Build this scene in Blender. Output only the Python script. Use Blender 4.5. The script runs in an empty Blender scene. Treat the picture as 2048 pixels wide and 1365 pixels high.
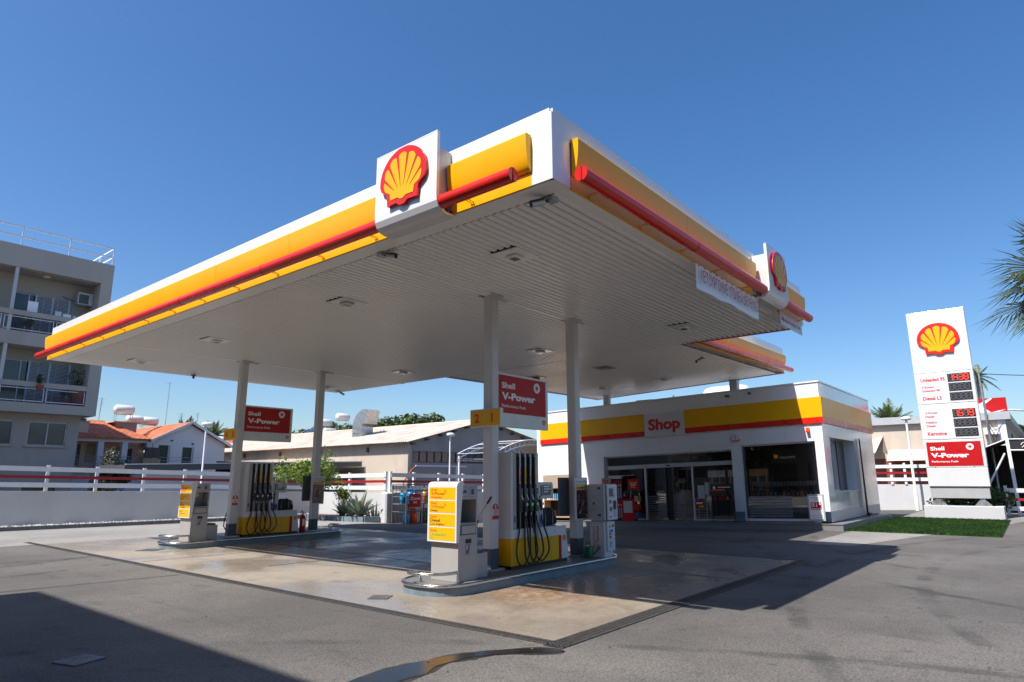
import bpy, math, random
from mathutils import Vector, Matrix
from mathutils.geometry import tessellate_polygon
random.seed(7)
SC = bpy.context.scene
COL = SC.collection
R = math.radians

# ---------------------------------------------------------------- materials
def nodes(name):
    m = bpy.data.materials.new(name); m.use_nodes = True
    nt = m.node_tree
    return m, nt, nt.nodes['Principled BSDF']

def mat(name, col, rough=.5, metal=0., var=.06, scale=6., bump=0., bscale=60., coat=0., spec=.5, stain=None, streak=0., coords='Object'):
    """principled material whose colour and gloss vary a little by noise"""
    m, nt, p = nodes(name)
    N, L = nt.nodes, nt.links
    tc = N.new('ShaderNodeTexCoord')
    n1 = N.new('ShaderNodeTexNoise'); n1.inputs['Scale'].default_value = scale; n1.inputs['Detail'].default_value = 6
    L.new(tc.outputs[coords], n1.inputs['Vector'])
    mr = N.new('ShaderNodeMapRange'); mr.inputs['From Min'].default_value = .3; mr.inputs['From Max'].default_value = .7
    mr.inputs['To Min'].default_value = 1 - var; mr.inputs['To Max'].default_value = 1 + var
    L.new(n1.outputs['Fac'], mr.inputs['Value'])
    mx = N.new('ShaderNodeVectorMath'); mx.operation = 'SCALE'; mx.inputs[0].default_value = col[:3]
    L.new(mr.outputs['Result'], mx.inputs['Scale'])
    last = mx.outputs['Vector']
    if stain:
        n3 = N.new('ShaderNodeTexNoise'); n3.inputs['Scale'].default_value = stain[1]; n3.inputs['Detail'].default_value = 8; n3.inputs['Roughness'].default_value = .65
        mp = N.new('ShaderNodeMapping'); mp.inputs['Scale'].default_value = (1, 1, 1 - streak)
        L.new(tc.outputs[coords], mp.inputs['Vector']); L.new(mp.outputs['Vector'], n3.inputs['Vector'])
        m3 = N.new('ShaderNodeMapRange'); m3.inputs['From Min'].default_value = .5; m3.inputs['From Max'].default_value = .72; m3.inputs['To Max'].default_value = stain[2]
        L.new(n3.outputs['Fac'], m3.inputs['Value'])
        mm = N.new('ShaderNodeMix'); mm.data_type = 'RGBA'
        L.new(m3.outputs['Result'], mm.inputs['Factor']); L.new(last, mm.inputs['A']); mm.inputs['B'].default_value = (*stain[0], 1)
        last = mm.outputs['Result']
    L.new(last, p.inputs['Base Color'])
    p.inputs['Metallic'].default_value = metal
    p.inputs['Specular IOR Level'].default_value = spec
    r2 = N.new('ShaderNodeMapRange'); r2.inputs['From Min'].default_value = .3; r2.inputs['From Max'].default_value = .7
    r2.inputs['To Min'].default_value = max(.02, rough - .05); r2.inputs['To Max'].default_value = min(1, rough + .07)
    L.new(n1.outputs['Fac'], r2.inputs['Value']); L.new(r2.outputs['Result'], p.inputs['Roughness'])
    if coat: p.inputs['Coat Weight'].default_value = coat; p.inputs['Coat Roughness'].default_value = .08
    if bump:
        n2 = N.new('ShaderNodeTexNoise'); n2.inputs['Scale'].default_value = bscale; n2.inputs['Detail'].default_value = 5
        L.new(tc.outputs[coords], n2.inputs['Vector'])
        b = N.new('ShaderNodeBump'); b.inputs['Strength'].default_value = bump; b.inputs['Distance'].default_value = .02
        L.new(n2.outputs['Fac'], b.inputs['Height']); L.new(b.outputs['Normal'], p.inputs['Normal'])
    return m

M = {}
M['white'] = mat('white_paint', (.66, .66, .66), .28, var=.03, scale=1.5, coat=.3, stain=((.6, .58, .54), 2.2, .18))
M['white_gloss'] = mat('white_panel', (.80, .80, .80), .16, var=.02, scale=1.2, coat=.6, bump=.05, bscale=2.5)
M['side_panel'] = mat('brushed_white_panel', (.70, .71, .73), .14, metal=.35, var=.03, scale=1.2, bump=.12, bscale=1.6)
M['yellow'] = mat('yellow_panel', (.84, .42, .003), .33, var=.03, scale=1.5, coat=.08, spec=.3)
M['red'] = mat('red_panel', (.66, .018, .010), .28, var=.04, scale=2, coat=.2, spec=.35)
M['red_sign'] = mat('red_sign_film', (.47, .010, .013), .4, var=.02, spec=.25)
M['groove_shade'] = mat('soffit_groove_shade', (.16, .155, .15), .7, var=.02)  # shade inside the soffit grooves, put into the colour
M['soffit'] = mat('soffit_metal', (.88, .875, .87), .34, metal=.05, var=.02, scale=.5)
M['column'] = mat('column_paint', (.62, .61, .60), .35, var=.03, scale=2)
M['col_base'] = mat('column_base_paint', (.07, .085, .105), .5, var=.1)
M['grey_metal'] = mat('grey_cabinet', (.37, .35, .335), .4, var=.04, scale=3)
M['silver'] = mat('silver_cabinet', (.47, .47, .48), .35, metal=.15, var=.04, scale=3)
M['dark_grey'] = mat('dark_grey', (.09, .09, .095), .45, var=.1)
M['black'] = mat('black_rubber', (.012, .012, .013), .45, var=.2)
M['steel'] = mat('brushed_steel', (.55, .53, .50), .22, metal=1., var=.08, scale=14, bump=.05)
M['galv'] = mat('galvanised_steel', (.42, .43, .44), .42, metal=.8, var=.2, scale=5)
M['kerb_blue'] = mat('blue_grey_kerb_paint', (.16, .22, .26), .55, var=.12, scale=4, stain=((.10, .11, .11), 3., .6), bump=.2)
M['isl_top'] = mat('island_concrete', (.15, .145, .135), .5, var=.15, scale=3, bump=.15)
M['text_red'] = mat('red_lettering', (.60, .02, .02), .4, var=.01)
M['text_banner'] = mat('banner_print', (.30, .008, .02), .5, var=.01)
M['text_white'] = mat('white_lettering', (.85, .85, .85), .4, var=.01)
M['text_blue'] = mat('blue_print', (.03, .06, .2), .5, var=.02)
M['text_black'] = mat('black_print', (.02, .02, .02), .5, var=.02)
M['text_green'] = mat('green_print', (.10, .42, .12), .5, var=.02)
M['text_orange'] = mat('orange_print', (.85, .10, .01), .5, var=.02)
M['wall_white'] = mat('white_render', (.53, .53, .54), .8, var=.05, scale=.8, bump=.2, bscale=18, stain=((.42, .42, .42), .7, .35), streak=.7)
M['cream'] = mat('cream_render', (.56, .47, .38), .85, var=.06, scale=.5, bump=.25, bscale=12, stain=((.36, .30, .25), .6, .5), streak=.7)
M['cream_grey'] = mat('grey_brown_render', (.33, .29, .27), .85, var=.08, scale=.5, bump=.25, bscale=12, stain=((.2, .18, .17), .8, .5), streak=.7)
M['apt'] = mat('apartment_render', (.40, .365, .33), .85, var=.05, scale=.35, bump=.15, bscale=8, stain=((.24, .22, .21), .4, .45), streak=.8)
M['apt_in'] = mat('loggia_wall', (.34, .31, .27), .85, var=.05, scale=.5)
M['house_white'] = mat('house_render', (.66, .68, .72), .8, var=.04, scale=.5)
M['terracotta_wall'] = mat('peach_wall', (.64, .46, .33), .85, var=.06, scale=.6)
M['fence_white'] = mat('fence_paint', (.72, .73, .75), .5, var=.04, scale=2)
M['fence_red'] = mat('fence_red_paint', (.30, .012, .02), .45, var=.08, scale=2)
M['granite'] = mat('grey_granite', (.20, .20, .20), .35, var=.2, scale=90, bump=.05)
M['kerbstone'] = mat('kerbstone', (.13, .14, .145), .8, var=.18, scale=6, bump=.3)
M['gravel'] = mat('gravel', (.42, .42, .41), .9, var=.25, scale=40)
M['green_can'] = mat('green_plastic', (.01, .10, .045), .35)
M['soil'] = mat('soil', (.13, .085, .06), .95, var=.3, scale=30, bump=.5)
M['rust'] = mat('rusty_brown', (.24, .07, .04), .7, var=.25, scale=8)
M['wood'] = mat('pale_wood', (.42, .29, .18), .6, var=.1, scale=6)
M['bark'] = mat('bark', (.13, .095, .065), .9, var=.3, scale=14, bump=.6, bscale=30)
M['palm_bark'] = mat('palm_bark', (.16, .12, .09), .95, var=.35, scale=9, bump=.7, bscale=14)
M['shutter'] = mat('aluminium_frame', (.42, .50, .60), .4, var=.04)
M['slat'] = mat('shutter_slats', (.34, .37, .42), .6, var=.1, scale=8)
M['green_door'] = mat('dark_green_shutter', (.012, .045, .03), .5, var=.2, scale=10)
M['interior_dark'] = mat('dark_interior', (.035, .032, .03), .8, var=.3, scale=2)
M['interior_floor'] = mat('shop_floor', (.16, .15, .14), .3, var=.1)
M['black_cloth'] = mat('black_fabric', (.016, .016, .018), .8, var=.3, scale=12, bump=.5, bscale=12)
M['purple'] = mat('purple_plastic', (.22, .10, .42), .35)
M['awning_beige'] = mat('beige_awning', (.52, .45, .38), .85, var=.05)
M['awning_black'] = mat('black_canvas', (.02, .02, .022), .8, var=.2)
M['umber'] = mat('stone_ledge', (.40, .30, .17), .8, var=.15, scale=7)
M['firewood'] = mat('stacked_firewood', (.09, .08, .075), .9, var=.6, scale=22, bump=.6)
M['poster_dark'] = mat('poster_print', (.075, .028, .028), .2, var=.8, scale=5, coat=.7)
M['poster_photo'] = mat('pale_print', (.40, .20, .16), .3, var=.7, scale=9)
M['amber'] = mat('beige_board', (.40, .31, .24), .6)
for nm, c in dict(blue=(.01, .17, .45), navy=(.012, .06, .17), orange=(.85, .10, .01), gas_green=(.01, .10, .05), tan=(.46, .20, .06), cyan=(.03, .30, .60)).items():
    M['gas_' + nm] = mat('gas_bottle_' + nm, c, .35, var=.08, coat=.3)

def emis(name, col, s):
    m, nt, p = nodes(name)
    p.inputs['Base Color'].default_value = (*[c * .3 for c in col], 1); p.inputs['Roughness'].default_value = .5
    p.inputs['Emission Color'].default_value = (*col, 1); p.inputs['Emission Strength'].default_value = s
    return m
M['led'] = emis('lit_led_segment', (1, .05, .02), 1.1)
M['shop_lamp'] = emis('shop_ceiling_lamp', (1, .93, .82), 9)

def glass(name, tint=.75, base=.06, rough=.02, gloss=1.):
    m = bpy.data.materials.new(name); m.use_nodes = True; nt = m.node_tree; N = nt.nodes; L = nt.links
    N.remove(N['Principled BSDF']); out = N['Material Output']
    t = N.new('ShaderNodeBsdfTransparent'); t.inputs[0].default_value = (tint, tint, tint * 1.01, 1)
    g = N.new('ShaderNodeBsdfGlossy'); g.inputs['Roughness'].default_value = rough; g.inputs['Color'].default_value = (gloss, gloss, gloss, 1)
    tc = N.new('ShaderNodeTexCoord'); nz = N.new('ShaderNodeTexNoise'); nz.inputs['Scale'].default_value = .7
    b = N.new('ShaderNodeBump'); b.inputs['Strength'].default_value = .02; L.new(tc.outputs['Object'], nz.inputs['Vector']); L.new(nz.outputs['Fac'], b.inputs['Height']); L.new(b.outputs['Normal'], g.inputs['Normal'])
    f = N.new('ShaderNodeFresnel'); f.inputs['IOR'].default_value = 1.5
    a = N.new('ShaderNodeMath'); a.operation = 'MULTIPLY_ADD'; a.inputs[1].default_value = 1.4; a.inputs[2].default_value = base
    L.new(f.outputs[0], a.inputs[0]); a.use_clamp = True
    mx = N.new('ShaderNodeMixShader'); L.new(a.outputs[0], mx.inputs[0]); L.new(t.outputs[0], mx.inputs[1]); L.new(g.outputs[0], mx.inputs[2])
    L.new(mx.outputs[0], out.inputs[0])
    return m
M['glass'] = glass('window_glass', .8, .02)
M['glass_side'] = glass('reflective_window_glass', .2, .5)
M['glass_far'] = mat('dark_window_glass', (.03, .035, .04), .12, var=.5, scale=1.2, spec=.8)
M['screen'] = mat('grey_display', (.12, .15, .13), .15, var=.1)
M['screen_blue'] = mat('blue_screen', (.06, .09, .13), .1, var=.1)

def leafmat(name, dark, light, scale, trans=.35, dead=None):
    m, nt, p = nodes(name); N, L = nt.nodes, nt.links
    tc = N.new('ShaderNodeTexCoord'); n1 = N.new('ShaderNodeTexNoise'); n1.inputs['Scale'].default_value = scale; n1.inputs['Detail'].default_value = 3
    L.new(tc.outputs['Object'], n1.inputs['Vector'])
    oi = N.new('ShaderNodeNewGeometry')
    ad = N.new('ShaderNodeMath'); ad.operation = 'MULTIPLY_ADD'; ad.inputs[1].default_value = .45; L.new(oi.outputs['Random Per Island'], ad.inputs[0])
    sb = N.new('ShaderNodeMath'); sb.operation = 'SUBTRACT'; sb.inputs[1].default_value = .22; L.new(n1.outputs['Fac'], sb.inputs[0]); L.new(sb.outputs[0], ad.inputs[2])
    r = N.new('ShaderNodeValToRGB'); r.color_ramp.elements[0].position = .3; r.color_ramp.elements[1].position = .68
    r.color_ramp.elements[0].color = (*dark, 1); r.color_ramp.elements[1].color = (*light, 1)
    if dead:
        e = r.color_ramp.elements.new(.74); e.color = (*dead, 1)
    L.new(ad.outputs[0], r.inputs['Fac']); L.new(r.outputs['Color'], p.inputs['Base Color'])
    p.inputs['Roughness'].default_value = .5
    out = N['Material Output']; t = N.new('ShaderNodeBsdfTranslucent'); L.new(r.outputs['Color'], t.inputs[0])
    mx = N.new('ShaderNodeMixShader'); mx.inputs[0].default_value = trans
    L.new(p.outputs[0], mx.inputs[1]); L.new(t.outputs[0], mx.inputs[2]); L.new(mx.outputs[0], out.inputs[0])
    return m
M['leaf_citrus'] = leafmat('citrus_leaf', (.06, .11, .015), (.24, .33, .05), 2.2)
M['leaf_tree'] = leafmat('tree_leaf', (.025, .05, .012), (.09, .14, .03), .5)
M['leaf_palm'] = leafmat('palm_leaf', (.035, .06, .022), (.16, .2, .07), 1.5, .25)
M['leaf_agave'] = leafmat('agave_leaf', (.10, .15, .11), (.24, .30, .23), 3, .1, dead=(.42, .30, .18))
M['leaf_grey'] = leafmat('grey_shrub_leaf', (.07, .075, .05), (.2, .2, .14), 3, .2)
M['grass'] = leafmat('grass_blade', (.006, .024, .003), (.034, .095, .009), 1.5, .25)

# asphalt, concrete
def ground_mat(name, c1, c2, c3, r0, r1, wet=None, gr=.45, blot=None, arcs=()):
    m, nt, p = nodes(name); N, L = nt.nodes, nt.links
    tc = N.new('ShaderNodeTexCoord')
    def noise(s, d=8, rg=.6, stretch=None):
        n = N.new('ShaderNodeTexNoise'); n.inputs['Scale'].default_value = s; n.inputs['Detail'].default_value = d; n.inputs['Roughness'].default_value = rg
        if stretch:
            mp = N.new('ShaderNodeMapping'); mp.inputs['Scale'].default_value = stretch; mp.inputs['Rotation'].default_value = (0, 0, .3)
            L.new(tc.outputs['Object'], mp.inputs['Vector']); L.new(mp.outputs['Vector'], n.inputs['Vector'])
        else: L.new(tc.outputs['Object'], n.inputs['Vector'])
        return n
    def ramp(src, a, b, lo=0., hi=1.):
        r = N.new('ShaderNodeMapRange'); r.interpolation_type = 'SMOOTHSTEP'
        for k, v in (('From Min', a), ('From Max', b), ('To Min', lo), ('To Max', hi)): r.inputs[k].default_value = v
        L.new(src, r.inputs['Value']); return r.outputs['Result']
    def mix(f, a, b, mode='MIX'):
        x = N.new('ShaderNodeMix'); x.data_type = 'RGBA'; x.blend_type = mode
        if isinstance(f, float): x.inputs['Factor'].default_value = f
        else: L.new(f, x.inputs['Factor'])
        for k, v in (('A', a), ('B', b)):
            if isinstance(v, tuple): x.inputs[k].default_value = (*v, 1)
            else: L.new(v, x.inputs[k])
        return x.outputs['Result']
    big = noise(.22, 6); med = noise(1.1, 8, .7, (1, .35, 1)); fine = noise(42, 4, .8); streak = noise(.8, 10, .7, (.25, 2.2, 1)); mott = noise(7, 6, .7); crack = noise(2.6, 3, .5)
    c = mix(ramp(big.outputs['Fac'], .35, .65), c1, c2)
    c = mix(ramp(med.outputs['Fac'], .52, .75, 0, .6), c, c3)
    c = mix(ramp(streak.outputs['Fac'], .55, .8, 0, .45), c, tuple(v * .55 for v in c3))
    c = mix(ramp(mott.outputs['Fac'], .45, .75, 0, .55), c, c3)
    c = mix(ramp(noise(.5, 4, .5).outputs['Fac'], .66, .72, 0, .5), c, tuple(v * .6 for v in c3))
    vo = N.new('ShaderNodeTexVoronoi'); vo.inputs['Scale'].default_value = 1.6; L.new(tc.outputs['Object'], vo.inputs['Vector'])
    vm = N.new('ShaderNodeMath'); vm.operation = 'MULTIPLY'; L.new(ramp(vo.outputs['Distance'], .11, .05), vm.inputs[0]); L.new(ramp(mott.outputs['Fac'], .4, .55, 0, .6), vm.inputs[1])
    c = mix(vm.outputs[0], c, tuple(v * .5 for v in c3))
    for (cx, cy, rad, wd, amt) in arcs:
        d = N.new('ShaderNodeVectorMath'); d.operation = 'DISTANCE'; L.new(tc.outputs['Object'], d.inputs[0]); d.inputs[1].default_value = (cx, cy, 0)
        q = N.new('ShaderNodeMath'); q.operation = 'SUBTRACT'; L.new(d.outputs['Value'], q.inputs[0]); q.inputs[1].default_value = rad
        ab = N.new('ShaderNodeMath'); ab.operation = 'ABSOLUTE'; L.new(q.outputs[0], ab.inputs[0])
        g2 = N.new('ShaderNodeMath'); g2.operation = 'MULTIPLY'; L.new(ramp(ab.outputs[0], wd, wd * .4), g2.inputs[0]); L.new(ramp(med.outputs['Fac'], .42, .6, 0, amt), g2.inputs[1])
        c = mix(g2.outputs[0], c, tuple(v * .7 for v in c3))
    if blot:
        d = N.new('ShaderNodeVectorMath'); d.operation = 'DISTANCE'; L.new(tc.outputs['Object'], d.inputs[0]); d.inputs[1].default_value = blot[0]
        f = ramp(d.outputs['Value'], blot[1], 0., 0, 1); g_ = N.new('ShaderNodeMath'); g_.operation = 'MULTIPLY'; L.new(f, g_.inputs[0]); L.new(ramp(mott.outputs['Fac'], .35, .6, .1, .9), g_.inputs[1]); c = mix(g_.outputs[0], c, blot[2])
    sp = N.new('ShaderNodeVectorMath'); sp.operation = 'SCALE'; L.new(c, sp.inputs[0]); L.new(ramp(fine.outputs['Fac'], .35, .65, 1 - gr, 1 + gr), sp.inputs['Scale'])
    c = sp.outputs['Vector']
    L.new(c, p.inputs['Base Color'])
    if wet:
        rr = ramp(noise(wet[0], 7, .6).outputs['Fac'], .42, .6, r0, r1)
    else: rr = ramp(med.outputs['Fac'], .3, .7, r0, r1)
    L.new(rr, p.inputs['Roughness'])
    b = N.new('ShaderNodeBump'); b.inputs['Strength'].default_value = .35 if not wet else .12; b.inputs['Distance'].default_value = .01
    L.new(fine.outputs['Fac'], b.inputs['Height']); L.new(b.outputs['Normal'], p.inputs['Normal'])
    return m
M['asphalt'] = ground_mat('worn_asphalt', (.080, .074, .068), (.135, .123, .111), (.048, .044, .041), .75, .9, arcs=((2, 24, 10.2, .13, .75), (2, 24, 8.6, .13, .7), (22, -6, 13.2, .14, .7), (22, -6, 11.6, .14, .65), (14, -14, 17.5, .15, .6), (14, -14, 15.9, .15, .55), (-6, -3, 13.5, .13, .5)))
M['damp'] = mat('damp_asphalt', (.030, .027, .025), .42, var=.35, scale=9, bump=.4, bscale=60)
M['slab'] = ground_mat('oily_concrete', (.235, .195, .15), (.30, .26, .21), (.17, .135, .10), .2, .6, wet=(.45,), gr=.12, arcs=((14, 1.5, 4.0, .1, .7), (3, 9, 5.0, .1, .45), (3, 9, 6.5, .1, .4)), blot=((7.9, 5.9, 0), 1.9, (.20, .095, .035)))
M['slab_dark'] = ground_mat('stained_concrete', (.04, .036, .034), (.065, .058, .052), (.028, .026, .026), .10, .38, wet=(.5,), gr=.1)
M['apron'] = ground_mat('pale_concrete', (.20, .19, .175), (.28, .265, .245), (.16, .15, .14), .6, .85, gr=.15)
M['hatch'] = mat('manhole_steel', (.10, .105, .11), .45, metal=.4, var=.2, scale=20)
M['frost'] = mat('frosted_film_stripe', (.20, .20, .205), .5, var=.05)
M['grate'] = mat('cast_iron_grate', (.075, .07, .066), .5, metal=.3, var=.3, scale=20)
M['joint'] = mat('tar_joint', (.018, .017, .017), .7, var=.3)
m, nt, p = nodes('shallow_water'); p.inputs['Base Color'].default_value = (.016, .014, .012, 1); p.inputs['Specular IOR Level'].default_value = .35; p.inputs['Roughness'].default_value = .2; M['water'] = m

# roof tiles: rows of a wave
def tile_mat(name, c1, c2, sx, sz, axis):
    m, nt, p = nodes(name); N, L = nt.nodes, nt.links
    tc = N.new('ShaderNodeTexCoord'); mp = N.new('ShaderNodeMapping'); L.new(tc.outputs['Object'], mp.inputs['Vector'])
    br = N.new('ShaderNodeTexBrick'); br.inputs['Scale'].default_value = 1; br.inputs['Brick Width'].default_value = sx; br.inputs['Row Height'].default_value = sz
    br.inputs['Mortar Size'].default_value = .02; br.inputs['Color1'].default_value = (*c1, 1); br.inputs['Color2'].default_value = (*c2, 1); br.inputs['Mortar'].default_value = (c1[0] * .35, c1[1] * .35, c1[2] * .35, 1)
    if axis == 'y': mp.inputs['Rotation'].default_value = (0, 0, R(90))
    L.new(mp.outputs['Vector'], br.inputs['Vector'])
    n = N.new('ShaderNodeTexNoise'); n.inputs['Scale'].default_value = 1.4; n.inputs['Detail'].default_value = 6; L.new(tc.outputs['Object'], n.inputs['Vector'])
    x = N.new('ShaderNodeMix'); x.data_type = 'RGBA'; x.blend_type = 'MULTIPLY'; x.inputs['Factor'].default_value = .6
    r = N.new('ShaderNodeValToRGB'); r.color_ramp.elements[0].position = .3; r.color_ramp.elements[0].color = (.45, .4, .4, 1); r.color_ramp.elements[1].position = .6; r.color_ramp.elements[1].color = (1, 1, 1, 1)
    L.new(n.outputs['Fac'], r.inputs[0]); L.new(br.outputs['Color'], x.inputs['A']); L.new(r.outputs[0], x.inputs['B']); L.new(x.outputs['Result'], p.inputs['Base Color'])
    p.inputs['Roughness'].default_value = .85
    b = N.new('ShaderNodeBump'); b.inputs['Strength'].default_value = .8; b.inputs['Distance'].default_value = .05; L.new(br.outputs['Fac'], b.inputs['Height']); b.invert = True
    L.new(b.outputs['Normal'], p.inputs['Normal'])
    return m
M['tiles'] = tile_mat('orange_roof_tiles', (.60, .17, .07), (.46, .13, .06), .34, .3, 'x')
M['tiles_y'] = tile_mat('orange_roof_tiles_turned', (.64, .19, .08), (.50, .15, .07), .3, .3, 'y')
M['corrugated'] = mat('weathered_fibre_cement', (.52, .44, .38), .85, var=.15, scale=1.2, bump=.2, stain=((.30, .20, .15), .9, .6))

# ---------------------------------------------------------------- mesh builder (world coordinates)
def V(*a): return Vector(a)
_tc = {}
def text2d(s, bold=.0):
    """outline of a string in the built-in font: (verts, faces, width), capital height 1"""
    k = (s, bold)
    if k in _tc: return _tc[k]
    cu = bpy.data.curves.new('lettering', 'FONT'); cu.body = s; cu.size = 1 / .73; cu.offset = bold; cu.resolution_u = 3
    ob = bpy.data.objects.new('lettering', cu); COL.objects.link(ob)
    dg = bpy.context.evaluated_depsgraph_get(); dg.update()
    me = bpy.data.meshes.new_from_object(ob.evaluated_get(dg))
    vs = [(v.co.x, v.co.y) for v in me.vertices]; fs = [tuple(f.vertices) for f in me.polygons]
    COL.objects.unlink(ob); bpy.data.objects.remove(ob); bpy.data.curves.remove(cu); bpy.data.meshes.remove(me)
    x0 = min([v[0] for v in vs], default=0); x1 = max([v[0] for v in vs], default=1)
    _tc[k] = ([(x - x0, y) for x, y in vs], fs, x1 - x0)
    return _tc[k]

class MB:
    def __init__(s): s.v = []; s.f = []; s.mi = []; s.sm = []; s.mats = []; s.warp = None
    def _m(s, m):
        m = M[m] if isinstance(m, str) else m
        if m not in s.mats: s.mats.append(m)
        return s.mats.index(m)
    def add(s, vs, fs, m, smooth=False):
        o = len(s.v); k = s._m(m); s.v += [tuple(v) for v in vs]
        for f in fs: s.f.append([i + o for i in f]); s.mi.append(k); s.sm.append(smooth)
        return s
    def quad(s, a, b, c, d, m): return s.add([a, b, c, d], [(0, 1, 2, 3)], m)
    def box(s, x0, x1, y0, y1, z0, z1, m):
        vs = [(x, y, z) for z in (z0, z1) for x, y in ((x0, y0), (x1, y0), (x1, y1), (x0, y1))]
        return s.add(vs, [(3, 2, 1, 0), (4, 5, 6, 7), (0, 1, 5, 4), (1, 2, 6, 5), (2, 3, 7, 6), (3, 0, 4, 7)], m)
    def bbox(s, x0, x1, y0, y1, z0, z1, m, b=.01):
        """box with chamfered vertical and top edges"""
        P = [(x0 + b, y0), (x1 - b, y0), (x1, y0 + b), (x1, y1 - b), (x1 - b, y1), (x0 + b, y1), (x0, y1 - b), (x0, y0 + b)]
        cx, cy = (x0 + x1) / 2, (y0 + y1) / 2
        Q = [(cx + (x - cx) * (1 - 2 * b / (x1 - x0)), cy + (y - cy) * (1 - 2 * b / (y1 - y0))) for x, y in P]
        vs = [(x, y, z0) for x, y in P] + [(x, y, z1 - b) for x, y in P] + [(x, y, z1) for x, y in Q]
        fs = [tuple(range(7, -1, -1)), tuple(range(16, 24))]
        for k in (0, 8):
            for i in range(8): j = (i + 1) % 8; fs.append((k + i, k + j, k + 8 + j, k + 8 + i))
        return s.add(vs, fs, m)
    def obox(s, c, u, v, w, hu, hv, hw, m):
        c, u, v, w = Vector(c), Vector(u).normalized(), Vector(v).normalized(), Vector(w).normalized()
        vs = [c + u * (a * hu) + v * (b * hv) + w * (d * hw) for d in (-1, 1) for a, b in ((-1, -1), (1, -1), (1, 1), (-1, 1))]
        return s.add(vs, [(3, 2, 1, 0), (4, 5, 6, 7), (0, 1, 5, 4), (1, 2, 6, 5), (2, 3, 7, 6), (3, 0, 4, 7)], m)
    def beam(s, a, b, w, h, m):
        a, b = Vector(a), Vector(b); d = (b - a)
        up = Vector((0, 0, 1)) if abs(d.normalized().z) < .9 else Vector((1, 0, 0))
        sd = d.cross(up).normalized(); up = sd.cross(d).normalized()
        return s.obox((a + b) / 2, d, sd, up, d.length / 2, w / 2, h / 2, m)
    def tube(s, pts, r, m, n=8, cap=True, closed=False):
        pts = [Vector(p) for p in pts]; rs = r if isinstance(r, (list, tuple)) else [r] * len(pts)
        rings = []; prev = None; L = len(pts)
        for i, p in enumerate(pts):
            if closed: t = (pts[(i + 1) % L] - pts[i - 1])
            else: t = (pts[min(i + 1, L - 1)] - pts[max(i - 1, 0)])
            t.normalize()
            if prev is None:
                a = Vector((0, 0, 1)) if abs(t.z) < .9 else Vector((1, 0, 0)); a = a.cross(t).normalized()
            else: a = (prev - t * prev.dot(t)).normalized()
            prev = a; b = t.cross(a)
            rings.append([p + (a * math.cos(2 * math.pi * k / n) + b * math.sin(2 * math.pi * k / n)) * rs[i] for k in range(n)])
        vs = [v for g in rings for v in g]; fs = []
        for i in range(L if closed else L - 1):
            o, q = i * n, ((i + 1) % L) * n
            for k in range(n): j = (k + 1) % n; fs.append((o + k, o + j, q + j, q + k))
        s.add(vs, fs, m, True)
        if cap and not closed: s.add(vs[:n], [tuple(range(n - 1, -1, -1))], m); s.add(vs[-n:], [tuple(range(n))], m)
        return s
    def lathe(s, prof, c, m, n=16, axis='z', smooth=True):
        vs = []; c = Vector(c)
        for r, z in prof:
            for k in range(n):
                a = 2 * math.pi * k / n; x, y = r * math.cos(a), r * math.sin(a)
                vs.append(c + (Vector((x, y, z)) if axis == 'z' else Vector((z, x, y)) if axis == 'x' else Vector((y, z, x))))
        fs = []
        for i in range(len(prof) - 1):
            for k in range(n): j = (k + 1) % n; fs.append((i * n + k, i * n + j, i * n + n + j, i * n + n + k))
        s.add(vs, fs, m, smooth)
        if prof[0][0] > 1e-4: s.add(vs[:n], [tuple(range(n - 1, -1, -1))], m)
        if prof[-1][0] > 1e-4: s.add(vs[-n:], [tuple(range(n))], m)
        return s
    def prism(s, poly, o, u, v, d, m, m2=None):
        """2-D outline (counter-clockwise seen from the front) at o, axes u, v; thickness d behind the face (n = u x v)"""
        o, u, v = Vector(o), Vector(u), Vector(v); n = u.cross(v).normalized()
        F = [o + u * a + v * b for a, b in poly]; B = [p - n * d for p in F]
        tri = tessellate_polygon([[Vector((a, b, 0)) for a, b in poly]])
        out = []
        for t in tri:
            a, b, c = (poly[i] for i in t)
            ar = (b[0] - a[0]) * (c[1] - a[1]) - (c[0] - a[0]) * (b[1] - a[1])
            out.append(tuple(t) if ar > 0 else tuple(reversed(t)))
        s.add(F, out, m)
        if d:
            k = len(poly); s.add(B, [tuple(reversed(t)) for t in out], m)
            s.add(F + B, [(i, i + k, (i + 1) % k + k, (i + 1) % k) for i in range(k)], m2 or m)
        return s
    def text(s, t, o, u, v, h, m, bold=.0, align='l', xs=1., maxw=None):
        vs, fs, w = text2d(t, bold); o, u, v = Vector(o), Vector(u).normalized(), Vector(v).normalized()
        sx = h * xs
        if maxw: sx = maxw / w
        off = {'l': 0, 'c': -w / 2, 'r': -w}[align]
        return s.add([o + u * ((a + off) * sx) + v * (b * h) for a, b in vs], fs, m)
    def build(s, name, parent=None, bevel=0):
        me = bpy.data.meshes.new(name)
        off = Vector((0, 0, 0)); p = parent
        while p is not None: off += p.location; p = p.parent
        vs = s.v
        if s.warp: vs = [s.warp(*v) for v in vs]
        me.from_pydata([(x - off.x, y - off.y, z - off.z) for x, y, z in vs], [], s.f)
        for m in s.mats: me.materials.append(m)
        me.polygons.foreach_set('material_index', s.mi); me.polygons.foreach_set('use_smooth', s.sm)
        me.update()
        ob = bpy.data.objects.new(name, me); COL.objects.link(ob)
        if parent: ob.parent = parent
        if bevel:
            b = ob.modifiers.new('bevel', 'BEVEL'); b.width = bevel; b.segments = 2; b.limit_method = 'ANGLE'; b.angle_limit = R(50)
        return ob

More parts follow.
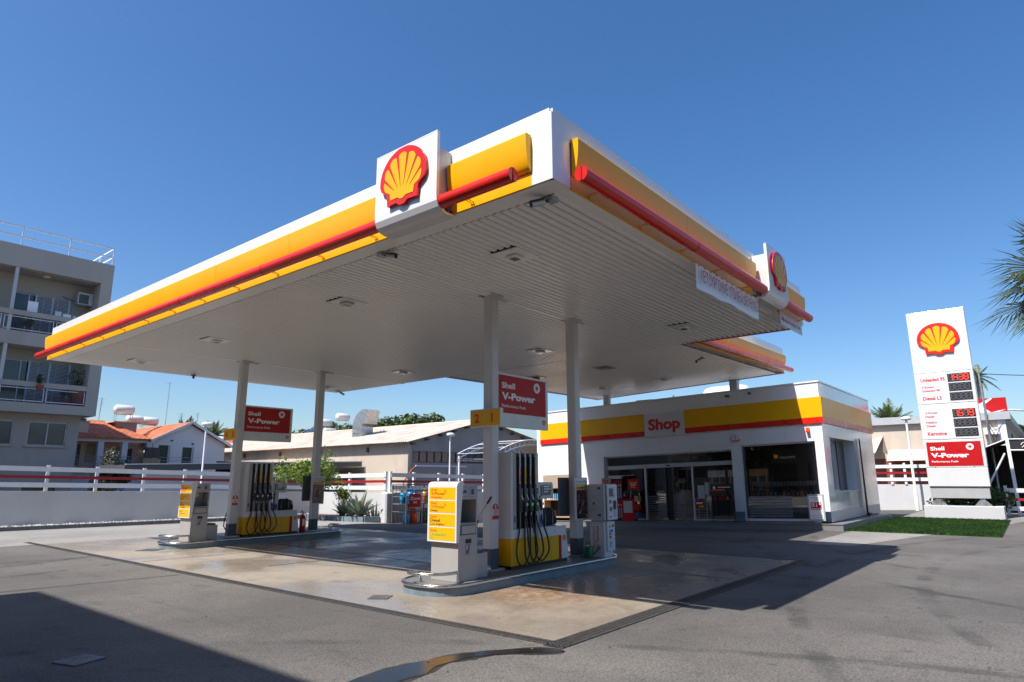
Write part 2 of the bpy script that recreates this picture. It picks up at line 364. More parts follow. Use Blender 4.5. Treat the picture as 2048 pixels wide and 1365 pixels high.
def tag(o, label=None, cat=None, group=None, kind=None):
    if label: o['label'] = label
    if cat: o['category'] = cat
    if group: o['group'] = group
    if kind: o['kind'] = kind
    return o
def thing(name, label, cat, loc=(0, 0, 0), group=None):
    o = bpy.data.objects.new(name, None); COL.objects.link(o); o.location = loc; o.empty_display_size = .1
    return tag(o, label, cat, group)
def single(mb, name, label, cat, base, group=None):
    """a thing that is one mesh, its origin at its base"""
    class P: pass
    ob = mb.build(name); me = ob.data; b = Vector(base)
    me.transform(Matrix.Translation(-b)); ob.location = b
    return tag(ob, label, cat, group)
def dup(o, loc=None, label=None, parent=None):
    c = o.copy(); COL.objects.link(c); c.parent = parent
    if loc is not None: c.location = loc
    if label: c['label'] = label
    for ch in o.children: dup(ch, parent=c)
    return c
def shear(x, y, z): return (x, y, z - .027 * max(0., min(y, 20.) - 5.55))
def smooth(a, b, x):
    t = max(0., min(1., (x - a) / (b - a))); return t * t * (3 - 2 * t)
def gz(x, y):
    """the forecourt falls gently towards the far left, in front of and behind the shop"""
    return -.027 * max(0., min(y, 20.) - 5.55) * smooth(14.6, 21.5, x) * (1 - smooth(60, 90, x))
X, Y, Z = Vector((1, 0, 0)), Vector((0, 1, 0)), Vector((0, 0, 1))
FX = (Vector((0, -1, 0)), Z)      # axes of a face that looks towards -x
FY = (Vector((1, 0, 0)), Z)       # axes of a face that looks towards -y

# the scallop emblem, drawn about its centre, about 2 wide
def shell_outline():
    P = []
    for k in range(0, 41):
        a = R(-6 + 192 * k / 40); r = 1.
        P.append((math.cos(a) * 1.0 * r, math.sin(a) * .93 * r + .05))
    P += [(-.93, -.20), (-.69, -.36), (-.64, -.74), (-.25, -.72), (-.1, -.82), (.1, -.82), (.25, -.72), (.64, -.74), (.69, -.36), (.93, -.20)]
    return P
def shell_rays():
    O = (0, -.62); out = []
    n = 7; lim = R(66); st = 2 * lim / n
    for i in range(n):
        a0 = -lim + i * st; a1 = a0 + st
        def ray(a, f=1.):
            # distance to the inner ellipse from O
            dx, dy = math.sin(a), math.cos(a); A, B = .83, .77; cy = .05
            ox, oy = O[0], O[1] - cy
            qa = dx * dx / A / A + dy * dy / B / B; qb = 2 * (ox * dx / A / A + oy * dy / B / B); qc = ox * ox / A / A + oy * oy / B / B - 1
            return (-qb + math.sqrt(max(0, qb * qb - 4 * qa * qc))) / 2 / qa * f
        g = R(2.2)
        P = []
        t0, t1 = ray(a0 + g), ray(a1 - g)
        P.append((O[0] + math.sin(a1 - .3 * g) * .34, O[1] + math.cos(a1 - .3 * g) * .34))
        P.append((O[0] + math.sin(a0 + .3 * g) * .34, O[1] + math.cos(a0 + .3 * g) * .34))
        for k in range(5):
            a = a0 + g + (a1 - a0 - 2 * g) * k / 4; t = ray(a) * (.955 + .045 * math.sin(math.pi * k / 4))
            P.append((O[0] + math.sin(a) * t, O[1] + math.cos(a) * t))
        out.append(P[::-1])
    base = [(-.50, -.58), (-.18, -.57), (-.06, -.64), (.06, -.64), (.18, -.57), (.50, -.58), (.53, -.30), (.36, -.36 + .04), (.2, -.30), (0, -.27), (-.2, -.30), (-.36, -.32), (-.53, -.30)]
    return out + [base]
def emblem(parent, o, u, v, half, depth=.05, name='emblem'):
    o, u, v = Vector(o), Vector(u), Vector(v); n = u.cross(v).normalized()
    b = MB(); S = lambda P: [(a * half, c * half) for a, c in P]
    b.prism(S(shell_outline()), o, u, v, depth, 'red')
    R_ = shell_rays()
    for P in R_[:-1]: b.prism(S(P), o + n * .003, u, v, 0, 'yellow')
    b.prism(S(R_[-1]), o + n * .0045, u, v, 0, 'yellow')
    return b.build(name, parent)
# ---------------------------------------------------------------- ground and forecourt
def grid_ground():
    xs = [-900, -300, -100, -40, -15, -5, 0, 3, 6, 9, 12, 14] + [14 + .6 * k for k in range(1, 16)] + [25, 28, 32, 36, 42, 50, 60, 75, 90, 150, 400, 1200]
    ys = [-900, -300, -100, -40, -15, -5, 0, 3, 5.55, 8, 11, 14, 17, 20, 23, 26, 30, 36, 45, 60, 90, 150, 400, 1200]
    b = MB(); nx = len(xs)
    vs = [(x, y, gz(x, y)) for y in ys for x in xs]
    fs = [(j * nx + i, j * nx + i + 1, j * nx + nx + i + 1, j * nx + nx + i) for j in range(len(ys) - 1) for i in range(nx - 1)]
    b.add(vs, fs, 'asphalt', True); tag(b.build('ground'), kind='structure')
grid_ground()
def sheet(name, poly, z, m, holes=None):
    """flat sheet that follows the ground, cut into strips"""
    b = MB(); x0, x1 = min(p[0] for p in poly), max(p[0] for p in poly)
    import bmesh
    bm = bmesh.new(); vs = [bm.verts.new((x, y, 0)) for x, y in poly]; bm.faces.new(vs)
    if x1 > 14.6:
        cuts = [14 + .6 * k for k in range(1, 16)] + [25, 28, 32, 36]
        for c in cuts:
            bmesh.ops.bisect_plane(bm, geom=bm.verts[:] + bm.edges[:] + bm.faces[:], plane_co=(c, 0, 0), plane_no=(1, 0, 0))
        for c in (5.55, 8, 11, 14, 17, 20):
            bmesh.ops.bisect_plane(bm, geom=bm.verts[:] + bm.edges[:] + bm.faces[:], plane_co=(0, c, 0), plane_no=(0, 1, 0))
    bmesh.ops.triangulate(bm, faces=bm.faces[:])
    bm.normal_update()
    for f in bm.faces:
        if f.normal.z < 0: f.normal_flip()
    b.add([(v.co.x, v.co.y, gz(v.co.x, v.co.y) + z) for v in bm.verts], [[v.index for v in f.verts] for f in (bm.verts.index_update(), bm.faces)[1]], m)
    bm.free()
    return tag(b.build(name), kind='structure')
sheet('forecourt_slab', [(5.62, 4.1), (13.6, 4.1), (13.6, 20.9), (5.62, 20.9)], .004, 'slab')
sheet('pavement', [(-30, 21.6), (17, 19.6), (17, 26), (-30, 40)], .005, 'apron')
sheet('pavement', [(17.2, 3.9), (60, -6), (60, 5.0), (21.7, 5.04), (21.7, 4.9), (17.2, 4.9)], .005, 'apron')
# slab joints and drains
def joint(a, b_, w=.02, z=.009, m='joint'):
    a, b_ = Vector((*a, 0)), Vector((*b_, 0)); d = (b_ - a).normalized(); n = Vector((-d.y, d.x, 0)) * w / 2
    k = max(1, int((b_ - a).length / .5)); rnd = random.Random(int(a.x * 100))
    mb = MB(); P = []
    for i in range(k + 1):
        c = a + (b_ - a) * (i / k); ww = 1 + .5 * (rnd.random() - .5); jj = n * (rnd.random() - .5) * .4
        P += [c + n * ww + jj, c - n * ww + jj]
    mb.add([(p.x, p.y, gz(p.x, p.y) + z) for p in P], [(2 * i, 2 * i + 1, 2 * i + 3, 2 * i + 2) for i in range(k)], m)
    return mb
for a, c in (((8.95, 8.1), (9.35, 15.7)), ((6.9, 11.6), (13.5, 11.2)), ((5.7, 14.2), (13.5, 14.0)), ((2.9, 12.1), (5.35, 11.8)), ((-3, 12.7), (2.9, 12.1)), ((3.2, 16.2), (5.4, 16.0)), ((-4, 17), (3.2, 16.2)), ((10.6, 4.2), (10.7, 6.4))):
    tag(joint(a, c, .03).build('pavement'), kind='structure')
def drain(name, label, x0, x1, y0, y1, axis):
    t = thing(name, label, 'drain', (x0, y0, 0), 'channel drains round the forecourt slab')
    f = MB(); g = MB(); z = .012
    f.box(x0 + .03, x1 - .03, y0 + .03, y1 - .03, -.02, .006, 'black')
    if axis == 'y':
        f.box(x0, x0 + .03, y0, y1, 0, z, 'grate'); f.box(x1 - .03, x1, y0, y1, 0, z, 'grate')
        for k in range(int((y1 - y0) / .04)): g.box(x0 + .03, x1 - .03, y0 + k * .04, y0 + k * .04 + .017, .007, z - .001, 'grate')
        g.box((x0 + x1) / 2 - .007, (x0 + x1) / 2 + .007, y0, y1, .007, z, 'grate')
    else:
        f.box(x0, x1, y0, y0 + .03, 0, z, 'grate'); f.box(x0, x1, y1 - .03, y1, 0, z, 'grate')
        for k in range(int((x1 - x0) / .04)): g.box(x0 + k * .04, x0 + k * .04 + .017, y0 + .03, y1 - .03, .007, z - .001, 'grate')
        for q in (1/3, 2/3): yy = y0 + (y1 - y0) * q; g.box(x0, x1, yy - .006, yy + .006, .007, z, 'grate')
    f.build('channel', t); g.build('grating', t)
drain('channel_drain', 'long grated drain running away to the left along the edge of the slab', 5.46, 5.60, 3.86, 21.0, 'y')
drain('channel_drain', 'grated drain running from the front corner of the slab towards the price sign', 5.42, 13.8, 3.86 - .01, 4.08, 'x')
def manhole(label, cx, cy, s, a):
    b = MB(); c, sn = math.cos(a), math.sin(a); u, v = V(c, sn, 0), V(-sn, c, 0); o = V(cx, cy, gz(cx, cy) + .006)
    b.obox(o, u, v, Z, s, s, .006, 'hatch')
    for i in range(-6, 7):
        for j in range(-6, 7):
            d, e = (u, v) if (i + j) % 2 else (v, u)
            b.obox(o + u * (i * s / 7) + v * (j * s / 7) + Z * .007, d, e, Z, s / 18, s / 60, .002, 'galv')
    single(b, 'manhole_cover', label, 'manhole cover', (cx, cy, 0), 'chequered steel manhole covers')
manhole('square steel manhole cover in the pale slab in front of the nearest pump island', 6.1, 7.37, .14, .6)
manhole('steel manhole cover in the slab in front of the left pump island', 6.75, 16.4, .24, .6)
manhole('steel manhole cover lying in the dark shadow at the bottom left', 2.38, 7.03, .15, .3)
# the trickle of water beside the drain corner
P = [(2.9, 4.35), (3.3, 4.55), (3.62, 4.62), (4.06, 4.60), (4.35, 4.58), (4.6, 4.5), (5.0, 4.3), (5.25, 4.08), (5.38, 3.84), (5.3, 3.80), (5.05, 4.08), (4.8, 4.25), (4.61, 4.33), (4.4, 4.37), (4.22, 4.36), (4.05, 4.27), (3.9, 4.3), (3.6, 4.28), (3.3, 4.2), (3.0, 4.0)]
Q = []
for i in range(len(P)):
    p0, p1, p2, p3 = P[i - 1], P[i], P[(i + 1) % len(P)], P[(i + 2) % len(P)]
    for t in (0, .25, .5, .75):
        Q.append(tuple(.5 * ((2 * p1[k]) + (-p0[k] + p2[k]) * t + (2 * p0[k] - 5 * p1[k] + 4 * p2[k] - p3[k]) * t * t + (-p0[k] + 3 * p1[k] - 3 * p2[k] + p3[k]) * t ** 3) + random.uniform(-.008, .008) for k in (0, 1)))
cx_, cy_ = 4.4, 4.35
D = []
for i, (x, y) in enumerate(Q):
    (ax, ay), (bx, by) = Q[i - 1], Q[(i + 1) % len(Q)]; tx, ty = bx - ax, by - ay; l = math.hypot(tx, ty) or 1
    w_ = .035 + .03 * math.sin(i * .7) + random.uniform(-.012, .012); D.append((x - ty / l * -w_, y + tx / l * -w_) if True else (x, y))
AR = sum(Q[i - 1][0] * Q[i][1] - Q[i][0] * Q[i - 1][1] for i in range(len(Q)))
if AR < 0: D = [(2 * q[0] - d[0], 2 * q[1] - d[1]) for q, d in zip(Q, D)]
sheet('puddle', D, .003, 'damp')
sheet('water', Q, .007, 'water')
# litter
for i in range(26):
    x, y = random.uniform(2.5, 13), random.uniform(.5, 9)
    b = MB(); a = random.uniform(0, 6); r = random.uniform(.008, .022)
    if i < 6: pass
    b.prism([(r * math.cos(k) * random.uniform(.6, 1.2), r * .6 * math.sin(k)) for k in (0, 1.2, 2.3, 3.5, 4.8)], (x, y, gz(x, y) + .016), (math.cos(a), math.sin(a), 0), (-math.sin(a), math.cos(a), 0), .006, 'bark')
    if i == 0: LIT = b
    else: LIT.add(b.v, b.f, 'bark')
tag(single(LIT, 'fallen_leaves', 'small dry leaves and grit scattered on the asphalt', 'leaf litter', (5, 4, 0)), kind='stuff')

# ---------------------------------------------------------------- the canopy
CX0, CX1, CY0, CY1, H, HT, HB = 5.25, 14.4, 3.74, 20.35, 4.75, 5.60, 5.35
can = thing('forecourt_canopy', 'large white canopy with yellow and red fascia standing over the fuel pumps', 'canopy', (9.8, 12, 0))
EXT = [(CX1, 6.4, 4.75), (22.6, 6.65, 5.05), (24.0, 15.0, 4.92), (CX1, 14.55, 4.75)]   # over the shop, anticlockwise from above
def ext(s, t):
    a, b_, c, d = (Vector(p) for p in EXT); return (a * (1 - s) + b_ * s) * (1 - t) + (d * (1 - s) + c * s) * t
def ribs(b, f, n, m='soffit'):
    """linear metal soffit: f(t) gives the two ends of a rib line"""
    prof = [(0, 0), (.10, -.02), (.58, -.02), (.68, 0), (.70, .045), (.98, .045)]
    pts = []
    for k in range(n):
        for t, dz in prof:
            pts.append(((k + t) / n, dz))
    pts.append((1, 0)); vs = []
    for t, dz in pts:
        p, q = f(t); vs += [Vector(p) + Z * dz, Vector(q) + Z * dz]
    b.add(vs, [(2 * i, 2 * i + 1, 2 * i + 3, 2 * i + 2) for i in range(len(pts) - 1) if i % 6 != 4 or i >= len(pts) - 2], m)
    b.add(vs, [(2 * i, 2 * i + 1, 2 * i + 3, 2 * i + 2) for i in range(len(pts) - 2) if i % 6 == 4], 'groove_shade')  # groove tops get a dark colour that imitates their shade
b = MB()
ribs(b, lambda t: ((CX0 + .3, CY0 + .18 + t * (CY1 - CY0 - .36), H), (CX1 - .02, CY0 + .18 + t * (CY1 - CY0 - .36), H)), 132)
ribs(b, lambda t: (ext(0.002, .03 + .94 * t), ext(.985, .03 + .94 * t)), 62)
# flat margin strips of the soffit
b.box(CX0 + .02, CX0 + .30, CY0 + .02, CY1 - .02, H - .012, H + .03, 'soffit')
b.box(CX0 + .30, CX1 - .02, CY0 + .02, CY0 + .18, H - .010, H + .03, 'soffit')
b.box(CX0 + .30, CX1 - .02, CY1 - .18, CY1 - .02, H - .010, H + .03, 'soffit')
for y0, y1 in ((CY0 + .18, 6.4), (14.55, CY1 - .18)): b.box(CX1 - .1, CX1 - .02, y0, y1, H - .014, H + .03, 'silver')
# raised strips where two soffit sheets meet
for y in (7.25, 16.6): b.box(CX0 + .3, CX1, y - .05, y + .05, H - .03, H + .02, 'soffit')
b.build('soffit', can)
b = MB()   # roof slab and upper box
b.box(CX0 + .02, CX1 - .02, CY0 + .02, CY1 - .02, H + .06, HT - .08, 'white')
vs = [ext(0, 0), ext(1, 0), ext(1, 1), ext(0, 1)]
b.add([p + Z * dz for dz in (.06, .75) for p in vs], [(3, 2, 1, 0), (4, 5, 6, 7), (0, 1, 5, 4), (1, 2, 6, 5), (2, 3, 7, 6), (3, 0, 4, 7)], 'white')
b.build('roof_slab', can)
def wall_panels(b, o, u, length, z0, z1, d, m, w=2.45, gap=.006):
    """row of flat panels with fine open joints, face through o along u (n = u x Z)"""
    o, u = Vector(o), Vector(u).normalized(); n = u.cross(Z); k = max(1, round(length / w)); w = length / k
    for i in range(k):
        c = o + u * ((i + .5) * w) - n * (d / 2) + Z * ((z0 + z1) / 2 - o.z)
        b.obox(c, u, n, Z, w / 2 - gap / 2, d / 2, (z1 - z0) / 2, m)
def fascia(runs_u, o, u, length, corner0, corner1, tubes, z0=H, k=1.0, sags=None):
    """one side: white upper box, curved yellow band, flat yellow strip with brackets, red tube"""
    o, u = Vector(o), Vector(u).normalized(); n = u.cross(Z)
    zt, zm = z0 + (HT - H) * k, z0 + (HB - H) * k
    b = MB(); wall_panels(b, o + n * .0, u, length, zm - .03, zt - .05, .05, 'white_gloss', 2.6)
    b.obox(o + u * (length / 2) - n * .03 + Z * (zt - o.z - .0235), u, n, Z, length / 2 - .031, .027, .0235, 'white_gloss')
    for a0, a1 in ((0, corner0), (length - corner1, length)):
        if a1 > a0: b.obox(o + u * ((a0 + a1) / 2) - n * .02 + Z * ((z0 + zm - .03) / 2 - o.z), u, n, Z, (a1 - a0) / 2 - .001, .022, (zm - .03 - z0) / 2 + .001, 'white_gloss')
    b.build('fascia_panel', can)
    prof = [(.01, .600), (.095, .600), (.105, .585)] + [(.105 * math.cos(R(q)) ** .8, .585 - .425 * math.sin(R(q))) for q in range(8, 89, 8)] + [(.006, .158)]
    for a0, a1 in runs_u:
        b = MB(); K = max(1, round((a1 - a0) / 2.5)); w = (a1 - a0) / K
        for i in range(K):
            q0, q1 = a0 + i * w + (.003 if i else 0), a0 + (i + 1) * w - (.003 if i < K - 1 else 0); vs = []
            for d, z in prof:
                for q in (q0, q1): vs.append(o + u * q + n * d + Z * (z * k + z0 - o.z))
            b.add(vs[:6], [(0, 1, 3, 2), (2, 3, 5, 4)], 'yellow'); b.add(vs[4:], [(2 * j, 2 * j + 1, 2 * j + 3, 2 * j + 2) for j in range(len(prof) - 3)], 'yellow', True)
            for e in (0, 1): b.add([vs[2 * j + e] for j in range(len(prof))], [tuple(range(len(prof)))], 'yellow')
        b.build('yellow_band', can)
        b = MB(); b.obox(o + u * ((a0 + a1) / 2) - n * .012 + Z * (z0 + .075 * k - o.z), u, n, Z, (a1 - a0) / 2, .014, .078 * k, 'yellow'); b.build('lower_strip', can)
        q = a0 + .35
        while q < a1:
            p = o + u * q + Z * (z0 - o.z)
            c = MB(); c.tube([p - u * .02 + n * .003 + Z * .01, p - u * .02 + n * .016 + Z * .045, p - u * .02 + n * .13 + Z * .05], .006, 'yellow', 5); c.tube([p + u * .02 + n * .003 + Z * .01, p + u * .02 + n * .016 + Z * .045, p + u * .02 + n * .13 + Z * .05], .006, 'yellow', 5); c.obox(p + n * .016 + Z * .045, u, n, Z, .02, .004, .004, 'yellow'); c.build('tube_bracket', can)
            q += 1.22
    for a0, a1 in tubes:
        b = MB(); K = max(1, round((a1 - a0) / 2.6)); w = (a1 - a0) / K; r = .084
        for i in range(K):
            A = o + u * (a0 + i * w) + n * .2 + Z * (z0 + .085 * k - o.z); B = o + u * (a0 + (i + 1) * w) + n * .2 + Z * (z0 + .085 * k - o.z)
            b.tube([A, B], r, 'red', 20)
            if i: b.tube([A - u * .012, A + u * .012], r * 1.03, 'red_sign', 20)
        for e, s in ((a0, -1), (a1, 1)):
            C = o + u * e + n * .2 + Z * (z0 + .085 * k - o.z)
            b.obox(C + u * s * .004, n, Z, u, .012, r * .95, .006, 'red_sign')
        b.build('red_tube', can)
# long left side (faces -x): u = -Y, starts at the far end
L1 = CY1 - CY0
fascia([(-.1, CY1 - 6.36), (CY1 - 5.25, L1 - .28)], (CX0, CY1, H), -Y, L1, .0, .28, [(-.15, CY1 - 6.36), (CY1 - 5.34, L1 - .38)])
# right side (faces -y): u = X
fascia([(.36, 11.32 - CX0), (12.4 - CX0, 14.3 - CX0)], (CX0, CY0, H), X, CX1 - CX0, .34, .1, [(.25, 11.3 - CX0), (12.42 - CX0, 14.1 - CX0)])
# right side of the part over the shop
e0, e1 = Vector(EXT[0]), Vector(EXT[1]); ue = (e1 - e0)
b_len = ue.length
def fascia_ext():
    u = ue.normalized(); n = u.cross(Z).normalized(); w = u.cross(n) * -1
    b = MB(); b.obox(e0 + u * b_len / 2 + Z * .70 + n * .0, u, n, n.cross(u), b_len / 2, .03, .14, 'white_gloss'); b.build('fascia_panel', can)
    prof = [(.01, .600), (.085, .600), (.105, .57), (.115, .50), (.112, .42), (.095, .34), (.066, .26), (.034, .19), (.01, .15), (.01, .0)]
    b = MB(); vs = []
    for d, z in prof:
        for q in (.05, b_len): vs.append(e0 + u * q + n * d + Z * z)
    b.add(vs, [(2 * j, 2 * j + 1, 2 * j + 3, 2 * j + 2) for j in range(len(prof) - 1)], 'yellow'); b.add([vs[2 * j + 1] for j in range(len(prof))], [tuple(range(len(prof)))], 'yellow')
    b.build('yellow_band', can)
    b = MB(); A = e0 + u * .05 + n * .2 + Z * .085; B = e1 + u * .2 + n * .2 + Z * .085
    b.tube([A, B], .084, 'red', 20)
    for q in (.33, .66): C = A + (B - A) * q; b.tube([C - u * .012, C + u * .012], .087, 'red_sign', 20)
    b.build('red_tube', can)
fascia_ext()
def one(nm, f, par=None):
    b = MB(); f(b); return b.build(nm, par or can)
one('back_fascia', lambda b: b.box(CX0, CX1, CY1 - .03, CY1, H - .01, HT - .05, 'white'))
one('back_fascia', lambda b: b.box(CX1 - .03, CX1, 14.6, CY1 - .03, H - .01, HT - .05, 'white'))
one('back_fascia', lambda b: b.box(CX1 - .03, CX1, CY0 + .03, 6.38, H - .01, HT - .05, 'white'))
one('red_edge_strip', lambda b: b.box(CX1, CX1 + .05, CY0 + .1, 6.35, H - .03, H + .02, 'red'))
p, q, o_ = Vector(EXT[1]), Vector(EXT[2]), Vector(EXT[3])
one('back_fascia', lambda b: b.beam(p + Z * .35, q + Z * .35, .04, .74, 'white'))
one('red_edge_strip', lambda b: b.beam(p + V(.04, 0, 0), q + V(.04, 0, 0), .05, .06, 'red'))
one('back_fascia', lambda b: b.beam(o_ + Z * .35, q + Z * .35, .04, .74, 'white'))

def emblem_panel(face, c0, c1, zt, zb, label=None):
    """upright white sign box with a rolled lower edge that turns back under the fascia; face 'x' looks to -x, 'y' to -y"""
    u = -Y if face == 'x' else X; n = u.cross(Z)
    base = V(CX0, c1, 0) if face == 'x' else V(c0, CY0, 0); W = c1 - c0
    pr = [(.02, zt), (.30, zt), (.30, zb + .22), (.292, zb + .13), (.26, zb + .06), (.20, zb + .015), (.13, zb), (-.02, zb)]
    b = MB(); vs = []
    for d, z in pr[1:]:
        for e in (0, W): vs.append(base + u * e + n * d + Z * z)
    k = len(pr) - 1
    b.add(vs, [(2 * j, 2 * j + 1, 2 * j + 3, 2 * j + 2) for j in range(k - 1)], 'white_gloss')
    # returns: thin side plates with the same curve, and the recessed back box
    for e in (0, W - .012):
        P0 = [base + u * e + n * d + Z * z for d, z in pr[1:]]; I = [base + u * e + n * (d - (.045 if j < 5 else 0)) + Z * (z + (.03 if j >= 3 else 0)) for j, (d, z) in enumerate(pr[1:])]
        for s in (0, .012):
            A = [p + u * s for p in P0]; C = [p + u * s for p in I]
            b.add(A + C, [(j, j + 1, k + j + 1, k + j) for j in range(k - 1)], 'white_gloss')
        b.add([base + u * e + n * .255 + Z * (z_) for z_ in (zb + .25, zt)] + [base + u * (e + .012) + n * .255 + Z * z_ for z_ in (zt, zb + .25)], [(0, 1, 2, 3)], 'white_gloss')
    b.obox(base + u * W / 2 + n * .28 + Z * zt, u, n, Z, W / 2, .022, .008, 'white_gloss')
    b.obox(base + u * W / 2 + n * .13 + Z * ((zt - .25 + H) / 2 + .1), u, n, Z, W / 2 - .05, .12, (zt - .3 - H) / 2, 'silver' if face == 'x' else 'white')
    pnl = b.build('emblem_panel', can)
    emblem(pnl, base + u * W / 2 + n * .345 + Z * ((zt + zb) / 2 + .055), u, Z, W * .375, .045)
emblem_panel('x', 5.22, 6.36, 5.73, 4.70)
emblem_panel('y', 11.35, 12.42, 5.69, 4.70)
# columns
def column(x, y, w=.2, top=H, z0=.15, stop=True, par=can):
    b = MB(); b.bbox(x - w / 2, x + w / 2, y - w / 2, y + w / 2, z0 + .33 if z0 < 1 else z0, top - .0, 'column', .022); c = b.build('column', par)
    if z0 < 1:
        b = MB(); b.bbox(x - w / 2 - .004, x + w / 2 + .004, y - w / 2 - .004, y + w / 2 + .004, z0 + .03, z0 + .34, 'col_base', .024); b.box(x - .17, x + .17, y - .17, y + .17, z0, z0 + .03, 'galv'); b.build('column_base', c)
    b = MB(); b.box(x - .15, x + .15, y - .16, y - .12, top - .05, top - .02, 'column'); b.box(x - .16, x + .16, y + .12, y + .16, top - .05, top - .02, 'column'); b.box(x + .15, x + .42, y - .03, y + .03, top - .05, top - .02, 'column'); b.build('top_bracket', c)
    if stop:   # pump-off sticker: red half disc with a white figure, red bar
        o = V(x, y - w / 2 - .003, .97); b = MB()
        b.prism([(.075, 0)] + [(.075 * math.cos(R(a)), .09 * math.sin(R(a))) for a in range(10, 180, 10)] + [(-.075, 0)], o + Z * .13, *FY, .001, 'text_red')
        b.obox(o + V(0, 0, .0), X, Y, Z, .075, .002, .03, 'text_red')
        b.obox(o + V(0, -.003, .17), X, Y, Z, .012, .001, .03, 'text_white'); b.obox(o + V(0, -.003, .155), X, Y, Z, .022, .001, .008, 'text_white')
        b.text('STOP', o + V(0, -.002, .085), *FY, .025, 'text_red', .02, 'c')
        b.text('RESET', o + V(0, -.002, .05), *FY, .022, 'text_red', .02, 'c')
        b.build('emergency_sticker', c)
    return c
OFF = Vector((.5, 9.35, 0))
column(8.24, 7.24); column(10.63, 7.17, stop=False); column(8.24 + OFF.x, 7.24 + OFF.y); column(10.63 + OFF.x, 7.17 + OFF.y, stop=False)
column(23.0, 13.85, .24, 4.96, 4.1, False); column(22.95, 8.5, .28, 5.02, 4.2, False)
# ceiling lights
L = [(6.85, 5.57, 'recessed square canopy light closest to the front corner', 'soffit'), (6.85, 9.5, 'recessed square canopy light above the gap behind the left emblem panel', 'white'),
     (6.9, 14.45, 'recessed canopy light just left of the top of the numbered 4 and 3 column', 'soffit'), (6.9, 18.6, 'recessed canopy light farthest left near the tube end', 'soffit'),
     (12.8, 9.6, 'bright white canopy light to the left of the second near column', 'white'), (12.75, 14.7, 'canopy light in the far middle of the soffit beside the sky gap', 'white'),
     (12.65, 5.67, 'canopy light near the Greek banner at the right edge', 'soffit'), (13.1, 19.1, 'canopy light in the farthest corner behind the left column pair', 'white')]
for i, (x, y, lab, m) in enumerate(L):
    t = thing('canopy_light', lab, 'ceiling light', (x, y, H), 'recessed square lights in the canopy soffit')
    b = MB(); b.box(x - .27, x + .27, y - .25, y + .25, H - .035, H - .024, m); b.box(x - .3, x - .27, y - .25, y + .2, H - .026, H + .02, 'black'); b.build('cover_plate', t)
    b = MB(); b.bbox(x - .11, x + .11, y - .1, y + .1, H - .08, H - .036, m, .02); b.build('housing', t)
    b = MB(); b.box(x - .07, x + .07, y - .06, y + .06, H - .084, H - .0805, 'screen'); b.build('lens', t)
for i, (s, tt, lab, m) in enumerate([(.22, .42, 'canopy light with a dull tan plate over the way to the shop sign', 'amber'), (.22, .74, 'canopy light with an orange yellow plate above the right red fuel sign', 'yellow'),
                                     (.66, .40, 'pale canopy light close to the right roof post over the shop', 'soffit'), (.66, .72, 'pale canopy light close to the left roof post over the shop', 'soffit')]):
    c = ext(s, tt); x, y, z = c
    t = thing('canopy_light', lab, 'ceiling light', c, 'recessed square lights in the canopy soffit')
    b = MB(); b.box(x - .27, x + .27, y - .25, y + .25, z - .04, z - .027, m); b.build('cover_plate', t)
    b = MB(); b.bbox(x - .11, x + .11, y - .1, y + .1, z - .1, z - .04, 'dark_grey' if m == 'yellow' else 'column', .02); b.build('housing', t)
def cctv(label, p, d, wall=False):
    p = Vector(p); d = Vector(d).normalized(); t = thing('security_camera', label, 'security camera', p, 'small CCTV cameras round the forecourt')
    b = MB()
    if wall: b.obox(p + V(-.02, 0, 0), X, Y, Z, .02, .03, .03, 'dark_grey'); q = p + V(-.1, 0, 0)
    else: b.box(p.x - .06, p.x + .06, p.y - .05, p.y + .05, p.z - .07, p.z - .025, 'galv'); q = p + d * .15 + V(0, 0, -.05); 
    b.beam(p + (V(0, 0, -.05) if not wall else V(0, 0, 0)), q, .02, .02, 'black'); b.build('mount', t)
    b = MB(); b.tube([q - d * .05, q + d * .12], .035, 'galv' if not wall else 'dark_grey', 12); b.obox(q + d * .05 + Z * .038, d, d.cross(Z), Z, .1, .038, .004, 'dark_grey'); bd = b.build('camera_body', t)
    b = MB(); b.tube([q + d * .12, q + d * .128], .03, 'black', 12); b.build('lens', bd)
cctv('CCTV camera hanging under the front corner of the canopy', (5.62, 4.02, H), (-.6, .35, -.25))
cctv('CCTV camera under the soffit behind the left emblem panel', (5.58, 6.96, H), (.1, -1, -.25))
cctv('CCTV camera under the far left edge of the soffit above the white house', (8.9, 19.9, H), (-.4, -.9, -.4))
cctv('CCTV camera under the far back corner of the soffit', (14.0, 19.7, H), (.5, -.8, -.5))
cctv('dark CCTV camera under the soffit beside the right fascia over the shop', (16.6, 6.95, 4.8), (-.7, .3, -.4))

# cloth banner and height limit board hanging from the right edge
b = MB(); n = 40; x0, x1 = 8.82, 11.46; y = CY0 - .03; vs = []
for i in range(n + 1):
    s = i / n; x = x0 + (x1 - x0) * s
    for j in range(7):
        r = j / 6; zb = 4.72 - r * (.385 + .008 * math.sin(s * 9) + .006 * math.sin(s * 23))
        vs.append((x, y + .006 * r * math.sin(s * 17 + r * 2), zb))
b.add(vs, [(i * 7 + j, i * 7 + j + 1, i * 7 + j + 8, i * 7 + j + 7) for i in range(n) for j in range(6)], 'text_white', True)
t = thing('banner', 'white cloth banner with red Greek lettering hanging from the canopy edge', 'banner', (10.1, CY0, 4.5)); b.build('cloth', t)
b = MB(); b.text('ΛΕΙΤΟΥΡΓΟΥΜΕ ΥΠΟ ΝΕΑ ΔΙΕΥΘΥΝΣΗ', (x0 + .06, y - .045, 4.44), X, Z, .19, 'text_banner', .004, maxw=2.52); b.build('lettering', t)
b = MB()
